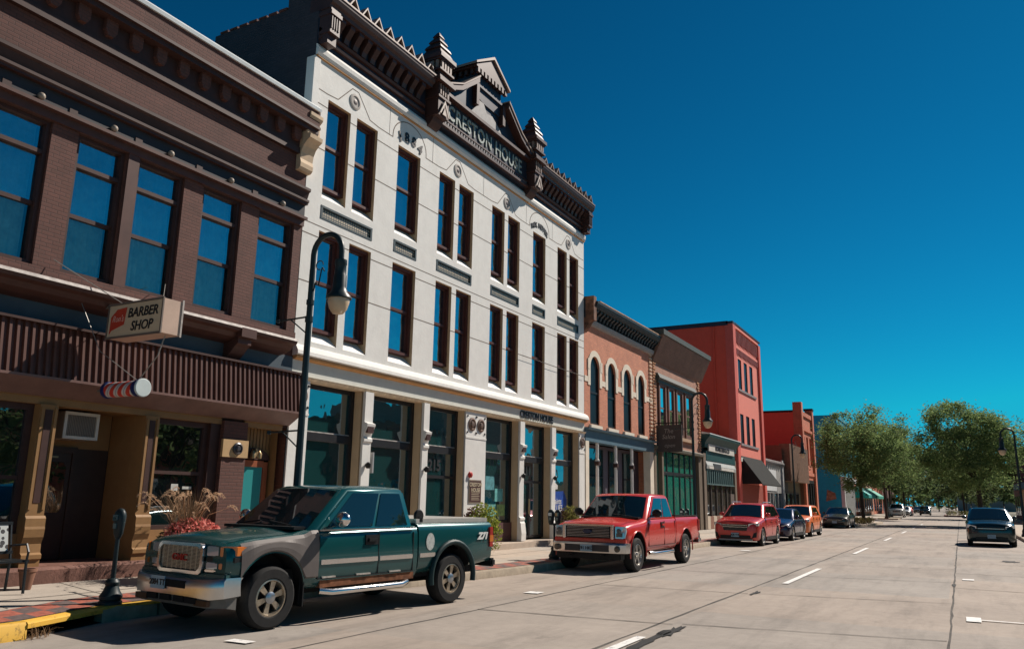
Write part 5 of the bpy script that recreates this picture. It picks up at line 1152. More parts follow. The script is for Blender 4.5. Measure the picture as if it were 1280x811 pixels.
headm = glass('headlamp_glass', (.42, .44, .45), .25, wav=0); amber = mat('amber_lens', (.65, .17, .02), .2, spec=.8); redl = mat('red_lens', (.40, .02, .015), .2, spec=.8)
seam_m = mat('panel_gap', (.006, .006, .007), .8)
platem = mat('plate_blue_grey', (.30, .42, .50), .5)

def pickup(name, label, loc, rotz, paint, v, group=None):
    T = thing(name, label, 'pickup truck', (0, 0, 0), group); g = v == 'green'
    W = .985 if g else 1.0; L = 5.54 if g else 5.71; wb = 3.645 if g else 3.68; yf = .80 if g else .82; yr = yf+wb; r = .395 if g else .405
    zsb = 1.30 if g else 1.30; zhf = 1.10 if g else 1.13; zh = 1.24 if g else 1.26
    ycowl = 1.42 if g else 1.50; ycab = 3.56 if g else 3.64; yroof = 2.12 if g else 2.20; zroof = 1.84 if g else 1.87
    wtab = [(.12, W-.08), (.2, W-.035), (.45, W-.01), (1.2, W), (L-.3, W), (L, W-.02)]
    ztab = [(.12, zhf-.03), (.2, zhf+.02), (.5, zhf+.07), (1.3, zh-.02), (ycowl, zh), (2, zh+.04), (L, zh+.04)]
    zst = [(.12, zhf-.06), (.5, zhf), (1.3, zh-.08), (ycowl, zh-.03), (L, zsb-.03)]
    zbt = [(.12, .66), (.3, .60), (.6, .50), (1.6, .44), (ycab, .45), (yr, .52), (L, .58)]
    # front clip and cab body
    ys = [.12, .16, .2, .3, .45, .7, .95, 1.2, 1.4, ycowl, 1.8, 2.2, 2.8, 3.3, ycab]
    b = MB(); b.loft(body_loft(ys, wtab, zbt, zst, ztab, .03)); body = b.build('body', [paint, darkvoid], T, recalc=True)
    arch_cut(body, L, [yf], r+.13, W); sm(body)
    # bed with open box
    b = MB(); yb0 = ycab+.03; ys = [yb0, yb0+.02, 4.2, 4.6, 5.0, L-.06, L-.02, L]
    bz = [(0, zsb), (L, zsb)]; b.loft(body_loft(ys, wtab, [(0, .47), (yr, .52), (L, .60)], [(0, zsb-.02), (L, zsb-.02)], bz, 0)); bed = b.build('bed', [paint, darkvoid], T)
    c = MB(); c.box(-W+.12, W-.12, yb0+.06, L-.08, .85, 1.8); boolean(bed, c.build('cut', darkvoid)); arch_cut(bed, L, [yr], r+.12, W); sm(bed)
    q = MB(); q.box(-W+.2, W-.2, .4, L-.3, .45, .72); q.box(-.4, .4, .3, L-.1, .33, .5); q.build('chassis', darkvoid, T)
    q = MB(); q.box(-W+.2, W-.2, yr-.06, yr+.06, r-.06, r+.06); q.box(-W+.2, W-.2, yf-.06, yf+.06, r-.06, r+.06); q.build_each('axle', darkvoid, T)
    cabo, S = cabin(T, paint, (ycowl-.05, ycab), (yroof, ycab-.12), zh-.04, zroof, W-.045, W-.20)
    if g: side = [(.075, .545, .11, .93, .03, .0), (.585, .95, .11, .93, .0, .03)]
    else: side = [(.075, .56, .11, .93, .03, .0), (.595, .955, .11, .93, .0, .05)]
    windows(T, S, side, front=(.0, 1.0, .06, .96), gm_=glass('truck_glass', (.006, .018, .022), .07, wav=0))
    for s in (-1, 1):
        q = MB(); P_l = []
        for i in range(15):
            y = .2+(ycowl-.3)*i/14; Wl = prof(wtab, y); s0, t0 = prof(zst, y), prof(ztab, y); P_l.append((s*(Wl-.165), y, s0+(t0-s0)*.56+.004))
        for a_, b_ in zip(P_l, P_l[1:]): q.quad((a_[0]-.007, a_[1], a_[2]), (a_[0]+.007, a_[1], a_[2]), (b_[0]+.007, b_[1], b_[2]), (b_[0]-.007, b_[1], b_[2]))
        q.build('hood_gap', seam_m, T)
    q = MB(); q.box(-W+.2, W-.2, ycowl-.18, ycowl+.02, zh-.01, zh+.03); q.build('cowl', black, T)
    q = MB()
    for s in (-1, 1): q.tube([(s*.6, ycowl-.08, zh+.04), (s*.1-.1, ycowl+.02, zh+.09)], .012, 5)
    q.build_each('wiper', black, T)
    # door panels as gap lines: front edge, middle, rear edge
    zlo = .58
    for s in (-1, 1):
        xx = s*(W+.001)
        for y0_, z0_, z1_ in ((1.54, zlo, zh), (2.70, zlo, zh+.02), (ycab-.10, zlo, zh+.02)):
            q = MB(); q.box(min(xx-s*.02, xx), max(xx-s*.02, xx), y0_-.006, y0_+.006, z0_, z1_-.10); q.build('door_gap', seam_m, T)
        q = MB(); q.box(min(xx-s*.02, xx), max(xx-s*.02, xx), 1.54, ycab-.1, zlo-.006, zlo+.006); q.build('door_gap', seam_m, T)
        q = MB(); q.box(min(xx-s*.03, xx+s*.03), max(xx-s*.03, xx+s*.03), 2.46, 2.64, zh-.20, zh-.14); h = q.build('door_handle', black if g else paint, T, bevel=.01)
        q = MB(); q.box(min(xx-s*.02, xx+s*.004), max(xx-s*.02, xx+s*.004), 2.42, 2.68, zh-.24, zh-.10); q.build('handle_recess', black, T)
        for y in (yf, yr): wheel(T, s*(W-.14), y, r, .26, s, 6 if g else 5, rim_m=(mat('worn_alloy', (.42, .36, .28), .35, .8, var=.35, scale=9) if g else alloy), ratio=.58 if g else .62, steel=g, hub_m=mat('hub_grey', (.36, .38, .40), .3, .9) if g else None)
        mirror(T, s*(W-.02), 1.84, zh+.13, chrome if g else black, s, 1.0)
        # arch lips
        for y in ((yr,) if g else (yf, yr)):
            q = MB(); rr = r+.15 if g else r+.125; pts = [(s*(W+.005 if g else W-.006), y+rr*math.cos(t), (r+.13)*.82+rr*math.sin(t)) for t in [math.pi*(-.06+1.12*i/16) for i in range(17)]]
            q.tube(pts, .045 if g else .018, 8); q.build('arch_flare', mat('flare_dark_teal', (.008, .028, .030), .5) if g else paint, T, smooth=50)
        q = MB(); q.box(min(s*(W-.10), s*(W-.08)), max(s*(W-.10), s*(W-.08)), yf+r+.10, yf+r+.13, .28, .62); q.box(min(s*(W-.32), s*(W-.02)), max(s*(W-.32), s*(W-.02)), yf+r+.12, yf+r+.14, .24, .60); q.build('mud_flap', black, T)
        q = MB(); q.tube([(s*(W-.02), 1.6, .42), (s*(W+.06), 1.75, .40), (s*(W+.06), 3.15, .40), (s*(W-.02), 3.35, .42)], .045, 10); q.build('running_board', chrome, T, smooth=50)
        # tail light
        q = MB(); q.box(min(s*(W-.10), s*(W+.006)), max(s*(W-.10), s*(W+.006)), L-.09, L+.012, .86, 1.20); q.build('tail_light', redl, T, bevel=.01)
        if g: q = MB(); q.box(min(s*(W-.10), s*(W+.008)), max(s*(W-.10), s*(W+.008)), L-.085, L+.014, .95, 1.06); q.build('tail_light_amber', amber, T)
    q = MB(); q.loft([[(x_*W, L+dy, z_) for x_, z_ in ((-.98, .52), (.98, .52), (.98, .66), (-.98, .66))] for dy in (.01, .14)]); q.build('rear_bumper', black if g else chrome, T, bevel=.03)
    q = MB(); q.box(-W+.1, W-.1, yb0+.02, L-.05, zsb-.01, zsb+.055) if g else q.box(-W+.04, -W+.10, yb0, L, zsb-.01, zsb+.015); q.build('bed_cover' if g else 'bed_rail', mat('aluminium_rail', (.55, .54, .50), .4, .5) if g else black, T)
    if not g:
        q = MB(); q.box(W-.10, W-.04, yb0, L, zsb-.01, zsb+.015); q.build('bed_rail', black, T)
    if g:
        q = MB(); q.lathe([(.09, -.03), (.11, 0), (.09, .03)], (W-.16, yb0+.14, zsb+.10), 14, 'x'); q.box(W-.2, W-.1, yb0+.1, yb0+.18, zsb, zsb+.08); q.build('round_lamp', black, T, smooth=40)
        # grille
        q = MB(); q.loft([[(x_, y_, z_) for x_, z_ in [(sx_*(.46-c1)+ex, sz_*(.145-c2)+.885) for sx_, sz_, ex, c1, c2 in ()]] for y_ in ()]) if False else None
        def rr(wx, hz, y, zc, c=.07): return [(-wx+c, y, zc-hz), (wx-c, y, zc-hz), (wx-.02, y, zc-hz+.03), (wx, y, zc-hz+c), (wx, y, zc+hz-c), (wx-.02, y, zc+hz-.03), (wx-c, y, zc+hz), (-wx+c, y, zc+hz), (-wx+.02, y, zc+hz-.03), (-wx, y, zc+hz-c), (-wx, y, zc-hz+c), (-wx+.02, y, zc-hz+.03)]
        fr = MB(); fr.loft([rr(.50, .19, .13, .885), rr(.50, .19, .055, .885), rr(.455, .15, .05, .885), rr(.455, .15, .10, .885)], caps=False); fo = fr.build('grille', chrome, T, smooth=40)
        gm2 = mat('grille_mesh', (.60, .52, .40), .4, .5, var=.4, scale=60)
        q = MB(); q.loft([rr(.455, .15, .10, .885), rr(.455, .15, .095, .885)]);
        q.build('grille_back', black, fo)
        q = MB()
        for i in range(17): q.box(-.44, .44, .078, .092, .755+i*.0165, .762+i*.0165)
        for i in range(9): q.box(-.42+i*.105, -.41+i*.105, .082, .094, .745, 1.03)
        q.build('grille_bars', gm2, fo)
        text('grille_letters', 'GMC', .12, mat('red_badge', (.42, .03, .02), .35), fo, (-.02, .07, .885), axes='-y', depth=.008, bold=.002, wscale=1.25)
        for s in (-1, 1):
            def lamp(nm, m_, x0, x1, z0, z1, wrap=0.0, yb=.11):
                q = MB(); P = [(s*x0, yb-.02, z0), (s*x1, yb+.02+wrap, z0), (s*x1, yb+.02+wrap, z1), (s*x0, yb-.02, z1)]; q.prism(P, (0, .16, 0)); return q.build(nm, m_, T, bevel=.008)
            lamp('headlight', headm, .53, .80, .93, 1.05); lamp('turn_signal', amber, .80, .955, .93, 1.05, .10); lamp('lower_headlight', headm, .53, .79, .77, .85); lamp('turn_signal', amber, .79, .93, .775, .85, .07)
            lamp('lamp_divider', black, .52, .96, .855, .925, .06, .115); lamp('lamp_rim', chrome, .52, .93, .735, .765, .05, .10)
        q = MB(); q.box(-.93, .93, .10, .2, .60, .735); q.build('front_valance', paint, T, bevel=.02)
        # chrome bumper with wrap round ends
        def bs(x, zlo_, zhi_, yo): return [(x, .30, zlo_), (x, yo+.012, zlo_), (x, yo+.001, (zlo_+zhi_)/2), (x, yo, zhi_-.04), (x, yo+.03, zhi_), (x, .30, zhi_)]
        q = MB(); q.loft([[(x, y+.30 if y < .3 else y, z) for x, y, z in bs(-.99, .46, .68, .0)], bs(-.96, .44, .68, .08), bs(-.80, .42, .66, -.02), bs(-.4, .44, .64, -.06), bs(.4, .44, .64, -.06), bs(.80, .42, .66, -.02), bs(.96, .44, .68, .08), [(x, y+.30 if y < .3 else y, z) for x, y, z in bs(.99, .46, .68, .0)]]); q.build('front_bumper', bump_m, T, smooth=40)
        q = MB(); q.box(-.36, .36, -.065, .0, .53, .62); q.build_each('bumper_opening', darkvoid, T)
        q = MB(); q.box(-.34, -.03+.37, -.03, .05, .46, .5); [q.box(x, x+.22, -.045, .02, .36, .43) for x in (-.5, -.2, .1, .35)]; q.build_each('bumper_opening', darkvoid, T)
        q = MB(); q.loft([[(x, y, z) for y, z in ((.3, .29), (yo, .32), (yo-.02, .45), (.3, .45))] for x, yo in ((-.93, .16), (-.7, .0), (.7, .0), (.93, .16))]); q.build('bumper_valance', mat('grey_valance', (.13, .125, .115), .6, var=.2), T, smooth=30)
        for s in (-1, 1): q = MB(); q.box(s*.66-.13, s*.66+.13, -.03, .02, .34, .41); q.build('fog_light', mat('fog_recess', (.07, .035, .02), .5), T)
        plate(T, -.07, .575, platem, '2084 TT', -.22)
        # grey primer fender on the driver side
        fe = MB(); Wf = lambda y: prof(wtab, y)+.014
        ysf = [.30+1.235*i/30 for i in range(31)]; top = lambda y: prof(zst, y)+.012; 
        def arcz(y): d = abs(y-yf); rr_ = r+.145; return (r+.13)*.82+math.sqrt(max(rr_*rr_-d*d, 0)) if d < rr_ else .0
        for s in (1, -1):
            fe = MB(); secs = []
            for y in ysf:
                lo = max(arcz(y), .62 if y < .6 else .60); lo = min(lo, top(y)-.12); Wy = Wf(y); H_ = top(y)-lo
                secs.append([(s*(Wy-.02), y, lo), (s*(Wy+.002), y, lo+.02), (s*(Wy+.003), y, lo+.35*H_), (s*(Wy-.008), y, lo+.7*H_), (s*(Wy-.03), y, top(y)-.04), (s*(Wy-.065), y, top(y)+.004)])
            for a_, b_ in zip(secs, secs[1:]):
                for j in range(5): fe.quad(a_[j], b_[j], b_[j+1], a_[j+1])
            fo_ = fe.build('front_fender', mat('grey_primer', (.125, .108, .10), .55, var=.15), T, smooth=40)
            fo_['label'] = 'dull grey primer front fender'
        for s in (-1, 1):
            xx = s*(W+.004)
            for y0_, y1_ in ((1.58, 2.68), (2.72, 3.44), (ycab+.05, 3.98)):
                q = MB(); q.box(min(xx-s*.02, xx+s*.012), max(xx-s*.02, xx+s*.012), y0_, y1_, .765, .83); q.build('chrome_strip', chrome, T, bevel=.006)
            q = MB(); q.box(min(xx-s*.02, xx+s*.01), max(xx-s*.02, xx+s*.01), 1.54, 3.48, zh-.025, zh-.005); q.build('belt_trim', chrome, T)
            for a_, b_ in ((1.62, 1.86), (2.26, 2.54), (2.94, 3.18)):
                q = MB(); q.box(min(xx-s*.02, xx+s*.006), max(xx-s*.02, xx+s*.006), a_, b_, .585, .605); q.build('scuff', mat('bare_metal_scuff', (.4, .36, .32), .5, var=.5, scale=20), T)
            q = MB(); q.box(min(xx-s*.2, xx-s*.02), max(xx-s*.2, xx-s*.02), 1.6, 3.5, .46, .56); q.build('rusty_sill', mat('rusty_sill', (.17, .065, .03), .9, var=.5, scale=10), T)
            q = MB(); q.lathe([(.10, 0), (.10, .004*s)], (s*(W+.001), 3.86, 1.0), 20, 'x'); q.v = [(x, y, 1.0+(z-1.0)*1.35) for x, y, z in q.v]; q.build('oval_decal', mat('decal_white', (.45, .47, .44), .5, var=.3, scale=25), T)
        text('tailgate_decal', 'Z71', .15, white_letters, T, (W+.006, 5.24, 1.05), axes='x', depth=.003, shear=.3, bold=.01, wscale=1.1)
    else:
        q = MB(); q.loft([[(x, y, z) for x, z in ((-.60, .80), (.60, .80), (.66, 1.10), (-.66, 1.10))] for y in (.16, .04)]); go = q.build('grille', mat('dark_chrome', (.03, .035, .04), .25, .8), T)
        q = MB()
        for i in range(7): q.box(-.56, .56, .015, .06, .838+i*.036, .846+i*.036)
        q.build('grille_bars', mat('satin_bars', (.42, .43, .45), .3, .9), go)
        q = MB(); q.box(-.68, -.60, .01, .1, .78, 1.10); q.box(.60, .68, .01, .1, .78, 1.10); q.box(-.68, .68, .015, .1, 1.08, 1.12); q.build('grille_surround', chrome, go, bevel=.012)
        q = MB(); q.lathe([(.12, 0), (.12, -.02), (.1, -.03)], (0, .012, .955), 24, 'y'); q.v = [(x, y, .955+(z-.955)*.45) for x, y, z in q.v]; q.build('oval_badge', mat('badge_navy', (.01, .02, .06), .3), go)
        for s in (-1, 1):
            q = MB(); q.prism([(s*.70, .05, .80), (s*.93, .12, .80), (s*.955, .14, .98), (s*.93, .13, 1.08), (s*.70, .06, 1.08)], (0, .2, 0)); ho = q.build('headlight', headm, T, bevel=.01)
            q = MB(); q.box(min(s*.73, s*.88), max(s*.73, s*.88), .055, .08, .84, .93); q.lathe([(.055, 0), (.055, -.02), (.03, -.03)], (s*.80, .065, .98), 14, 'y'); q.build('lamp_bulb', mat('lamp_dark', (.12, .14, .15), .2, .6), ho)
            q = MB(); q.box(min(s*.70, s*.95), max(s*.70, s*.95), .0, .06, .50, .68); 
            q = MB(); q.lathe([(.075, 0), (.075, -.015), (.05, -.025), (.01, -.02)], (s*.80, -.05, .565), 18, 'y'); q.build('fog_light', mat('fog_glass', (.10, .09, .075), .2, .3), T, smooth=40)
            # mirrors are tall black boxes
        q = MB(); q.box(-.95, .95, .1, .22, .68, .80); q.build('front_valance', paint, T, bevel=.02)
        def bs(x, yo): return [(x, .30, .48), (x, yo+.014, .46), (x, yo+.001, .56), (x, yo, .65), (x, yo+.04, .69), (x, .30, .69)]
        q = MB(); q.loft([bs(-1.0, .26), bs(-.97, .08), bs(-.8, -.03), bs(-.4, -.06), bs(.4, -.06), bs(.8, -.03), bs(.97, .08), bs(1.0, .26)]); q.build('front_bumper', bump_m, T, smooth=40)
        q = MB(); q.box(-.58, .58, -.07, .0, .49, .645); q.build('bumper_pad', mat('bumper_grey', (.06, .055, .055), .6), T)
        q = MB(); q.box(-.85, .85, .02, .3, .30, .46); q.build('air_dam', black, T, bevel=.02)
        for s in (-.42, .42): q = MB(); q.tube([(s-.05, -.02, .40), (s-.05, -.10, .42), (s+.05, -.10, .42), (s+.05, -.02, .40)], .015, 6); q.build('tow_hook', black, T)
        plate(T, -.075, .565, platem, '591 HKD')
    T.location = loc; T.rotation_euler = (0, 0, rotz)
    return T
gpaint = carpaint('dark_teal_car_paint', (.004, .075, .080), .22, .12, .3); rpaint = carpaint('red_car_paint', (.60, .034, .024), .25, .14, .05)
pickup('pickup_truck', 'dark teal pickup truck with one grey front fender and silver bed cover', (-8.98+.02, 7.27, 0), R(-6.5), gpaint, 'green')
pickup('pickup_truck', 'red pickup truck with chrome bumper and bar grille behind the teal pickup', (-8.03, 18.42, 0), R(-1.5), rpaint, 'red')

def car(name, label, cat, loc, rotz, paint, P, lights=True, group=None, detail=True, plate_txt=None):
    T = thing(name, label, cat, (0, 0, 0), group)
    L, W, H = P['L'], P['W']/2, P['H']; r = P['r']; yf, yr = P['yf'], P['yf']+P['wb']; zb0 = P.get('zb', .22); hf, hc, bz, tz = P['hf'], P['hc'], P['belt'], P['tail']
    yc, yr0, yr1, yc1 = P['cowl'], P['roof0'], P['roof1'], P['cabend']
    wt = [(0, W*.74), (.06, W*.86), (.2, W*.94), (.5, W*.985), (1, W), (L-1, W), (L-.35, W*.96), (L-.08, W*.88), (L, W*.78)]
    zt = [(0, hf-.16), (.05, hf-.06), (.2, hf), (yc, hc), (yc+.3, bz), (yc1-.2, bz), (yc1+.05, max(tz, .9)), (L-.1, tz), (L, tz-.12)]
    zs = [(0, hf-.20), (.06, hf-.12), (.3, hf-.06), (yc, hc-.05), (yc1, bz-.03), (L-.1, tz-.06), (L, tz-.16)]
    zb = [(0, zb0+.10), (.15, zb0), (.6, zb0-.02), (L-.5, zb0+.02), (L-.1, zb0+.08), (L, zb0+.2)]
    ys = sorted({0, .03, .06, .12, .2, .35, .6, .9, 1.2, yc, 1.9, 2.4, 2.9, 3.4, min(L-.8, 3.8), yc1, L-.5, L-.3, L-.1, L-.04, L})
    b = MB(); b.loft(body_loft(ys, wt, zb, zs, zt, .025)); body = b.build('body', [paint, darkvoid], T); arch_cut(body, L, [yf, yr], r+.07, W); sm(body)
    o, S = cabin(T, paint, (yc-.04, yc1), (yr0, yr1), bz-.05, H, W-.05, P.get('wt', W-.22), ch=.09)
    windows(T, S, P['side'], front=(.01, .99, .05, .95), gm_=P.get('gl'))
    q = MB(); q.box(-W+.2, W-.2, .3, L-.3, zb0-.02, .5); q.build('underside', darkvoid, T)
    for s in (-1, 1):
        for y in (yf, yr): wheel(T, s*(W-.115), y, r, .21, s, 5, rim_m=P.get('rim'), ratio=.64)
        mirror(T, s*(W-.06), yc+.42, bz+.08, P.get('mir', paint), s, .75)
    F = P.get('front')
    if F: F(T, W, hf, zb0, paint)
    for s in (-1, 1):
        q = MB(); q.prism([(s*W*.58, -.012, hf-.24), (s*W*.84, .045, hf-.235), (s*W*.955, .16, hf-.20), (s*W*.965, .22, hf-.09), (s*W*.86, .085, hf-.085), (s*W*.58, -.012, hf-.14)], (0, .16, 0)); q.build('headlight', P.get('hl', headm), T)
        q = MB(); q.box(min(s*W*.66, s*W*.93), max(s*W*.66, s*W*.93), L-.13, L-.02, tz-.30, tz-.12); q.build('tail_light', redl, T)
        for y in P.get('gaps', ()):
            q = MB(); xx = s*(W+.001); q.box(min(xx-s*.02, xx), max(xx-s*.02, xx), y-.006, y+.006, zb0+.2, bz-.12); q.build('door_gap', seam_m, T)
        for y in P.get('handles', ()):
            q = MB(); xx = s*(W-.005); q.box(min(xx-s*.03, xx+s*.025), max(xx-s*.03, xx+s*.025), y-.09, y+.09, bz-.20, bz-.17); q.build('door_handle', paint, T)
        q = MB(); q.box(min(s*(W-.1), s*(W+.004)), max(s*(W-.1), s*(W+.004)), yf+r+.12, yr-r-.12, zb0, zb0+.14); q.build('sill_trim', black, T)
        if P.get('rails'):
            q = MB(); q.tube([(s*(P.get('wt', W-.22)-.06), yr0+.15, H), (s*(P.get('wt', W-.22)-.06), yr0+.25, H+.06), (s*(P.get('wt', W-.22)-.06), yr1-.4, H+.06), (s*(P.get('wt', W-.22)-.06), yr1-.25, H)], .018, 6); q.build('roof_rail', P['rails'], T)
    if P.get('plate', True): plate(T, -.03, P.get('pz', zb0+.22), P.get('pm', platem), plate_txt)
    T.location = loc; T.rotation_euler = (0, 0, rotz); return T
def suv_front(T, W, hf, zb, paint):
    q = MB(); q.loft([[(x, y, z) for x, z in ((-.46, hf-.40), (.46, hf-.40), (.52, hf-.15), (-.52, hf-.15))] for y in (.1, -.02)]); g = q.build('grille', mat('dark_chrome', (.03, .035, .04)), T, bevel=.015)
    q = MB(); [q.box(-.50, .50, -.03, 0, hf-.26+i*.07, hf-.25+i*.07) for i in range(2)]; q.build('grille_bars', chrome, g)
    q = MB(); q.box(-.60, .60, -.012, .15, zb+.08, zb+.20); q.build('lower_intake', black, T); q = MB(); q.box(-.66, .66, -.03, .1, zb+.0, zb+.06); q.build('skid_plate', mat('silver_plastic', (.30, .30, .29), .5), T)
    for s in (-1, 1):
        q = MB(); q.prism([(s*W*.70, -.01, zb+.10), (s*W*.88, .06, zb+.14), (s*W*.90, .08, zb+.34), (s*W*.78, .02, zb+.30)], (0, .1, 0)); q.build('fog_light', black, T)
def dark_front(T, W, hf, zb, paint):
    q = MB(); q.box(-.55, .55, -.02, .1, hf-.30, hf-.17); g = q.build('grille', black, T, bevel=.01); q = MB(); q.box(-.50, .50, -.03, 0, hf-.24, hf-.225); q.build('grille_bars', chrome, g)
    q = MB(); q.box(-.6, .6, -.015, .12, zb+.06, zb+.19); q.build('lower_intake', black, T)
SUV = dict(L=4.52, W=1.84, H=1.66, r=.35, yf=.88, wb=2.69, hf=1.0, hc=1.12, belt=1.14, tail=1.12, cowl=1.22, roof0=2.02, roof1=4.0, cabend=4.40, side=[(.06, .42, .1, .9, .03, 0), (.44, .70, .1, .9, 0, 0), (.72, .95, .16, .88, 0, .05)], gaps=(1.42, 2.5, 3.4), handles=(2.35, 3.3), rails=mat('silver_rail', (.5, .5, .5), .3, .8), front=suv_front)
SED = dict(L=4.55, W=1.80, H=1.44, r=.32, yf=.88, wb=2.66, hf=.82, hc=.98, belt=.98, tail=1.0, cowl=1.25, roof0=2.15, roof1=3.25, cabend=4.05, side=[(.06, .46, .1, .9, .03, 0), (.48, .80, .1, .9, 0, .09)], gaps=(1.45, 2.5, 3.4), handles=(2.35, 3.25), front=dark_front)
CRO = dict(L=4.35, W=1.80, H=1.60, r=.35, yf=.85, wb=2.62, hf=.98, hc=1.08, belt=1.10, tail=1.08, cowl=1.2, roof0=1.95, roof1=3.75, cabend=4.22, side=[(.06, .45, .1, .9, .03, 0), (.47, .78, .1, .88, 0, .03)], gaps=(1.4, 2.45, 3.3), handles=(2.3, 3.2), front=dark_front)
P_ = dict(SUV); car('suv_car', 'red compact SUV with silver roof rails parked behind the red pickup', 'car', (-7.98, 33.0, 0), R(-1), carpaint('crimson_car_paint', (.58, .040, .034), .25, .15), P_, plate_txt='KJR 418')
P_ = dict(SED); car('sedan_car', 'navy blue sedan parked between the red SUV and the orange crossover', 'car', (-7.82, 38.9, 0), R(-1), carpaint('navy_car_paint', (.008, .014, .055), .2, .1), P_)
P_ = dict(CRO); car('crossover_car', 'bright orange crossover parked behind the navy sedan', 'car', (-7.85, 44.6, 0), R(-1), carpaint('orange_car_paint', (.85, .20, .045), .3, .08, 0), P_)
P_ = dict(SED, H=1.46); car('sedan_car', 'dark grey green sedan parked by the trees with its silver hood catching light', 'car', (-8.0, 62.3, 0), R(-1), carpaint('graphite_car_paint', (.045, .055, .055), .22, .1), P_)
white_hl = mat('bright_headlamp', (.92, .92, .90), .25, spec=.8)  # brightness of the sunlit lamps put into a white base colour
P_ = dict(SUV, L=4.62, W=1.88, H=1.64, hl=white_hl, rails=black, front=dark_front); car('suv_car', 'dark teal SUV with bright headlamps parked on the right side of the street', 'car', (1.05, 41.0, 0), R(-.5), carpaint('dark_teal_suv_paint', (.006, .032, .042), .18, .12, .4), P_)
# far away
P_ = dict(SUV, L=5.3, H=1.85, hf=1.12, hc=1.2, belt=1.25, cabend=3.4, roof1=3.25, tail=1.2, wb=3.3, W=1.96, r=.40, front=suv_front, rails=None, side=[(.06, .55, .1, .9, .03, 0), (.58, .93, .1, .9, 0, 0)])
car('far_pickup', 'white pickup parked far down the street beside the second tree', 'pickup truck', (-8.05, 127, 0), 0, carpaint('white_car_paint', (.62, .60, .58), .3, .1, 0), P_, detail=False)
P_ = dict(SED, H=1.5); car('far_car', 'silver car parked behind the far white pickup', 'car', (-7.9, 143, 0), 0, carpaint('silver_car_paint', (.45, .46, .47), .3, .1, .4), P_, detail=False)
car('far_car', 'small red car parked behind the far silver car', 'car', (-8.1, 152, 0), 0, carpaint('crimson_car_paint', (.42, .025, .03)), dict(SED), detail=False)
car('far_car', 'teal car driving far down the middle of the street', 'car', (-5.6, 160, 0), 0, carpaint('dark_teal_suv_paint', (.006, .03, .04)), dict(CRO), detail=False)
car('far_car', 'dark car parked farthest down the left kerb', 'car', (-8.1, 195, 0), 0, carpaint('graphite_car_paint', (.045, .055, .055)), dict(SED), detail=False)
car('far_car', 'pale grey car farthest down the street near the vanishing point', 'car', (-7.9, 215, 0), 0, carpaint('silver_car_paint', (.45, .46, .47)), dict(CRO), detail=False)
# ================================================================== street furniture
lampm = mat('lamp_dark_green', (.016, .030, .034), .4, var=.2)
globe_m = mat('lamp_globe', (.55, .42, .28), .25, var=.05)
def street_lamp(label, x, y, z, side, h=6.05, banner=True):
    T = thing('street_lamp', label, 'street lamp', (x, y, z), 'hooked street lamps along the kerbs')
    p = MB(); p.lathe([(.20, 0), (.20, .10), (.16, .14), (.15, .30), (.10, .42), (.085, .75), (.10, .78), (.10, .82), (.065, .86), (.06, 2.2), (.05, h-.62)], (x, y, z), 14)
    R0 = .32; pts = [(x+side*(R0-R0*math.cos(t)), y, z+h-.65+.30+R0*1.05*math.sin(t)) for t in [math.pi*i/14 for i in range(15)]]
    p.tube([(x, y, z+h-.8)]+pts+[(x+side*2*R0, y, z+h-.55)], .048, 10); p.build('post', lampm, T, smooth=45)
    lx = x+side*2*R0
    s = MB(); s.lathe([(.03, -.50), (.10, -.52), (.105, -.60), (.095, -.62), (.10, -.78), (.11, -.80), (.115, -1.0), (.15, -1.10), (.215, -1.17), (.22, -1.20), (.19, -1.21), (.02, -1.21)], (lx, y, z+h), 20); so_ = s.build('lamp_shade', lampm, T, smooth=40)
    g_ = MB(); g_.lathe([(.18, -1.20), (.185, -1.26), (.15, -1.38), (.09, -1.46), (.02, -1.48)], (lx, y, z+h), 20); g_.build('globe', globe_m, so_, smooth=60)
    c = MB(); pts = [(x+side*(.06+.22*i/12*1.0), y, z+h-1.0+.42*i/12+.09*math.sin(i*.9)) for i in range(13)]; c.tube(pts, .012, 5)
    c.tube([(x+side*(.16+.08*math.cos(t)), y, z+h-.55+.08*math.sin(t)) for t in [i*.5 for i in range(11)]], .01, 5); c.build('scroll', lampm, T)
    if banner:
        for zz in (h-1.45, h-3.4):
            b_ = MB(); b_.tube([(x, y, z+zz), (x-side*.72, y, z+zz-.02)], .016, 6); b_.lathe([(.03, -.03), (.03, .03)], (x-side*.73, y, z+zz-.02), 8); b_.tube([(x, y, z+zz-.32), (x-side*.42, y, z+zz-.02)], .012, 6); b_.build('banner_arm', lampm, T)
        b_ = MB(); b_.lathe([(.068, -.04), (.068, .04)], (x, y, z+h-1.2), 12); b_.lathe([(.07, -.05), (.07, .05)], (x, y, z+h-1.5), 12); b_.build_each('collar', lampm, T)
    return T
street_lamp('nearest hooked street lamp standing in front of the white hotel wall', -9.56, 10.0, wz(-9.56, 10), 1, 5.98)
street_lamp('hooked street lamp behind the red pickup in front of the green shop', -9.43, 32.5, .16, 1, 5.95)
street_lamp('hooked street lamp before the wood clad shop beyond the red building', -9.2, 54, .16, 1, 5.85, banner=False)
street_lamp('hooked street lamp at the right edge of the picture', 2.92, 52, .15, -1, 5.8, banner=False)
street_lamp('hooked street lamp by the second tree on the far block', -7.9, 110.5, .15, 1, 5.8, banner=False)

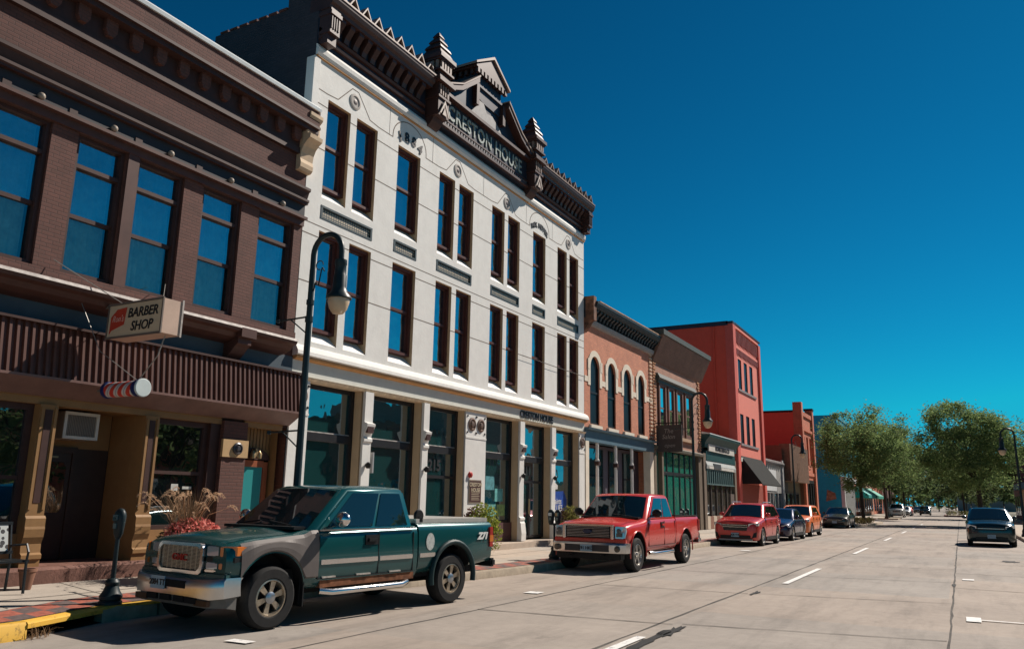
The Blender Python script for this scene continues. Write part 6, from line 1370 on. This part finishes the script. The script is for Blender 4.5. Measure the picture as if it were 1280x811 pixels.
meter_m = mat('meter_dark_green', (.014, .026, .030), .45, var=.3)
def meter(label, x, y, z, double=False, box=True):
    T = thing('parking_meter', label, 'parking meter', (x, y, z), 'parking meters on cast posts')
    p = MB(); p.lathe([(.155, 0), (.155, .03), (.135, .05), (.15, .07), (.15, .11), (.11, .17), (.085, .24), (.095, .26), (.095, .29), (.07, .33), (.036, .34)], (x, y, z), 16); p.build('cast_base', meter_m, T, smooth=30)
    p = MB(); p.lathe([(.034, .33), (.03, .86), (.042, .87), (.042, .9)], (x, y, z), 10); p.build('post', meter_m, T, smooth=40)
    for dx in ((-.10, .10) if double else (0,)):
        hd = MB(); pr = [(.05, .88), (.075, .93), (.085, 1.02), (.095, 1.10), (.098, 1.17), (.085, 1.22), (.055, 1.26), (.015, 1.275)]
        hd.lathe(pr, (0, 0, 0), 16); hd.v = [(x+dx+a, y+b_*.72, z+c) for a, b_, c in hd.v]; ho = hd.build('meter_head', meter_m, T, smooth=50)
        w_ = MB(); w_.box(x+dx-.05, x+dx+.05, y-.078, y-.066, z+1.11, z+1.19); w_.build('meter_window', glass('meter_glass', (.05, .10, .11), .25, wav=0), ho)
        w_ = MB(); w_.box(x+dx-.03, x+dx+.03, y-.075, y-.06, z+1.0, z+1.07); w_.build('coin_plate', mat('meter_plate', (.12, .17, .17), .4, .5), ho)
    if double:
        b_ = MB(); b_.tube([(x-.1, y, z+.9), (x+.1, y, z+.9)], .025, 8); b_.build('yoke', meter_m, T)
    return T
meter('single parking meter by the yellow kerb in front of the barber shop door', -10.32, 7.38, wz(-10.32, 7.38))
meter('double parking meter between the teal pickup and the red pickup', -9.42, 19.45, .16, True)
meter('double parking meter beside the street lamp behind the red pickup', -9.30, 30.6, .16, True)

# barber shop sign and pole
T = thing('barber_sign', 'white box sign lettered BARBER SHOP hung out over the pavement', 'sign', (-11.3, 8.05, 4.1))
sgm = mat('sign_cream', (.62, .50, .34), .55, var=.06, grime=.2)
q = MB(); q.box(-11.92, -10.60, 7.90, 8.26, 4.12, 4.67); bx = q.build('sign_box', mat('sign_case', (.50, .36, .28), .5, var=.1), T)
q = MB(); q.box(-11.90, -10.62, 7.885, 7.899, 4.14, 4.65); fc = q.build('sign_face', sgm, T)
q = MB(); q.box(-11.93, -10.585, 7.875, 7.9, 4.105, 4.135); q.box(-11.93, -10.585, 7.875, 7.9, 4.655, 4.685); q.box(-11.93, -11.905, 7.876, 7.9, 4.135, 4.655); q.box(-10.615, -10.585, 7.876, 7.9, 4.135, 4.655); q.build('sign_rim', mat('dull_rim', (.16, .13, .11), .5), T)
q = MB(); q.box(-10.60, -10.585, 8.235, 8.265, 4.10, 4.70); q.build('end_rim', mat('pale_flashing', (.4, .36, .33)), T)
text('sign_lettering', 'BARBER', .215, ink, T, (-11.06, 7.88, 4.49), axes='-y', depth=.003, shear=.14, bold=.004, wscale=.97)
text('sign_lettering', 'SHOP', .215, ink, T, (-11.06, 7.88, 4.27), axes='-y', depth=.003, shear=.14, bold=.004, wscale=.97)
q = MB(); q.prism([(-11.85, 7.884, 4.18), (-11.80, 7.884, 4.24), (-11.50, 7.884, 4.32), (-11.46, 7.884, 4.60), (-11.70, 7.884, 4.58), (-11.84, 7.884, 4.46)], (0, -.004, 0)); q.build('red_flag', mat('sign_red', (.52, .06, .03), .6), T)
text('flag_lettering', 'Ron\'s', .15, mat('sign_pale', (.62, .40, .33), .6), T, (-11.66, 7.878, 4.42), axes='-y', depth=.002, shear=.3, wscale=.85)
q = MB(); q.tube([(-12.5, 7.2, 5.35), (-11.7, 8.05, 4.67)], .008, 5); q.tube([(-12.5, 9.3, 5.45), (-10.9, 8.1, 4.67)], .008, 5); q.tube([(-12.55, 8.08, 4.72), (-11.9, 8.08, 4.72)], .025, 6); q.build('stay_wire', mat('wire_grey', (.25, .24, .22), .5, .5), T)
T = thing('barber_pole', 'horizontal barber pole sign with red and white stripes under the box sign', 'barber pole', (-11.5, 8.05, 3.3))
def stripes():
    m, t, b = _new('barber_stripes'); N = t.nodes; L = t.links; tc = N.new('ShaderNodeTexCoord'); sp = N.new('ShaderNodeSeparateXYZ'); L.new(tc.outputs['Object'], sp.inputs[0])
    a = N.new('ShaderNodeMath'); a.operation = 'MULTIPLY_ADD'; L.new(sp.outputs[2], a.inputs[0]); a.inputs[1].default_value = -.75; L.new(sp.outputs[0], a.inputs[2])
    f = N.new('ShaderNodeMath'); f.operation = 'MULTIPLY'; L.new(a.outputs[0], f.inputs[0]); f.inputs[1].default_value = 5.0
    fr = N.new('ShaderNodeMath'); fr.operation = 'FRACT'; L.new(f.outputs[0], fr.inputs[0]); cr = N.new('ShaderNodeValToRGB'); cr.color_ramp.interpolation = 'CONSTANT'
    e = cr.color_ramp.elements; e[0].color = (.60, .05, .03, 1); e[1].position = .5; e[1].color = (.60, .58, .54, 1); x_ = e.new(.74); x_.color = (.12, .16, .30, 1); y_ = e.new(.80); y_.color = (.60, .58, .54, 1)
    L.new(fr.outputs[0], cr.inputs[0]); L.new(cr.outputs[0], b.inputs['Base Color']); b.inputs['Roughness'].default_value = .4; return m
q = MB(); q.lathe([(.122, -.40), (.122, .30)], (-11.5, 8.05, 3.3), 24, 'x'); q.build('striped_barrel', stripes(), T, smooth=40)
for a_, b_ in ((-.46, -.38), (.29, .40)):
    q = MB(); q.lathe([(.13, a_), (.136, a_+.02), (.136, b_-.02), (.13, b_)], (-11.5, 8.05, 3.3), 24, 'x'); q.build('blue_end', mat('barber_blue', (.012, .025, .12), .4), T, smooth=30)
q = MB(); q.lathe([(.14, .40), (.146, .41), (.146, .43), (.135, .44)], (-11.5, 8.05, 3.3), 28, 'x'); q.build('round_cap', mat('pole_cap', (.50, .56, .55), .4), T, smooth=30)
q = MB(); q.tube([(-11.2, 8.05, 3.43), (-10.85, 8.08, 3.8), (-10.75, 8.1, 4.12)], .010, 5); q.tube([(-11.25, 8.05, 3.43), (-11.9, 7.8, 3.9), (-12.4, 7.6, 4.9)], .007, 5); q.tube([(-12.2, 8.05, 3.3), (-11.96, 8.05, 3.3)], .02, 6); q.build('hanger', mat('wire_grey', (.25, .24, .22)), T)

# hanging dark sign on the tan building
T = thing('hanging_sign', 'charcoal blade sign with pale script on the tan brick building', 'sign', (-11.6, 37.0, 4.0))
q = MB(); q.box(-12.5, -11.25, 36.96, 37.06, 3.98, 5.25); q.build('sign_board', mat('charcoal_sign', (.06, .052, .048), .6, var=.2), T)
text('sign_lettering', 'The\nSalon', .30, mat('sign_dim', (.30, .28, .25), .6), T, (-11.9, 36.95, 4.82), axes='-y', depth=.003, shear=.2, line=.9)
text('sign_lettering', 'open', .26, mat('sign_dim2', (.26, .24, .22), .6), T, (-11.85, 36.95, 4.28), axes='-y', depth=.003, shear=.2)
q = MB(); q.tube([(-12.6, 37.01, 5.35), (-11.2, 37.01, 5.35)], .03, 6); q.tube([(-12.0, 37.01, 5.25), (-12.0, 37.01, 5.35)], .015, 5); q.build('bracket', black, T)

# bench, pots and planters
T = thing('bench', 'iron bench with a patterned white and black back panel at the left edge', 'bench', (-11.75, 6.0, wz(-11.7, 6)))
z = wz(-11.7, 6); im = mat('iron_bench', (.02, .025, .028), .4, .3)
q = MB(); [q.box(-12.0+i*.09, -11.94+i*.09, 5.1, 6.94, z+.42, z+.45) for i in range(5)]; q.build('seat', im, T)
for y in (5.15, 6.90):
    q = MB(); q.tube([(-11.56, y, z), (-11.58, y, z+.44), (-11.98, y, z+.44), (-12.0, y, z)], .022, 6); q.tube([(-11.58, y, z+.44), (-11.56, y, z+.56), (-11.62, y, z+.66), (-11.9, y, z+.64), (-12.02, y, z+.62)], .018, 6); q.tube([(-11.98, y, z+.44), (-12.08, y, z+.92)], .02, 6); q.build('leg', im, T)
def bpm():
    m, t, b = _new('bench_panel'); N = t.nodes; L = t.links; tc = N.new('ShaderNodeTexCoord'); v = N.new('ShaderNodeTexVoronoi'); v.inputs['Scale'].default_value = 11; L.new(tc.outputs['Object'], v.inputs[0]); cr = N.new('ShaderNodeValToRGB'); cr.color_ramp.interpolation = 'CONSTANT'
    cr.color_ramp.elements[0].color = (.02, .02, .02, 1); cr.color_ramp.elements[1].position = .38; cr.color_ramp.elements[1].color = (.42, .44, .42, 1); L.new(v.outputs['Distance'], cr.inputs[0]); L.new(cr.outputs[0], b.inputs['Base Color']); return m
q = MB(); q.xz([(-11.99, z+.56), (-11.96, z+.56), (-12.04, z+.92), (-12.07, z+.92)], 5.2, 6.84); q.build('back_panel', bpm(), T)
q = MB(); q.box(-12.09, -12.03, 5.15, 6.90, z+.92, z+.96); q.box(-11.99, -11.94, 5.15, 6.90, z+.52, z+.56); q.build('back_rail', im, T)
T = thing('flower_pot', 'small empty brown clay pot on the pavement beside the bench', 'pot', (-11.95, 7.16, wz(-11.95, 7.16)))
z = wz(-11.95, 7.16); q = MB(); q.lathe([(.07, 0), (.11, .24), (.125, .25), (.125, .29), (.10, .29), (.08, .1)], (-11.95, 7.16, z), 18); q.build('pot', mat('clay_pot', (.20, .10, .065), .8), T, smooth=40)
q = MB(); q.lathe([(.10, .24), (.01, .25)], (-11.95, 7.16, z), 14); q.build('soil', mat('soil', (.03, .02, .015), .95), T)

def tuft(mb, c, n, r, h0, h1, droop, wdt=.008, rnd=random):
    """grass blades"""
    for _ in range(n):
        a = rnd.uniform(0, 6.283); L_ = rnd.uniform(h0, h1); d = rnd.uniform(.2, 1)*droop; x0, y0 = c[0]+rnd.uniform(-r, r)*.5, c[1]+rnd.uniform(-r, r)*.5; pts = []
        for i in range(5):
            t = i/4; pts.append(Vector((x0+math.cos(a)*d*L_*t*t, y0+math.sin(a)*d*L_*t*t, c[2]+L_*(t-.35*d*t*t*t))))
        nrm = Vector((-math.sin(a), math.cos(a), 0))
        for i in range(4):
            w0, w1 = wdt*(1-i/4), wdt*(1-(i+1)/4)+.0012; mb.quad(pts[i]-nrm*w0, pts[i]+nrm*w0, pts[i+1]+nrm*w1, pts[i+1]-nrm*w1)
    return mb
def leaves(mb, c, rad, n, s0, s1, rnd=random, keep=None):
    for _ in range(n):
        while True:
            d = Vector((rnd.uniform(-1, 1), rnd.uniform(-1, 1), rnd.uniform(-1, 1)))
            if d.length < 1 and d.length > .25 and (keep is None or keep(d)): break
        p = Vector(c)+Vector((d.x*rad[0], d.y*rad[1], d.z*rad[2])); u = Vector((rnd.gauss(0, 1), rnd.gauss(0, 1), rnd.gauss(0, .7))).normalized(); v = u.orthogonal().normalized(); v = (v*math.cos(rnd.uniform(0, 6.28))+u.cross(v)*math.sin(rnd.uniform(0, 6.28))).normalized(); s = rnd.uniform(s0, s1)
        mb.quad(p-u*s, p+v*s*.45, p+u*s, p-v*s*.45)
T = thing('flower_planter', 'planter of coral red flowers and feathery grass plumes by the barber shop window', 'planter', (-11.45, 9.5, wz(-11.45, 9.5)))
cx_, cy_, z = -11.45, 9.55, wz(-11.45, 9.5)
q = MB(); q.lathe([(.26, 0), (.30, .1), (.42, .48), (.46, .50), (.46, .56), (.40, .56), (.3, .4)], (cx_, cy_, z), 20); q.build('planter_bowl', mat('dark_planter', (.05, .04, .035), .7), T, smooth=40)
q = MB(); q.lathe([(.40, .50), (.01, .55)], (cx_, cy_, z), 16); q.build('soil', mat('soil', (.03, .02, .015)), T)
q = MB(); leaves(q, (cx_+.05, cy_, z+.66), (.50, .52, .38), 2400, .02, .045, keep=lambda d: d.z > -.5 and d.length > .55); fo = q.build('flowers', leafmat('coral_petals', (.60, .12, .10), (.86, .36, .30), .3), T, recalc=False); fo['kind'] = 'stuff'
q = MB(); leaves(q, (cx_, cy_, z+.58), (.58, .58, .34), 900, .03, .06); fo = q.build('foliage', leafmat('planter_green', (.03, .06, .015), (.08, .13, .03)), T, recalc=False); fo['kind'] = 'stuff'
q = MB(); tuft(q, (cx_-.1, cy_, z+.5), 420, .35, .65, 1.15, .65, .005); fo = q.build('grass_blades', leafmat('purple_grass', (.10, .07, .04), (.26, .17, .10)), T, recalc=False); fo['kind'] = 'stuff'
plm = leafmat('plume', (.62, .42, .26), (.85, .63, .44), .4)
q = MB(); rp = random.Random(5)
for k in range(46):
    a = rp.uniform(0, 6.283); rr_ = rp.uniform(.1, .78); b0 = Vector((cx_-.1+math.cos(a)*rr_*.5, cy_+math.sin(a)*rr_*.5, z+1.08)); tip = Vector((cx_-.1+math.cos(a)*rr_, cy_+math.sin(a)*rr_, z+rp.uniform(1.22, 1.56)-.18*rr_))
    q.tube([(cx_-.1, cy_, z+.5), b0, tip], .003, 4)
    dr_ = Vector((math.cos(a), math.sin(a), -.5*rr_-.05))
    for i in range(70):
        t = rp.random(); p = tip+dr_*(.17*t-.03)+Vector((0, 0, .05*math.sin(t*3.1))); u = (dr_*.6+Vector((rp.gauss(0, .5), rp.gauss(0, .5), rp.gauss(0, .5)))).normalized()*.026; n_ = Vector((rp.gauss(0, 1), rp.gauss(0, 1), rp.gauss(0, 1))).normalized()*.004
        q.quad(p-n_, p+n_, p+u+n_*.3, p+u-n_*.3)
fo = q.build('plumes', plm, T, recalc=False); fo['kind'] = 'stuff'
def planter(label, x, y, z, s, cols, nm):
    T = thing('leafy_planter', label, 'planter', (x, y, z), 'leafy planters along the hotel')
    q = MB(); q.lathe([(.20*s, 0), (.30*s, .50*s), (.33*s, .52*s), (.33*s, .58*s), (.27*s, .58*s)], (x, y, z), 18); q.build('pot', mat('dark_brown_pot', (.06, .032, .026), .6), T, smooth=40)
    q = MB(); leaves(q, (x, y, z+.85*s), (.42*s, .45*s, .48*s), 700, .03, .075); leaves(q, (x+.22*s, y+.22*s, z+.5*s), (.2*s, .25*s, .42*s), 300, .03, .06); tuft(q, (x, y, z+.6*s), 60, .3, .5*s, .85*s, .5, .014); o = q.build('foliage', leafmat(nm, *cols), T, recalc=False); o['kind'] = 'stuff'
    q = MB(); leaves(q, (x-.22*s, y-.12*s, z+1.0*s), (.26*s, .3*s, .22*s), 260, .03, .06); o = q.build('purple_foliage', leafmat('purple_leaf', (.10, .05, .04), (.22, .12, .09)), T, recalc=False); o['kind'] = 'stuff'
planter('planter of trailing lime green leaves between the teal pickup and the hotel plaque', -11.55, 19.35, wz(-11.55, 19.35), 1.05, ((.10, .15, .02), (.36, .38, .07)), 'lime_leaf')
planter('planter with red brown leaves by the hotel door beside the blue poster', -11.6, 25.2, wz(-11.6, 25.2), 1.0, ((.09, .10, .03), (.24, .22, .06)), 'olive_leaf')
# service wires strung along the hotel front
T = thing('service_wire', 'thin dark wire strung along the far half of the white hotel front', 'wire', (-12.4, 20, 6)); pts = []
for i in range(41):
    t = i/40; pts.append((-12.52, 23.3+5.3*t, 6.42+.05*(t-.5)**2))
q = MB(); q.tube(pts, .006, 4); q.build('wire', black, T)
T = thing('fire_bell_box', 'small pale box above the hotel plaque pier', 'box', (XF+.1, 15.5, 2.8)); q = MB(); q.box(XF+.0, XF+.08, 15.63, 15.68, 2.25, 2.75); q.build('case', mat('grey_case', (.3, .3, .3), .5), T)

# ================================================================== trees
bark = mat('bark', (.055, .045, .036), .95, var=.3, scale=6, bump=.6, bscale=18)
def tree(label, x, y, z, h, cr, cz, rz, n, seed, leafm, leaf=(.09, .17), group='street trees', cx=0, cy=0, clumps=120, tr=.16):
    rnd = random.Random(seed); T = thing('street_tree', label, 'tree', (x, y, z), group); t = MB()
    fork = max(1.8, cz-rz*.75)
    t.tube([(x, y, z), (x+.03, y, z+.3), (x+.08*rnd.uniform(-1, 1), y+.08*rnd.uniform(-1, 1), z+fork)], [tr*1.5, tr, tr*.85], 9)
    tips = []
    def limb(p, d, L_, r_, lev):
        pts = [p]; q = Vector(p); dd = Vector(d)
        for i in range(4):
            dd = (dd+Vector((rnd.gauss(0, .16), rnd.gauss(0, .16), rnd.gauss(.03, .12)))).normalized(); q = q+dd*L_/4; pts.append(tuple(q))
        t.tube(pts, [r_*(1-.17*i) for i in range(5)], 6 if lev < 2 else 4)
        tips.append(q.copy()); tips.append(Vector(pts[2]))
        if lev < 2:
            for i in range(3): limb(pts[2+i % 3], (dd+Vector((rnd.gauss(0, .7), rnd.gauss(0, .7), rnd.gauss(.1, .35)))).normalized(), L_*.62, r_*.5, lev+1)
    for k in range(5):
        a = k*1.2566+rnd.uniform(-.3, .3); limb((x, y, z+fork-.25+.1*k), Vector((math.cos(a)*.75+cx*.1, math.sin(a)*.75+cy*.1, rnd.uniform(.55, 1.2))).normalized(), (h-fork)*.52, tr*.55, 0)
    t.build('trunk', bark, T, smooth=50)
    c = MB(); per = int(n/clumps)
    for k in range(clumps):
        while True:
            d = Vector((rnd.uniform(-1, 1), rnd.uniform(-1, 1), rnd.uniform(-1, 1))); L_ = d.length
            if .35 < L_ < 1 and not (d.z < -.55 and L_ < .8): break
        lump = 1+.34*noise.noise(Vector((d.x*1.7+seed, d.y*1.7, d.z*1.7)))
        p = Vector((x+cx+d.x*cr*lump, y+cy+d.y*cr*lump, z+cz+d.z*rz*lump)); rr_ = rnd.uniform(.35, .95)*cr*.24
        for _ in range(per):
            e = Vector((rnd.gauss(0, .55), rnd.gauss(0, .55), rnd.gauss(0, .38)))*rr_; u = Vector((rnd.gauss(0, 1), rnd.gauss(0, 1), rnd.gauss(0, .55))).normalized(); v = u.cross(Vector((rnd.gauss(0, 1), rnd.gauss(0, 1), rnd.gauss(0, 1)))).normalized(); s = rnd.uniform(*leaf); q = p+e
            c.quad(q-u*s, q+v*s*.42, q+u*s, q-v*s*.42)
    c.build('crown', leafm, T, recalc=False); return T
lf1 = leafmat('locust_leaves', (.085, .15, .055), (.25, .32, .12), .5); lf2 = leafmat('dark_leaves', (.06, .11, .045), (.17, .22, .085), .5); lf3 = leafmat('far_leaves', (.06, .10, .05), (.15, .19, .08), .5)
tree('airy locust tree on the corner bulb beside the dark grey green sedan', -7.15, 73.2, .15, 9.3, 3.9, 5.9, 3.2, 33000, 3, lf1, leaf=(.07, .13), clumps=210, cx=.2)
tree('forked locust tree in front of the teal awning shops on the far block', -7.7, 104.5, .15, 12, 4.9, 7.9, 4.1, 28000, 11, lf1, leaf=(.09, .17), clumps=190)
tree('large spreading locust tree on the right side behind the dark teal SUV', 1.45, 82, .15, 10.6, 4.5, 6.6, 3.9, 42000, 23, lf1, leaf=(.075, .14), clumps=260, tr=.2, cx=-.55)
tree('dark tree behind the large right hand tree beside the tan store', 9.0, 120, .15, 9.5, 3.2, 6.0, 3.1, 7000, 31, lf2, leaf=(.14, .24), clumps=90)
tree('tall tree on the right kerb beyond the side street', 2.2, 122, .15, 12.5, 5.2, 8.0, 4.3, 15000, 37, lf1, leaf=(.12, .22), clumps=140)
tree('tree over the parked far cars on the left', -9.2, 134, .15, 12, 4.4, 7.6, 4.2, 8000, 41, lf2, leaf=(.16, .28), clumps=100)
tree('tree beside the red kerbed flower island', .5, 158, .15, 12, 4.8, 7.6, 4.6, 7000, 43, lf3, leaf=(.2, .34), clumps=90)
tree('tree past the far white pickup on the left', -9.0, 165, .15, 13, 5, 8, 4.8, 6500, 47, lf3, leaf=(.2, .34), clumps=80)
far_spots = [(-9.5, 190, 12), (3.0, 185, 12), (-10, 220, 13), (4, 215, 12), (-10.5, 260, 14), (4.5, 250, 13), (-9, 300, 14), (3, 300, 13), (-4, 345, 14), (12, 170, 13), (13, 205, 14), (14, 130, 12), (-3, 380, 16), (6, 360, 15), (-5.5, 262, 13), (1.5, 275, 13), (7, 292, 13), (-1.5, 305, 14), (9.5, 240, 13), (18, 180, 14)]
ord_ = ['first', 'second', 'third', 'fourth', 'fifth', 'sixth', 'seventh', 'eighth', 'ninth', 'tenth', 'eleventh', 'twelfth', 'thirteenth', 'fourteenth']
for i, (x_, y_, h_) in enumerate(far_spots):
    tree('distant tree down the street, one of the dark mass closing the view', x_, y_, .1, h_, 5.4, h_*.6, h_*.42, 3000, 60+i, lf3 if i % 2 else lf2, leaf=(.3, .5), clumps=50, group='distant trees closing the street')
for i, (x_, y_) in enumerate(((13, 30), (16, 35), (14, 24))):
    tree('tree across the parking lot mirrored in the barber shop window, %s' % ('nearest the street lamp', 'behind the first', 'nearest the camera')[i], x_, y_, 0, 9.5, 4.0, 5.8, 3.6, 5000, 90+i, lf2, leaf=(.14, .26), clumps=80, group='trees across the parking lot')
fw = MB(); rf = random.Random(77)
for k in range(260):
    px_, py_ = rf.uniform(-150, 170), rf.uniform(415, 450); leaves(fw, (px_, py_, rf.uniform(.5, 9)), (7, 5, rf.uniform(3, 6)), 34, .9, 1.7, rf)
o = fw.build('far_wood', lf3, recalc=False); o['kind'] = 'stuff'; tag(o, 'far line of trees closing the street at the horizon', 'trees')
# low planting
def bed(name, label, x0, x1, y0, y1, z, h, n, m):
    T = thing(name, label, 'plants', ((x0+x1)/2, (y0+y1)/2, z)); q = MB(); rnd = random.Random(n)
    for k in range(n):
        px_, py_ = rnd.uniform(x0, x1), rnd.uniform(y0, y1); leaves(q, (px_, py_, z+h*.45), (.22, .22, h*.5), 26, .05, .11, rnd)
    o = q.build('foliage', m, T, recalc=False); o['kind'] = 'stuff'
bed('plant_bed', 'low dry shrubs round the foot of the corner locust tree', -8.3, -6.7, 71.5, 79, .15, .55, 50, leafmat('dry_shrub', (.08, .075, .03), (.20, .16, .07)))
bed('plant_bed', 'yellow green shrubs on the red kerbed island down the street', -2.2, 2.0, 151, 160, .15, .9, 70, leafmat('yellow_shrub', (.12, .14, .03), (.34, .30, .07)))
T = thing('litter_leaves', 'dry twigs lying in the mouth of the storm drain', 'leaves', (-9.75, 6.1, 0)); q = MB(); tuft(q, (-9.72, 6.0, .01), 60, .35, .06, .22, 1.6, .004); o = q.build('twigs', leafmat('dry_twigs', (.22, .13, .07), (.40, .26, .15)), T, recalc=False); o['kind'] = 'stuff'
